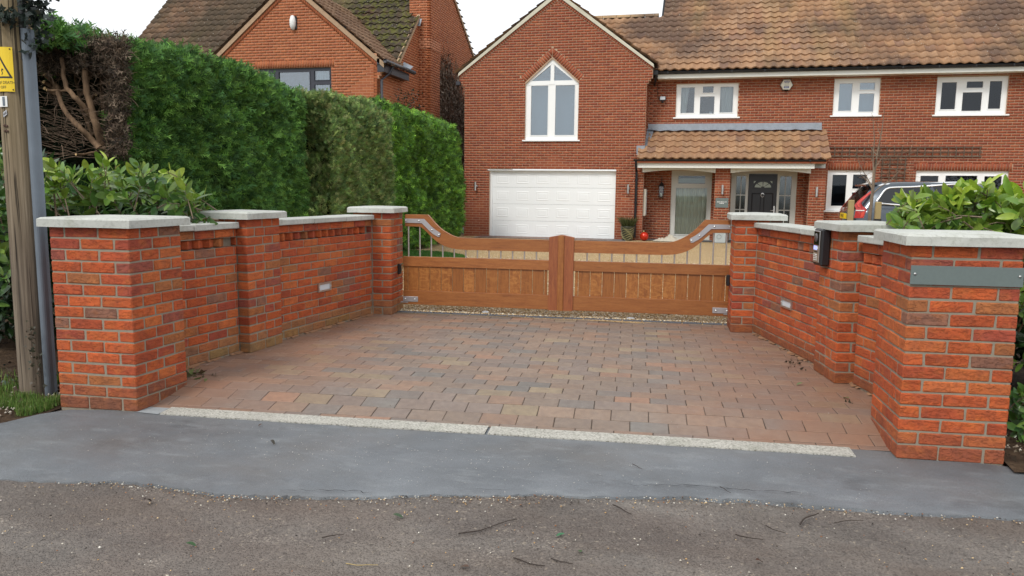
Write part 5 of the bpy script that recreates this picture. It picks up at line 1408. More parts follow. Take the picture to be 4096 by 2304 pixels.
# dark eaves box and gutter of the projecting wing
m = MB(); m.box((NX+.02, NY-.02, 4.60), (NX+.22, MEY+.25, 4.80)); m.box((NX+.02, NY-.05, 4.80), (NX+.10, NY+.0, 4.95)); m.build('eaves_box', M['ngutter'], N_)
m = MB(); m.tube([(NX+.29, NY-.12, 4.87),(NX+.29, MEY+.5, 4.87)], .06, 8); m.tube([(NX+.27,NY+.55,4.86),(NX+.22,NY+.4,4.62),(NX+.09,NY+.10,4.40),(NX+.09,NY+.10,2.0)], .038, 8); m.build('gutter', M['ngutter'], N_, smooth=True)
m = MB(); m.add([(NX+.0,MEY+.1,4.92),(NX+.28,MEY+.2,4.93),(NX+.26,MEY+.5,5.05),(NX-.05,MEY+.35,5.2)], [(0,1,2,3)]); m.build('lead_flashing', M['lead'], N_)
wn_, yn_ = window(N_, NY, -12.30, -10.06, 3.31, 4.765, [(-12.2,-11.85,3.45,4.62),(-11.70,-10.75,3.45,4.66),(-10.60,-10.14,4.43,4.68),(-10.60,-10.14,3.45,4.30)], frame=m_plain('dark_grey_frame', (.035,.037,.05), .4), sill=False, glass=M['glass_sky'])
curtain(wn_, yn_, -10.58, -10.16, 3.4, 4.70, M['curtain'], 5)
t = thing('oval_wall_lamp', (-11.17, NY-.06, 6.0), 'white oval lamp high on the gable of the neighbouring house', 'wall light')
m = MB(); m.lathe([(.0,-.2),(.05,-.18),(.085,-.08),(.09,0),(.085,.08),(.05,.18),(0,.2)], (-11.17,NY-.05,5.98), 14); mo = m.build('shade', M['white'], t, smooth=True)
m = MB(); m.cbox((-11.24,NY-.05,5.80),(-11.06,NY-.002,6.16),.02); m.build('base', M['black'], t)
m = MB(); m.cbox((wx0-.26, WY-.1, 4.60), (wx0-.12, WY+.02, 4.72), .015); tag(m.build('corner_floodlight', M['ngutter']), 'dark box fitting on the left corner of the garage wing', 'floodlight')
# dry creeper on the neighbour's side wall
random.seed(9); g = np.random.default_rng(5)
n = 9000; y = g.uniform(24.1, 28.7, n); ztop = 5.9-1.6*np.abs(y-26.0)/2.6+g.normal(0,.25,n); z = 1.8+(ztop-1.8)*g.uniform(0,1,n)**.8
x = NX+.02+g.uniform(0,.14,n); sz = g.uniform(.025,.06,n)
V = np.zeros((n,3,3)); c0 = np.stack([x,y,z],1)
for k in range(3): V[:,k] = c0+g.normal(0,1,(n,3))*sz[:,None]*np.array([.5,1,1])
pal = np.array([(.22,.14,.10),(.30,.21,.16),(.13,.08,.06),(.42,.34,.27),(.08,.05,.04)]); cr = np_obj('dry_creeper', V.reshape(-1,3), np.arange(3*n).reshape(-1,3), pal[g.integers(0,5,n)]*g.uniform(.7,1.2,(n,1)), M['deadleaf'])
tag(cr, 'dry brown creeper covering the side wall between the two houses', 'creeper')
st = MB()
for k in range(170):
    yy = random.uniform(24.2,28.2); p = Vector((NX+.03, yy, random.uniform(1.8,3.5))); pts = [p]
    for _ in range(7): pts.append(pts[-1]+Vector((random.uniform(-.01,.012), random.uniform(-.07,.07), random.uniform(.25,.5)*(1 if abs(yy-26.2)<1.5 else .6))))
    st.tube(pts, .008, 3, cap=False)
st.build('stems', M['twig'], cr, kind='stuff')
def ivy(label, centre, n, spread, size, pal, seed, cat='ivy', mat='laurel_s'):
    g = np.random.default_rng(seed); c = np.array(centre); P = c+g.normal(0,1,(n,3))*np.array(spread)
    P = np.clip(P, c-2.2*np.array(spread), c+2.2*np.array(spread))
    D = g.normal(0,1,(n,3)); D /= np.linalg.norm(D,axis=1)[:,None]; S = np.cross(D, g.normal(0,1,(n,3))); S /= np.linalg.norm(S,axis=1)[:,None]
    s = (size*g.uniform(.6,1.2,n))[:,None]
    V = np.stack([P, P+D*s*.45+S*s*.5, P+D*s*.55+S*s*.18, P+D*s, P+D*s*.55-S*s*.18, P+D*s*.45-S*s*.5], 1)
    Fc = (np.array([(0,1,2),(0,2,3),(0,3,4),(0,4,5)])[None]+6*np.arange(n)[:,None,None]).reshape(-1,3)
    cols = np.repeat(np.array(pal)[g.integers(0,len(pal),n)]*g.uniform(.7,1.25,(n,1)), 4, 0)
    return tag(np_obj(name_of(cat), V.reshape(-1,3), Fc, cols, M[mat]), label, cat)
name_of = lambda c: c.replace(' ', '_')
ivp = [(.030,.055,.035),(.045,.075,.05),(.02,.035,.022)]
ivy('dark green bush climbing the neighbour wall above the far hedge', (-8.35, 21.6, 3.35), 1300, (.14,.38,.42), .07, ivp, 3, 'wall shrub')
ivy('brown leafed stem beside the dark downpipe of the neighbouring house', (-8.66, 20.28, 3.3), 380, (.03,.07,.8), .04, [(.25,.15,.08),(.12,.12,.05),(.32,.22,.14)], 4, 'thin climber')
ivy('shrub with mottled leaves at the right end of the house', (8.55, 20.6, 1.9), 2600, (.42,.35,.55), .07, [(.05,.08,.03),(.09,.11,.05),(.12,.10,.06),(.03,.05,.02)], 8, 'shrub')

# ------------------------------------------------------------------ clipped conifer hedges
def clump(P, Nn, g, rad, amp):
    """gather the sprays into tufts that stand out, with gaps between"""
    n = len(P); area = n/1400.; M_ = max(30, int(n*.026*(.12/rad)**2)); ci = g.choice(n, M_, replace=False); Cn = P[ci]; idx = np.zeros(n, int); dist = np.zeros(n)
    for a in range(0, n, 2000):
        D2 = ((P[a:a+2000,None,:]-Cn[None])**2).sum(2); idx[a:a+2000] = D2.argmin(1); dist[a:a+2000] = np.sqrt(D2.min(1))
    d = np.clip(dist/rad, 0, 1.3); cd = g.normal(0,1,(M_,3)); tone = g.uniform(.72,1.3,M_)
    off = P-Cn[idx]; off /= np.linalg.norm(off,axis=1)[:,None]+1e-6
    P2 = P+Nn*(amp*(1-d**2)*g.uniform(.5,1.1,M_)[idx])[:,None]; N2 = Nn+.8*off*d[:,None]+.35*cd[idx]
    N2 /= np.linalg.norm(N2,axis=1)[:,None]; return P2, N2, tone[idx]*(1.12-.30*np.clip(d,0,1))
def sprays(P, Nn, size, g, up=.35, k=7, spread=.55):
    n = len(P); D = Nn*.75+np.array([0,.45,up])+g.normal(0,spread,(n,3)); D /= np.linalg.norm(D,axis=1)[:,None]
    S = np.cross(D, Nn+g.normal(0,.45,(n,3))); S /= np.linalg.norm(S,axis=1)[:,None]+1e-9
    W = np.cross(D, S); s = (size*g.uniform(.6,1.3,n))[:,None]
    tris = []
    for j in range(k):
        t = .05+.75*j/(k-1); sg = 1 if j % 2 else -1; ln = .48*(1-.55*t)
        a0 = P+D*s*t; a1 = P+D*s*(t+.21); tip = P+D*s*(t+.30+.1*(j%3))+S*s*ln*sg+W*s*g.uniform(-.14,.14,(n,1))
        tris.append(np.stack([a0,a1,tip],1))
    tris.append(np.stack([P+D*s*.6-S*s*.05, P+D*s*.6+S*s*.05, P+D*s*1.12],1)); tris.append(np.stack([P-S*s*.03, P+S*s*.03, P+D*s*.8],1))
    V = np.stack(tris,1); return V.reshape(-1,3), k+2
def conifer(label, P, Nn, size, pal, seed, tipz=None, k=7, up=.35, spread=.55, name='hedge', cat='hedge', parts=None):
    g = np.random.default_rng(seed); P, Nn, tn = clump(P, Nn, g, .075 if size < .12 else (.095 if size < .15 else .13), .055 if size < .15 else .085)
    V, kk = sprays(P, Nn, size, g, up, k, spread); n = len(P)
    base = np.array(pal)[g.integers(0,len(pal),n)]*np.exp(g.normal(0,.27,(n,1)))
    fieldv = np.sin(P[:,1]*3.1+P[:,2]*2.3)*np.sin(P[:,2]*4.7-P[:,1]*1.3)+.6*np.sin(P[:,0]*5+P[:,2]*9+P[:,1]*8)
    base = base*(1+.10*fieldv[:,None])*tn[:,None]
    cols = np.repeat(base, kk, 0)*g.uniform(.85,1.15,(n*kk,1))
    return V, np.arange(len(V)).reshape(-1,3), cols
def bulge(a, b, s): return .10*np.sin(a*1.3+s)*np.sin(b*1.9+s*2)+.05*np.sin(a*3.7+b*2.9+s)+.03*np.sin(a*7+s)*np.sin(b*8)
def hedge(label, xf, y0, y1, zt, depth, size, dens, pal, seed, open_front=False, endy=True, rnd=.35, flare=0, spread=.55, k=7, up=.35, brown=0):
    """xf: x of the face towards the drive; zt(y) top height"""
    g = np.random.default_rng(seed); Ps, Ns = [], []
    zm = float(zt(np.array([(y0+y1)/2]))[0])
    n = int((y1-y0)*zm*dens); y = g.uniform(y0,y1,n); z = g.uniform(.05,1,n); zz = z*(zt(y)-.02)
    r = np.maximum(0, (zz-(zt(y)-rnd))/rnd); dx = -rnd*(1-np.sqrt(np.maximum(0,1-r**2)))*.9
    ye = np.maximum(0, (y-(y1-rnd*1.6))/(rnd*1.6)); dx2 = -rnd*1.3*(1-np.sqrt(np.maximum(0,1-ye**2))) if endy else 0
    x = xf+dx+dx2+bulge(y,zz,seed)+flare*(1-z); Ps.append(np.stack([x,y,zz],1)-0); Ns.append(np.stack([np.ones(n)-.3*r, .6*ye if endy else 0*ye, .2+.9*r],1))
    n = int((y1-y0)*depth*dens*.8); y = g.uniform(y0,y1,n); x = xf-.12-g.uniform(0,depth,n); Ps.append(np.stack([x,y,zt(y)+.5*bulge(x*2,y*2,seed)],1)); Ns.append(np.tile([.15,-.1,1.],(n,1)))
    n = int(depth*zm*dens*.7)
    if endy:
        x = xf-g.uniform(.25,depth,n); z = g.uniform(.05,1,n)*(zm-.05); Ps.append(np.stack([x,np.full(n,y1)+bulge(x,z,seed+1),z],1)); Ns.append(np.tile([.2,1,.2],(n,1)))
    if not open_front:
        x = xf-g.uniform(.1,depth,n); z = g.uniform(.05,1,n)*(zm-.05); Ps.append(np.stack([x,np.full(n,y0)+bulge(x,z,seed+1),z],1)); Ns.append(np.tile([.2,-1,.2],(n,1)))
    P = np.concatenate(Ps); Nn = np.concatenate(Ns).astype(float); Nn /= np.linalg.norm(Nn,axis=1)[:,None]
    P = P-Nn*g.uniform(0,.10,(len(P),1))
    t = thing('hedge', (xf-depth/2, (y0+y1)/2, 0), label, 'hedge')
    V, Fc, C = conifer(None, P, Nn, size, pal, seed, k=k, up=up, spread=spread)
    tag(np_obj('foliage', V, Fc, C, M['conifer'], t))
    return t, g
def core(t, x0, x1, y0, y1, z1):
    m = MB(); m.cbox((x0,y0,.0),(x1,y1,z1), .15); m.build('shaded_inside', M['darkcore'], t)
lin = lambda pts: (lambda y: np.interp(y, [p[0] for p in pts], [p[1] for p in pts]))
G1 = [(0.096,0.223,0.045), (0.128,0.276,0.055), (0.079,0.183,0.045), (0.174,0.342,0.067), (0.063,0.157,0.048)]
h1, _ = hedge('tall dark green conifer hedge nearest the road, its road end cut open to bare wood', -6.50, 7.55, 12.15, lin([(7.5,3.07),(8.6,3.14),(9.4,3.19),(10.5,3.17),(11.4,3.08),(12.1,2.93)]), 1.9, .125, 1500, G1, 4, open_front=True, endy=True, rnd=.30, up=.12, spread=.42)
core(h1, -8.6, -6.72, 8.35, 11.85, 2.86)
# green fringe on top of the open end
g = np.random.default_rng(77)
n = 5200; x = g.uniform(-9.9,-6.55,n); y = g.uniform(7.0,8.4,n); z = 3.03+.05*np.sin(x*5)-.06*(x < -8)+g.normal(0,.045,n)
P = np.stack([x,y,z],1); f_ = g.uniform(0,1,n) < .35; P[f_,1] = 7.0+.05*g.normal(0,1,f_.sum()); P[f_,2] = 2.86+.2*g.uniform(0,1,f_.sum())
Nn = np.tile([.05,-.35,.9],(n,1)); V, Fc, C = conifer(None, P, Nn, .15, G1, 78, up=.5, spread=.7); np_obj('foliage', V, Fc, C, M['conifer'], h1)
# wood and twigs in the open end
def branch(pts, r0, r1, cut=True, yy=7.6):
    P = []
    for i, q in enumerate(pts): p = yp(q[0], q[1], yy+(q[2] if len(q) > 2 else 0)); P.append(p)
    Q = []
    for i in range(len(P)-1):
        for k in range(4): Q.append(P[i].lerp(P[i+1], k/4)+Vector([random.uniform(-.006,.006) for _ in range(3)]))
    Q.append(P[-1]); n = len(Q)
    m = MB(); m.tube(Q, [r0+(r1-r0)*i/(n-1) for i in range(n)], 8); b = m.build('branch', M['bark'], h1, smooth=True)
    if cut:
        d = (Q[0]-Q[1]).normalized(); m = MB(); m.tube([Q[0]-d*.001, Q[0]+d*.006], r0*1.03, 8); m.build('cut_end', M['cutwood'], b)
random.seed(14)
branch([(211,148),(215,190),(219,234),(230,275),(242,312),(258,372,.1)], .028, .042, yy=7.3)
branch([(156,145),(160,190),(168,222),(195,250),(220,280,.1),(236,305,.2)], .021, .032, False, 7.2)
branch([(145,228),(155,262),(175,295),(203,324),(232,352,.1),(250,372,.1)], .022, .034, False, 7.15)
branch([(270,190),(281,235),(289,273),(291,330),(292,380)], .022, .03, False, 7.5)
branch([(112,188,-.1),(132,205),(150,226)], .022, .03); branch([(110,206,-.1),(130,218),(152,232)], .020, .028); branch([(112,222,-.1),(132,232),(152,240)], .019, .026)
branch([(125,168,-.1),(145,180),(160,192)], .016, .022); branch([(118,228,-.35),(168,227,-.3)], .014, .012)
branch([(222,170,-.1),(224,188),(228,200)], .018, .02); branch([(196,246,-.15),(206,236),(218,226)], .016, .013); branch([(240,238,-.15),(230,248),(224,262)], .014, .015)
branch([(192,388,-.2),(215,388,-.1),(245,382)], .012, .015); branch([(268,350,-.2),(276,362)], .017, .017); branch([(277,298,-.2),(280,318),(283,345)], .016, .018)
branch([(200,110),(205,140),(209,160)], .02, .03, False); branch([(250,150),(256,230),(262,300),(262,380)], .014, .03, False, 7.8); branch([(185,130),(190,200),(205,270),(235,340)], .014, .026, False, 7.9)
tw = MB()
def twig(p, d, L, r, n=4, wob=.35):
    pts = [p]
    for _ in range(n): d = (d+Vector([random.uniform(-wob,wob) for _ in range(3)])).normalized(); pts.append(pts[-1]+d*L/n)
    tw.tube(pts, [r*(1-.7*i/n) for i in range(n+1)], 3, cap=False)
for k in range(2600):
    X = random.uniform(100,310); Y = random.uniform(105,380)
    inten = 1.0 if (Y < 165 or X > 272) else (.10 if X < 200 else .2)
    if random.random() > inten: continue
    p = yp(X, Y, 7.3+random.random()*.7); twig(p, Vector((random.uniform(-1,1), random.uniform(-1,.3), random.uniform(-.6,.8))).normalized(), random.uniform(.08,.28), random.uniform(.0025,.006))
for k in range(45):      # long whippy shoots on the shaded left side
    X = random.uniform(170,260); Y = random.uniform(240,400); p = yp(X, Y, 7.9)
    twig(p, Vector((-1, -.25, random.uniform(-.1,.5))).normalized(), random.uniform(.4,.9), .004, 7, .13)
tw.build('twigs', M['twig'], h1, kind='stuff')
n = 4600; X = g.uniform(98,316,n); Y = np.where(g.uniform(0,1,n) < .6, g.uniform(100,180,n), g.uniform(120,395,n)); X = np.where(Y > 180, g.uniform(275,318,n), X)
P = np.array([tuple(yp(a, b, 7.25+.5*c)) for a, b, c in zip(X, Y, g.uniform(0,1,n))])
Nn = np.tile([.2,-1.,.1],(n,1)); V, Fc, C = conifer(None, P, Nn, .085, [(.06,.042,.032),(.11,.075,.055),(.04,.028,.024),(.20,.15,.11)], 79, k=4, spread=1.0); np_obj('dead_sprays', V, Fc, C, M['deadleaf'], h1)
# dark greenery at the back of the opening and low down
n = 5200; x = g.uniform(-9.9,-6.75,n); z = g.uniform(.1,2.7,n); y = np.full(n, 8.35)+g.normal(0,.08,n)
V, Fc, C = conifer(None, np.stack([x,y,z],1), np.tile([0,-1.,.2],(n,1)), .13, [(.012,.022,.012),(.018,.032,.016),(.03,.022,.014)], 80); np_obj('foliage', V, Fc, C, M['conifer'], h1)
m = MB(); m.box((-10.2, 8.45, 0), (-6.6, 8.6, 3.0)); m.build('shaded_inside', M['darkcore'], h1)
G2 = [(0.212,0.324,0.086), (0.160,0.276,0.081), (0.274,0.355,0.116), (0.137,0.231,0.086), (0.298,0.324,0.130)]
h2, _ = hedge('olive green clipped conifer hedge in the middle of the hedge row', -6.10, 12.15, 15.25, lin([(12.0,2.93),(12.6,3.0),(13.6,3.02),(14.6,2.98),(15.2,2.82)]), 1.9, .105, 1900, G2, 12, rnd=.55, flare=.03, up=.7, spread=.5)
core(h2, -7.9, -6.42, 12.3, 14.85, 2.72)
G3 = [(0.117,0.266,0.036), (0.167,0.362,0.050), (0.099,0.206,0.040), (0.248,0.447,0.059), (0.074,0.157,0.040)]
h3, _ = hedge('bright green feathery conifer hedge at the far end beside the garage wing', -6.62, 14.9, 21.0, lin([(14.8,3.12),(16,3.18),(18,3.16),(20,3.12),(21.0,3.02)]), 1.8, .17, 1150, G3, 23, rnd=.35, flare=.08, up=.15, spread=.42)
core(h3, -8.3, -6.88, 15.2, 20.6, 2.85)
# lawn strip
def patch(label, pts_fn, n, h, pal, seed, w=.006, name='grass'):
    g = np.random.default_rng(seed); XY = pts_fn(g, n); hh = h*g.uniform(.5,1.2,n); a = g.uniform(0,6.28,n); lean = g.uniform(0,.5,n)*hh
    b = np.stack([XY[:,0],XY[:,1],XY[:,2]],1); wv = np.stack([np.cos(a+1.57)*w,np.sin(a+1.57)*w,0*a],1); tip = b+np.stack([np.cos(a)*lean,np.sin(a)*lean,hh],1)
    V = np.stack([b-wv,b+wv,tip],1).reshape(-1,3); C = np.array(pal)[g.integers(0,len(pal),n)]*g.uniform(.7,1.3,(n,1))
    o = np_obj(name, V, np.arange(3*n).reshape(-1,3), C, M['grass']); return o
def lawn(g, n):
    r = np.sqrt(g.uniform(0,1,n)); a = g.uniform(0,6.28,n); x = -6.3+1.75*r*np.cos(a); y = 14.6+2.1*r*np.sin(a); return np.stack([x,y,np.full(n,.03)],1)
gp2 = [(.07,.20,.025),(.10,.26,.035),(.05,.14,.02)]
patch('', lawn, 26000, .05, gp2, 1, .008)
m = MB(); m.lathe([(0,.052),(1.72,.052)], (0,0,0), 30, M=Matrix.Diagonal((1,1.2,1,1))); m2 = MB(); m2.add([(x-6.3, y+14.6, .052) for x, y, z in m.v[30:60]], [tuple(range(30))]); m2.build('lawn', m_plain('lawn_base', (.035,.09,.015), .9, var=.4, nscale=30), kind='structure')
def verge(g, n):
    x = -4.12-np.abs(g.normal(0,.42,n)); y = g.uniform(3.45,4.75,n)+.15*g.normal(0,1,n); m_ = (x < -4.14-np.maximum(0,3.95-y)*.75)&(np.sin(x*9)+np.sin(y*11) > -.9); x, y = x[m_], y[m_]
    m2_ = ~((np.abs(x+4.56) < .16)&(np.abs(y-4.45) < .16)); x, y = x[m2_], y[m2_]; return np.stack([x,y,np.array([zs(a,b) for a, b in zip(x,y)])],1)
def patch2(fn, n, h, pal, seed, w):
    g = np.random.default_rng(seed); XY = fn(g, n); g2 = np.random.default_rng(seed+1)
    return patch('', lambda gg, nn: XY, len(XY), h, pal, seed, w)
patch2(verge, 15000, .055, [(.13,.24,.04),(.17,.29,.06),(.08,.16,.035),(.22,.24,.08)], 41, .0034)
# wooden fence beside the far hedge
t = thing('board_fence', (-7.9, 23.0, 0), 'brown close-board fence in the gap between far hedge and garage wing', 'fence')
x = -8.66
while x < -7.2:
    m = MB(); m.box((x, 22.95+.01*((int(x*10)) % 2), .02), (min(x+.145,-7.16), 22.975+.01*((int(x*10)) % 2), 1.92+random.uniform(-.01,.01))); m.build('board', M['fencewood'], t); x += .15

# ------------------------------------------------------------------ broad-leaved laurels
def leaf_verts(fold=.25, curl=.25, w=.22):
    st = [0,.12,.32,.55,.78,.93,1.0]; wd = [.02,.5,.9,1,.75,.38,.02]; vs = []
    for s, q in zip(st, wd): z = -curl*s*s*.5; vs += [(s, -w*q, z+fold*w*q), (s, 0, z), (s, w*q, z+fold*w*q)]
    fs = []
    for i in range(6): fs += [(3*i, 3*i+3, 3*i+4, 3*i+1), (3*i+1, 3*i+4, 3*i+5, 3*i+2)]
    return vs, fs
LEAFS = [leaf_verts(.25,.25), leaf_verts(.4,.5,.20), leaf_verts(.1,.1,.24)]
def laurel(label, shoots, pal, seed, size=.125, n_single=290, nl=(7,11), kindlabel='bush', stem=True, name='laurel_bush'):
    """shoots: list of (tip position, direction, youth 0..1)"""
    rnd = random.Random(seed); c = sum((s[0] for s in shoots), Vector())/len(shoots)
    t = thing(name, (c.x, c.y, 0), label, kindlabel); recs = []
    stm = MB()
    for tip, d, yo in shoots:
        d = d.normalized(); a0 = d.orthogonal().normalized(); b0 = d.cross(a0); k = rnd.randint(*nl); L = rnd.uniform(.12,.22)
        stm.tube([tip-d*L*1.6-Vector((0,0,.05)), tip-d*L*.6, tip], [.006,.004,.003], 4, cap=False)
        for i in range(k):
            th = i*2.4+rnd.uniform(-.3,.3); s = i/(k-1); base = tip-d*L*(1-s); el = .25+.9*s+rnd.uniform(-.15,.15)
            r = a0*math.cos(th)+b0*math.sin(th); ax = (r*math.cos(el)+d*math.sin(el)+Vector((0,0,-.25*(1-s)))).normalized()
            up = (d*math.cos(el)-r*math.sin(el)); side = up.cross(ax).normalized(); up = ax.cross(side)
            sc = size*rnd.uniform(.5,1.2)*(1-.25*s)
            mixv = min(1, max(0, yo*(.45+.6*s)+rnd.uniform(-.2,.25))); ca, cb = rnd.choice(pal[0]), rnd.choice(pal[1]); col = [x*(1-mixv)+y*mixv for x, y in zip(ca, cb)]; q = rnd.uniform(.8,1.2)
            recs.append((base, ax, side, up, sc, tuple(x*q for x in col), rnd.randrange(3)))
    recs.sort(key=lambda r: (r[0]-EYEV).length-.5*r[0].z)
    ms = []
    for vs, fs in LEAFS:
        me = bpy.data.meshes.new('leaf'); me.from_pydata(vs, [], fs); me.materials.append(M['laurel']); me.polygons.foreach_set('use_smooth', [True]*len(fs)); ms.append(me)
    V, Fc, C = [], [], []
    for i, (b, ax, side, up, sc, col, kx) in enumerate(recs):
        R3 = Matrix((ax, side, up)).transposed()
        if i < n_single:
            o = bpy.data.objects.new('leaf', ms[kx]); o.color = (*col, 1); link(o, b, t); o.scale = (sc,)*3; o.rotation_mode = 'QUATERNION'; o.rotation_quaternion = R3.to_quaternion()
        else:
            vs, fs = LEAFS[kx]; k = len(V); V += [b+(ax*v[0]+side*v[1]+up*v[2])*sc for v in vs]; Fc += [tuple(j+k for j in f) for f in fs]; C += [col]*len(fs)
    if V: np_obj('leaf', np.array(V), np.array(Fc), C, M['laurel_s'], t, smooth=True)
    if stem: stm.build('stems', M['sap'], t, kind='stuff')
    return t
OLD = [(.055,.14,.035),(.075,.18,.04),(.042,.11,.035),(.10,.21,.05)]; YOUNG = [(.30,.45,.04),(.40,.53,.05),(.24,.40,.04),(.47,.57,.08)]
random.seed(3)
topL = [(100,415),(150,402),(200,428),(240,395),(280,382),(320,410),(360,400),(400,408),(440,432),(480,468),(508,500),(515,530)]
def top_at(X, prof):
    for (a, b), (c, d) in zip(prof, prof[1:]):
        if a <= X <= c: return b+(d-b)*(X-a)/(c-a)
    return prof[-1][1]
sh = []
for k in range(165):
    X = random.uniform(100, 512); Yt = top_at(X, topL); Y = Yt+12+(555-Yt)*random.random()**1.15; dep = random.uniform(5.15, 6.5)
    if X < 165: dep = random.uniform(4.9,6.0)
    p = yp(X, Y, dep); v = (Y-Yt)/(560-Yt)
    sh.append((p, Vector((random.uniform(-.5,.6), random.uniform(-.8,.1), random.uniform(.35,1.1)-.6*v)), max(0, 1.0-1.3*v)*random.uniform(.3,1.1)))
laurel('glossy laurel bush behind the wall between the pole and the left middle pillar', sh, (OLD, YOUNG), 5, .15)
LBUSH = [o for o in WP if o.name == 'laurel_bush'][0]
sh = []
for k in range(46):
    X = random.uniform(-60, 32); Y = random.uniform(352, 730); dep = random.uniform(4.75, 5.2)
    if Y > 700: X -= 20
    sh.append((yp(X, Y, dep), Vector((random.uniform(.1,.9), random.uniform(-.8,.0), random.uniform(-.2,.9))), .25*random.random()))
laurel('laurel bush at the left edge of the picture behind the electricity pole', sh, (OLD, YOUNG), 6, .12, 120)
lb2 = [o for o in WP if o.name.startswith('laurel_bush')][-1]
def leafmass(parent, lo, hi, n, size, pal, seed):
    g = np.random.default_rng(seed); lo, hi = np.array(lo), np.array(hi); q = g.uniform(-1,1,(n,3)); q /= np.maximum(1, np.linalg.norm(q,axis=1))[:,None]
    P = (lo+hi)/2+q*(hi-lo)/2; D = q*.6+g.normal(0,.7,(n,3))+np.array([0,0,.3]); D /= np.linalg.norm(D,axis=1)[:,None]; S = np.cross(D, g.normal(0,1,(n,3))); S /= np.linalg.norm(S,axis=1)[:,None]; s_ = (size*g.uniform(.7,1.2,n))[:,None]
    V = np.stack([P, P+D*s_*.4+S*s_*.22, P+D*s_, P+D*s_*.4-S*s_*.22],1).reshape(-1,3)
    np_obj('leaf', V, (np.array([0,1,2,3])[None]+4*np.arange(n)[:,None]), np.array(pal)[g.integers(0,len(pal),n)]*g.uniform(.6,1.1,(n,1)), M['laurel_s'], parent)
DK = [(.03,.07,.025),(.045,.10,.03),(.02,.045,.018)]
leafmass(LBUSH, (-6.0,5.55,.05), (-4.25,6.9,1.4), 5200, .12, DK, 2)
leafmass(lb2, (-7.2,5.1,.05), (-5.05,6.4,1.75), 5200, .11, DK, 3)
topR = [(2255,498),(2290,482),(2330,492),(2370,500),(2400,462),(2450,455),(2500,462),(2540,478),(2576,470),(2640,460),(2900,480)]
botR = [(2255,560),(2330,590),(2400,600),(2576,640),(2640,650),(2900,700)]
sh = []
for k in range(240):
    X = random.uniform(2262, 2650) if k < 190 else random.uniform(2640,2880); Yt = top_at(X, topR); Yb = top_at(X, botR); Y = Yt+10+(Yb-Yt)*random.random(); dep = random.uniform(5.5, 6.6)
    v = (Y-Yt)/(Yb-Yt)
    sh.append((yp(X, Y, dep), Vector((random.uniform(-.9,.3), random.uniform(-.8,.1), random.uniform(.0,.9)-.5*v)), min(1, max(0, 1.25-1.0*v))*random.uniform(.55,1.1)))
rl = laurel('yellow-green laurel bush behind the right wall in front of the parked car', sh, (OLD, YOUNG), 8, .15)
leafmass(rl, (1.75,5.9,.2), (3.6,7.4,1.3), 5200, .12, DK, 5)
sh = []
for k in range(40):
    X = random.uniform(2548, 2640); Y = random.choice([random.uniform(720,800), random.uniform(960,1100), random.uniform(850,1100)]); dep = random.uniform(4.95, 5.5)
    sh.append((yp(X, Y, dep), Vector((random.uniform(-.8,.3), random.uniform(-.8,-.1), random.uniform(-.1,.8))), .3*random.random()))
laurel('low laurel sprouts at the right edge beside the widest pillar', sh, (OLD, YOUNG), 9, .10, 100)
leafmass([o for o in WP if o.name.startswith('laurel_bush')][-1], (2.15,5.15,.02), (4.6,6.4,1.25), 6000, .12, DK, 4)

# ------------------------------------------------------------------ electricity pole with its cable cover and signs
random.seed(51)
PX, PY, PR = -4.565, 4.45, .112
t = thing('electricity_pole', (PX, PY, 0), 'weathered brown wooden electricity pole at the left edge with grey cable cover', 'pole')
n = 28; m = MB(); vs = []; zsn = [-.2, 0, .3, .8, 1.4, 2.0, 2.6, 3.4, 4.5]
for z in zsn:
    for k in range(n):
        a = 2*math.pi*k/n; r = PR*(1-.012*z)+.002*math.sin(5*a+z)+.0015*math.sin(11*a+2*z); vs.append((PX+r*math.cos(a), PY+r*math.sin(a), z))
m.add(vs, [(j*n+k, j*n+(k+1)%n, (j+1)*n+(k+1)%n, (j+1)*n+k) for j in range(len(zsn)-1) for k in range(n)])
m.build('pole', M['polewood'], t, smooth=True)
cx0, cy0 = PX+.137, PY-.028
def rot_box(m, w, d, z0, z1, ang, cx, cy, ch=.006): m.cbox((-w/2,-d/2,z0),(w/2,d/2,z1), ch, M=Matrix.Translation((cx,cy,0)) @ Matrix.Rotation(ang,4,'Z'))
m = MB(); cov = []
nn = 9
for z in (-.05, 2.50):      # half-round cover with flat flanges
    cov += [(cx0-.052, cy0+.012, z), (cx0-.030, cy0+.004, z)]+[(cx0-.028*math.cos(math.pi*k/nn)*1.0, cy0-.008-.034*math.sin(math.pi*k/nn), z) for k in range(nn+1)]+[(cx0+.030, cy0+.004, z), (cx0+.040, cy0+.02, z)]
q = len(cov)//2; m.add(cov, [(i, i+1, q+i+1, q+i) for i in range(q-1)]+[tuple(range(q, 2*q))]); m.build('cable_cover', M['zinc'], t, smooth=False)
m = MB(); m.tube([(cx0-.03, cy0+.0, z) for z in (2.3, 2.6, 3.4, 4.5)], .026, 10); m.build('black_cable', M['black'], t, smooth=True)
def on_pole(X, Y): return yp(X, Y, PY-PR)
def plate_on_pole(X0, X1, Y0, Y1, name, mat, proud=.004, curve=True):
    """thin plate bent round the pole between picture points"""
    a, b = on_pole((X0+X1)/2, Y0), on_pole((X0+X1)/2, Y1); z1, z0 = a.z, b.z
    return z0, z1
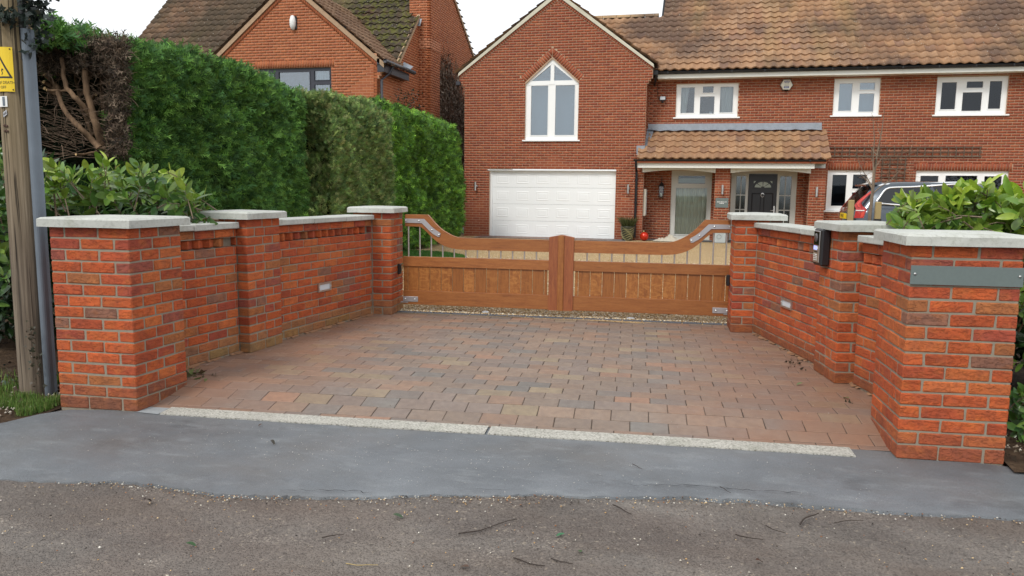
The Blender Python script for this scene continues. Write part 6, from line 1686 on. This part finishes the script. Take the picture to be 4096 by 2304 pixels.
# yellow warning plate
sx0, sx1 = -4.730, -4.512; sz0, sz1 = 2.085, 2.375
W_s = sx1-sx0; 
def polepos(u, z, out=0):
    """u metres to the right of the pole's front line, bent round it"""
    a = u/PR*.92; r = PR+.004+out; return Vector((PX+r*math.sin(a), PY-r*math.cos(a), z))
Rp = PR
def bent(name, u0, u1, z0, z1, mat, parent, out=0, n=10, thick=.0025):
    m = MB(); vs = []
    for z in (z0, z1):
        for k in range(n+1): vs.append(polepos(u0+(u1-u0)*k/n, z, out+thick))
    for z in (z0, z1):
        for k in range(n+1): vs.append(polepos(u0+(u1-u0)*k/n, z, out))
    N1 = n+1; fs = []
    for k in range(n): fs += [(k, k+1, N1+k+1, N1+k), (2*N1+k, k+0, k+1, 2*N1+k+1)[::-1], (N1+k, N1+k+1, 3*N1+k+1, 3*N1+k)]
    fs += [(0, N1, 3*N1, 2*N1), (n, 2*N1+n, 3*N1+n, N1+n)]
    m.add(vs, fs); return m.build(name, mat, parent)
sgn_ = thing('warning_sign', polepos(-.02, 2.1), 'yellow danger of death sign with black lightning triangle nailed to the pole', 'sign')
UB, UA = .082, -.130
bent('plate', UA, UB, sz0, sz1, M['yellow'], sgn_)
def strip(pts, w, name, mat, closed=False):
    m = MB(); P2 = [Vector((p[0], p[1])) for p in pts]; n = len(P2)
    segs = [(P2[i], P2[(i+1)%n]) for i in range(n if closed else n-1)]
    for a, b in segs:
        d = (b-a).normalized(); nn_ = Vector((-d.y, d.x))*w/2; a = a-d*w*.4; b = b+d*w*.4; K = 8
        for k in range(K):
            p, q = a.lerp(b, k/K), a.lerp(b, (k+1)/K)
            c = [p-nn_, q-nn_, q+nn_, p+nn_]; m.add([polepos(v.x, v.y, .0033) for v in c], [(0,1,2,3)])
    return m.build(name, mat, sgn_)
strip([(-.124,2.178),(.066,2.178),(-.029,2.352)], .012, 'warning_triangle', M['blackprint'], True)
def poly_print(pts, name):
    m = MB(); m.add([polepos(u, z, .0034) for u, z in pts], [tuple(range(len(pts)))]); return m.build(name, M['blackprint'], sgn_)
for q in ([(-.022,2.30),(-.010,2.30),(-.016,2.272),(-.024,2.272)], [(-.024,2.276),(-.006,2.276),(-.012,2.266),(-.024,2.262)], [(-.016,2.268),(-.006,2.272),(-.016,2.246),(-.020,2.246)], [(-.026,2.250),(-.010,2.250),(-.017,2.236)]): poly_print(q, 'lightning_symbol')
for q in ([(-.042,2.222),(.006,2.232),(.008,2.224),(-.040,2.212)], [(.004,2.236),(.016,2.232),(.016,2.223),(.004,2.223)], [(-.044,2.222),(-.052,2.208),(-.047,2.206),(-.038,2.216)], [(-.040,2.214),(-.044,2.192),(-.039,2.192),(-.034,2.214)], [(.004,2.226),(.012,2.206),(.004,2.192),(.001,2.196),(.007,2.206),(-.002,2.224)]): poly_print(q, 'falling_figure_symbol')
mesh_text('lettering', 'DANGER OF DEATH', .0262, M['blackprint'], sgn_, lambda x, y: polepos(-.026+x*.94, 2.143+y, .0034))
mesh_text('lettering', 'KEEP OFF', .0262, M['blackprint'], sgn_, lambda x, y: polepos(-.022+x*.94, 2.112+y, .0034))
for u, z in ((.066,2.362),(.072,2.098)):
    m = MB(); m.lathe([(.006,0),(.004,.003),(0,.004)], (0,0,0), 8, M=Matrix.Translation(polepos(u,z,.002)) @ Matrix.Rotation(math.pi/2,4,'X')); m.build('nail', M['rust'], sgn_)
tg = thing('pole_tag', polepos(0, 2.03), 'small crinkled white tag under the yellow warning sign', 'tag')
bent('tag', -.05, .028, 1.985, 2.055, M['white'], tg); bent('tag_patch', -.005, .012, 1.992, 2.05, M['zinc'], tg, out=.003)
tg = thing('pole_tag', polepos(0, 1.94), 'tiny tilted metal tag with engraved numbers, lowest tag on the pole', 'tag')
m = MB(); m.add([polepos(u, z, .001) for u, z in ((-.008,1.915),(.022,1.935),(.020,1.966),(-.010,1.948))]+[polepos(u, z, .003) for u, z in ((-.008,1.915),(.022,1.935),(.020,1.966),(-.010,1.948))], [(4,5,6,7),(0,1,5,4),(1,2,6,5),(2,3,7,6),(3,0,4,7)]); m.build('tag', M['steel2'], tg)
mesh_text('lettering', '66', .026, M['blackprint'], tg, lambda x, y: polepos(.006+x, 1.941+y+x*.5, .0034))
for u, z in ((-.012,1.862),(.010,1.858),(-.010,1.826),(.012,1.824)):
    m = MB(); m.lathe([(.009,0),(.009,.005),(.004,.008)], (0,0,0), 7, M=Matrix.Translation(polepos(u,z,-.004)) @ Matrix.Rotation(math.pi/2,4,'X')); m.build('bolt_head', M['rust'], t)
ivy('dark ivy hanging over the top of the grey cable cover on the pole', (PX+.20, PY-.02, 2.66), 330, (.045,.05,.14), .055, [(.022,.035,.03),(.035,.05,.045),(.015,.02,.018)], 12)
ivy('ivy tuft clinging to the front of the pole above the yellow sign', (PX+.06, PY-.13, 2.56), 90, (.045,.02,.028), .05, [(.022,.035,.03),(.05,.065,.055)], 13)
ivy('small dead ivy runner at the foot of the pole', (PX+.13, PY-.14, .30), 60, (.02,.02,.14), .03, [(.06,.06,.04),(.10,.08,.06)], 14)

# ------------------------------------------------------------------ parked car
CY = 18.0
t = thing('parked_car', (5.7, CY+.96, 0), 'dark grey estate car with red tail lights parked before the ground floor windows', 'car')
CX = 3.22
zc0 = .0
prof_st = [  # x, half width, belt z, z bottom
 (0.00,.70,.98,.42),(.03,.86,1.02,.34),(.10,.93,1.13,.30),(.35,.955,1.17,.28),(.9,.962,1.165,.27),(1.7,.965,1.15,.27),(2.6,.965,1.12,.27),(3.4,.962,1.08,.27),(4.0,.955,1.03,.28),(4.5,.93,.96,.30),(4.85,.85,.84,.34),(4.95,.70,.70,.40)]
m = MB(); vs = []; K = 9
for x, w, bz, z0 in prof_st:
    ring = [(w*.80,z0),(w*.97,z0+.10),(w,z0+.28),(w*1.0,(z0+bz)/2+.06),(w*.985,bz-.14),(w*.955,bz-.03),(w*.90,bz),(w*.45,bz+.025),(0,bz+.03)]
    vs += [(CX+x, CY+.965-y, z) for y, z in ring]+[(CX+x, CY+.965+y, z) for y, z in ring[-2::-1]]
R_ = 2*K-1; fs = []
for i in range(len(prof_st)-1):
    for k in range(R_-1): fs.append((i*R_+k, i*R_+k+1, (i+1)*R_+k+1, (i+1)*R_+k))
fs.append(tuple(range(R_))[::-1]); fs.append(tuple(range((len(prof_st)-1)*R_, len(prof_st)*R_)))
m.add(vs, fs); m.build('body', M['carpaint'], t, smooth=True)
gh = [(.10,.14,.885,1.13,.60,1.20),]   # greenhouse: base and roof outlines along x
base_x = [.10,.30,.8,1.6,2.4,3.1,3.55]; base_w = [.86,.89,.905,.91,.90,.87,.80]
roof_x = [.46,.62,1.0,1.6,2.2,2.6,2.78]; roof_w = [.60,.665,.695,.70,.69,.66,.60]; roof_z = [1.655,1.69,1.715,1.72,1.71,1.68,1.655]
m = MB(); vs = []; n = len(base_x); L_ = 8
for i in range(n):
    bx_, bw, rx_, rw, rz_ = base_x[i], base_w[i], roof_x[i], roof_w[i], roof_z[i]; bz = 1.12
    ring = [(bx_,bw,bz),(bx_+(rx_-bx_)*.5,bw+(rw-bw)*.38,bz+(rz_-bz)*.5),(bx_+(rx_-bx_)*.88,rw+.035,rz_-.075),(rx_,rw-.03,rz_),(rx_,rw*.5,rz_+.022),(rx_,0,rz_+.03)]
    vs += [(CX+a, CY+.965-b, c) for a, b, c in ring]+[(CX+a, CY+.965+b, c) for a, b, c in ring[-2::-1]]
R_ = 11; fs = [(i*R_+k, i*R_+k+1, (i+1)*R_+k+1, (i+1)*R_+k) for i in range(n-1) for k in range(R_-1)]+[tuple(range(R_))[::-1], tuple(range((n-1)*R_, n*R_))]
m.add(vs, fs); m.build('cabin', M['carpaint'], t, smooth=True)
def cside(X, Y, out=0.0, far=False):
    """picture point -> near flank of the car (leans in above the belt line)"""
    p = yp(X, Y, CY+.06)
    for _ in range(6):
        lean = .055 if p.z < 1.12 else .055+.21*((p.z-1.12)/.54)**1.15
        p = yp(X, Y, CY+lean+.0)
    return Vector((p.x, p.y-out, p.z))
cr_ = lambda x, y: ((3340+x/8.523)/1.5901, (710+y/8.523)/1.5901)
glass_pts = [cr_(*p) for p in [(1470,830),(1560,660),(1680,480),(1790,390),(1900,362),(2200,348),(2557,342)]]+[(2330,465.2),(2420,466.5),(2428,515),(2330,512),cr_(2557,940),cr_(2200,915),cr_(1900,895),cr_(1650,880)]
m = MB(); m.add([cside(*p, out=.028) for p in glass_pts], [tuple(range(len(glass_pts)))[::-1]]); m.build('side_window', M['carglass'], t)
trim = [cr_(*p) for p in [(1640,893),(1480,868),(1420,845),(1415,800),(1500,680),(1620,500),(1720,400),(1850,350),(2100,335),(2557,325)]]+[(2420,462.5)]
m = MB(); m.tube([cside(*p, out=.034) for p in trim], .020, 6); m.build('window_trim', M['chrome'], t, smooth=True)
m = MB(); m.tube([cside(*p, out=.034) for p in [(2195,507.6),cr_(1640,893),cr_(1900,915),cr_(2350,950),(2330,516),(2425,519)][1:]], .018, 6); m.build('window_trim', M['chrome'], t, smooth=True)
m = MB(); m.tube([cside(*p, out=.0)+Vector((0,.05,0)) for p in [cr_(1500,285),cr_(1650,245),cr_(1850,232),cr_(2200,222),cr_(2557,215),(2420,459.0)]], .024, 6); m.build('roof_rail', M['chrome'], t, smooth=True)
def lamp(pts, out, name, mat, mirror=False):
    P2 = [cside(*cr_(*p), out=out) for p in pts]
    if mirror: P2 = [Vector((p.x, 2*(CY+.965)-p.y, p.z)) for p in P2]
    m = MB(); n = len(P2); m.add(P2+[p+Vector((.03, -.05 if mirror else .05, 0)) for p in P2], [tuple(range(n)) if mirror else tuple(range(n))[::-1]]+[(i, (i+1)%n, n+(i+1)%n, n+i) for i in range(n)]); return m.build(name, mat, t)
lamp([(1290,455),(1215,455),(1120,520),(930,660),(780,790),(700,880),(650,950),(700,1060),(700,1110),(680,1200),(640,1380),(960,1380),(1010,1250),(1050,1100),(1000,1030),(900,970),(860,900),(870,850),(960,760),(1120,610),(1290,475)], .03, 'tail_light', M['redlens'])
lamp([(700,1105),(990,1110),(985,1140),(700,1135)], .034, 'light_bar', M['white'])
rl2 = NT('bright_red_lens', .2); rl2.set('Base Color', (.60,.07,.045))
lamp([(1180,490),(1130,530),(800,830),(740,900),(790,1000),(830,1010),(780,910),(830,840),(1150,545)], .034, 'light_strip', rl2.m); lamp([(960,1150),(1000,1150),(960,1300),(880,1370),(850,1370),(880,1200)], .034, 'light_strip', rl2.m)
# rear glass, spoiler, plate, lettering on the sloping tailgate
yc = CY+.965
def rear(y, z, out=0): x = .10+.36*max(0, (z-1.13)/.52) if z > 1.13 else .02+.08*max(0, (z-.98)/.15)
def tail(y, z, out=0):
    x = (.105+.36*(z-1.13)/.53) if z > 1.13 else .0+.10*max(0,(z-.9)/.23)
    return Vector((CX+x-out, yc+y, z))
m = MB(); m.add([tail(-.80,1.14,.02), tail(.80,1.14,.02), tail(.56,1.62,.02), tail(-.56,1.62,.02)], [(0,1,2,3),(3,2,1,0)]); m.build('rear_window', M['carglass'], t)
m = MB(); m.add([(CX+.30,yc-.60,1.665),(CX+.30,yc+.60,1.665),(CX+.62,yc+.64,1.73),(CX+.62,yc-.64,1.73),(CX+.32,yc-.60,1.63),(CX+.32,yc+.60,1.63),(CX+.60,yc+.64,1.66),(CX+.60,yc-.64,1.66)], [(3,2,1,0),(0,1,5,4),(0,4,7,3),(1,2,6,5)]); m.build('spoiler', M['carpaint'], t)
m = MB(); m.add([tail(.82,1.02,.03), tail(.88,1.14,.02), tail(.70,1.62,.02), tail(.60,1.62,.03), tail(.78,1.14,.03)], [(0,1,2,3,4),(4,3,2,1,0)]); m.build('tail_light', M['redlens'], t)
m = MB(); m.box((CX-.035, yc-.27, .90), (CX+.01, yc+.26, 1.02)); npl = m.build('number_plate', M['plate'], t)
tx = lambda y0, z0, xo: (lambda x, y: Vector((CX+xo, yc+y0-x, z0+y)))
mesh_text('lettering', 'VN NDS', .088, M['blackprint'], npl, tx(0,.962,-.037))
for i, ch in enumerate('VOLVO'): mesh_text('badge_lettering', ch, .075, M['chrome'], t, (lambda i: (lambda x, y: Vector((CX+.035+.05*(y+1.08-1.0)/.1-.07, yc+.36-i*.17-x, 1.075+y))))(i))
for wx_ in (.92, 3.98):
    for yy, s_ in ((CY+.03, -1), (CY+1.90, 1)):
        m = MB(); m.lathe([(.22,-.11),(.34,-.11),(.37,-.06),(.37,.06),(.34,.11),(.22,.11)], (0,0,0), 24, M=Matrix.Translation((CX+wx_, yy+(.10 if s_ < 0 else -.10), .37)) @ Matrix.Rotation(math.pi/2,4,'X')); w_ = m.build('wheel', M['rubber'], t)
        m = MB(); m.lathe([(.23,.0),(.22,.03),(.05,.02),(0,.03)], (0,0,0), 16, M=Matrix.Translation((CX+wx_, yy-.01 if s_ < 0 else yy+.01, .37)) @ Matrix.Rotation(math.pi/2*(1 if s_ < 0 else -1),4,'X')); m.build('rim', M['steel2'], w_)
        if s_ < 0:
            m = MB(); m.tube([(CX+wx_+.43*math.cos(a), CY+.012, .37+.43*math.sin(a)) for a in [math.pi*k/16 for k in range(17)]], .022, 6); m.build('wheel_arch', M['black'], t)

# ------------------------------------------------------------------ young tree and stakes
random.seed(61)
t = thing('young_tree', (1.80, 9.0, 0), 'leafless young tree with thin forking stem between two stakes', 'tree')
T9 = lambda X, Y, d=0: yp(X, Y, 9.0+d)
m = MB(); m.tube([Vector((1.78,9,0)), T9(2186,590), T9(2188,540), T9(2193,500), T9(2196,470), T9(2199,440), T9(2203,400)], [.024,.020,.018,.017,.015,.013,.010], 8); m.build('trunk', M['sap'], t, smooth=True)
lim = MB()
def limb(pts, r):
    P2 = [T9(*q) for q in pts]; lim.tube(P2, [r*(1-.75*i/(len(P2)-1)) for i in range(len(P2))], 5)
limb([(2197,460),(2208,380),(2218,330),(2222,300),(2226,268)], .009); limb([(2198,445),(2196,400),(2200,350),(2196,300),(2193,285)], .008)
limb([(2193,470),(2182,448),(2168,425),(2160,405),(2152,385)], .007); limb([(2194,475),(2178,450),(2166,440),(2160,420)], .005); limb([(2194,488),(2215,470),(2240,455),(2262,430),(2285,405)], .007)
limb([(2205,390),(2190,370),(2178,352)], .005); limb([(2203,420),(2216,402),(2232,392)], .005); limb([(2215,340),(2206,315),(2204,298)], .004); limb([(2222,462),(2244,452),(2262,446)], .004)
lim.build('branches', M['sap'], t, smooth=True, kind='stuff')
for (X, Yt, lb, dy) in ((2142, 503, 'square timber stake left of the young tree', 0), (2210, 508, 'timber stake with black strap right of the young tree', 0)):
    p = yp(X, Yt, 9.0+dy); t = thing('tree_stake', (p.x, 9.0, 0), lb, 'stake'); m = MB(); m.cbox((p.x-.029,8.975,-.05),(p.x+.029,9.03,p.z), .006); m.build('post', M['stake'], t)
    if X > 2200: m = MB(); m.box((p.x-.034,8.969,1.18),(p.x+.034,9.036,1.205)); m.build('strap', M['black'], t)

# ------------------------------------------------------------------ twigs, leaves and scraps on the ground
random.seed(71)
M['darktwig'] = m_plain('wet_dark_twig', (.035,.024,.018), .8)
def twig_thing(X0, Y0, X1, Y1, z, label, r=.0022, fork=False, mat='darktwig', group=None):
    r *= 1.05
    a, b = zp(X0, Y0, z+r), zp(X1, Y1, z+r); m = MB(); L = (b-a).length; n = 6; side = Vector((-(b-a).y, (b-a).x, 0)).normalized(); pts = []
    for i in range(n+1):
        t_ = i/n; pts.append(a.lerp(b, t_)+side*L*.05*math.sin(t_*5+X0)+Vector((0,0,.003*random.random())))
    m.tube(pts, [r*(1-.4*i/n) for i in range(n+1)], 5)
    o = m.build('twig', M[mat]); tag(o, label, 'twig', group); return o
ZR, ZP = -.024, -.004
tl = [((1165,1330),(1300,1305),'long pale-brown twig lying on the road left of centre'),((950,1180-18),(900,1186),None),((1330,1705/1.59),(1350,1100),None)]
twig_thing(1153,1342,1305,1337-28,ZR,'long pale-brown twig lying across the road left of the centre', .0028)
twig_thing(810,1352,865,1344,ZR,'short dark twig on the road below the left end of the kerb gap', .0025)
twig_thing(1590,1168,1617,1180,ZP,'short dark twig lying on the new tarmac right of the centre', .002)
twig_thing(940,1074,985,1062,ZP,'thin dark twig on the new tarmac just below the left kerb stone', .0018)
twig_thing(2010,1318,2055,1290,ZR,'dark forked twig on the road towards the right edge', .004)
twig_thing(2098,1315,2170,1290+18,ZR,'bent thin twig on the road nearest the right corner', .0022)
twig_thing(1925,1323,1975,1342,ZR,'dark twig on the road just left of the forked twig', .0026)
twig_thing(1850,1345,1920,1360,ZR,'long dark twig lying flat below the right part of the tarmac edge', .003)
twig_thing(1540,1270,1590,1293,ZR,'brown twig lying on the road under the gritty tarmac edge', .003)
twig_thing(1290,1405,1370,1425,ZR,'dark twig at the bottom of the picture near the centre', .003)
twig_thing(870,1418,950,1424,ZR,'straw-coloured stalk on the road at the bottom of the picture', .0022, mat='stake')
twig_thing(1385,1405,1440,1420,ZR,'pair-like dark stick on the road under the gate post line', .0024)
twig_thing(1810,1225,1840,1240,ZP,'small thin stick across the edge of the new tarmac', .002)
def leaf_thing(X, Y, z, col, size, label, curl=.5, rot=None):
    p = zp(X, Y, z); vs, fs = leaf_verts(.35, curl, .26); a = rot if rot is not None else random.uniform(0,6.28)
    m = MB(); m.add([(p.x+size*(v[0]*math.cos(a)-v[1]*math.sin(a)), p.y+size*(v[0]*math.sin(a)+v[1]*math.cos(a)), z+.006+size*(v[2]+curl*.25)) for v in vs], fs)
    mt = M['laurel']; o = m.build('fallen_leaf', mt, color=col); tag(o, label, 'leaf'); return o
GL, BL = (.04,.10,.03), (.09,.05,.035)
leaf_thing(468,1372,ZR,GL,.045,'dark green fallen leaf on the road in the lower left', rot=.1)
leaf_thing(362,1268,ZR,(.03,.015,.02),.05,'curled dark brown leaf on the rough road patch at lower left', 1.2)
leaf_thing(988,1300,ZR,(.05,.09,.04),.05,'grey-green leaf lying alone on the road left of the centre', rot=0)
leaf_thing(1420,1347,ZR,(.05,.18,.08),.04,'small bright green leaf on the road below the gate post', .3)
leaf_thing(660,995+75,ZP,BL,.03,'tiny brown leaf on the new tarmac left of the centre')
leaf_thing(682,1095+18,ZP,(.04,.03,.02),.04,'dark crumpled leaf on the new tarmac in the middle of the left half', 1.0)
leaf_thing(1662,991,.012,(.07,.17,.05),.04,'small green leaf on the block paving right of the centre', .6)
leaf_thing(2020,968,.075,(.12,.20,.06),.05,'pale green leaf scrap beside the foot of the intercom pillar', .6)
leaf_thing(2135,1006,.07,(.10,.18,.05),.05,'green leaf scrap in the corner near the right short wall', .6)
leaf_thing(1180,1392+40,ZR,(.10,.05,.03),.04,'brown leaf at the bottom edge left of the picture centre')
leaf_thing(1460,1395,ZR,(.06,.14,.05),.035,'green leaf scrap on the road below the centre right', .5)
leaf_thing(1900,1350+68,ZR,(.08,.04,.03),.04,'brown leaf at the bottom edge right of the picture centre', 1)
g = np.random.default_rng(5)
def litter(label, centre, n, spread, size, pal, seed, z):
    c = zp(*centre, z); return ivy(label, (c.x, c.y, z+.012), n, (spread[0], spread[1], .006), size, pal, seed, 'leaf litter', 'deadleaf')
litter('withered leaves caught where the left near pillar meets the short wall', (495,945), 22, (.07,.05), .07, [(.16,.19,.07),(.12,.09,.05),(.22,.22,.12)], 3, .072)
litter('dark rotten leaves swept against the foot of the right short wall', (2110,1022), 26, (.09,.03), .05, [(.06,.03,.04),(.04,.03,.02),(.12,.07,.05)], 4, .03)
litter('dark scraps at the foot of the right near pillar inner face', (2165,1045), 16, (.03,.06), .03, [(.04,.03,.02),(.10,.06,.04)], 6, .03)
litter('dark scraps along the wall foot left of the intercom pillar', (2010,920), 18, (.05,.12), .03, [(.04,.03,.02),(.10,.06,.04)], 7, .072)
litter('brown leaf litter on the soil around the pole', (60,960), 160, (.35,.25), .05, [(.09,.06,.04),(.14,.11,.08),(.06,.04,.03),(.10,.13,.12)], 9, .0)
litter('leaf litter on the soil at the right edge', (2590,1120), 120, (.2,.35), .04, [(.12,.09,.06),(.18,.14,.10),(.06,.04,.03)], 10, .0)
pts = [(random.uniform(-3.5,1.0), random.uniform(4.5,8.1)) for _ in range(420)]
stones('paving_grit', pts, .0015, .004, [(.5,.46,.4),(.10,.08,.06),(.35,.26,.17)], M['pebble'], lambda x, y: zg(x, y)+.001)
# dirt washed into the corners along both wall feet
m = MB()
for side in (0, 1):
    for k in range(60):
        y = 4.75+k*(3.3/60) if side == 0 else 5.2+k*(2.7/60)
        wdt = .035+.02*math.sin(k*1.3)+.015*math.sin(k*.37)
        if side == 0: xa = lx(y)-.01; q = [(xa,y),(xa+wdt,y),(xa+wdt,y+.06),(xa,y+.06)]
        else: xa = rx(y)+.01; q = [(xa-wdt,y),(xa,y),(xa,y+.06),(xa-wdt,y+.06)]
        zz = zg(*q[0])+.0035; hi = .012
        m.add([(q[0][0],q[0][1],zz+(hi if side == 0 else 0)),(q[1][0],q[1][1],zz+(0 if side == 0 else hi)),(q[2][0],q[2][1],zz+(0 if side == 0 else hi)),(q[3][0],q[3][1],zz+(hi if side == 0 else 0))], [(0,1,2,3)])
m.build('washed_sand', m_plain('washed_clay_sand', (.30,.16,.085), .95, var=.3, nscale=20), kind='stuff')
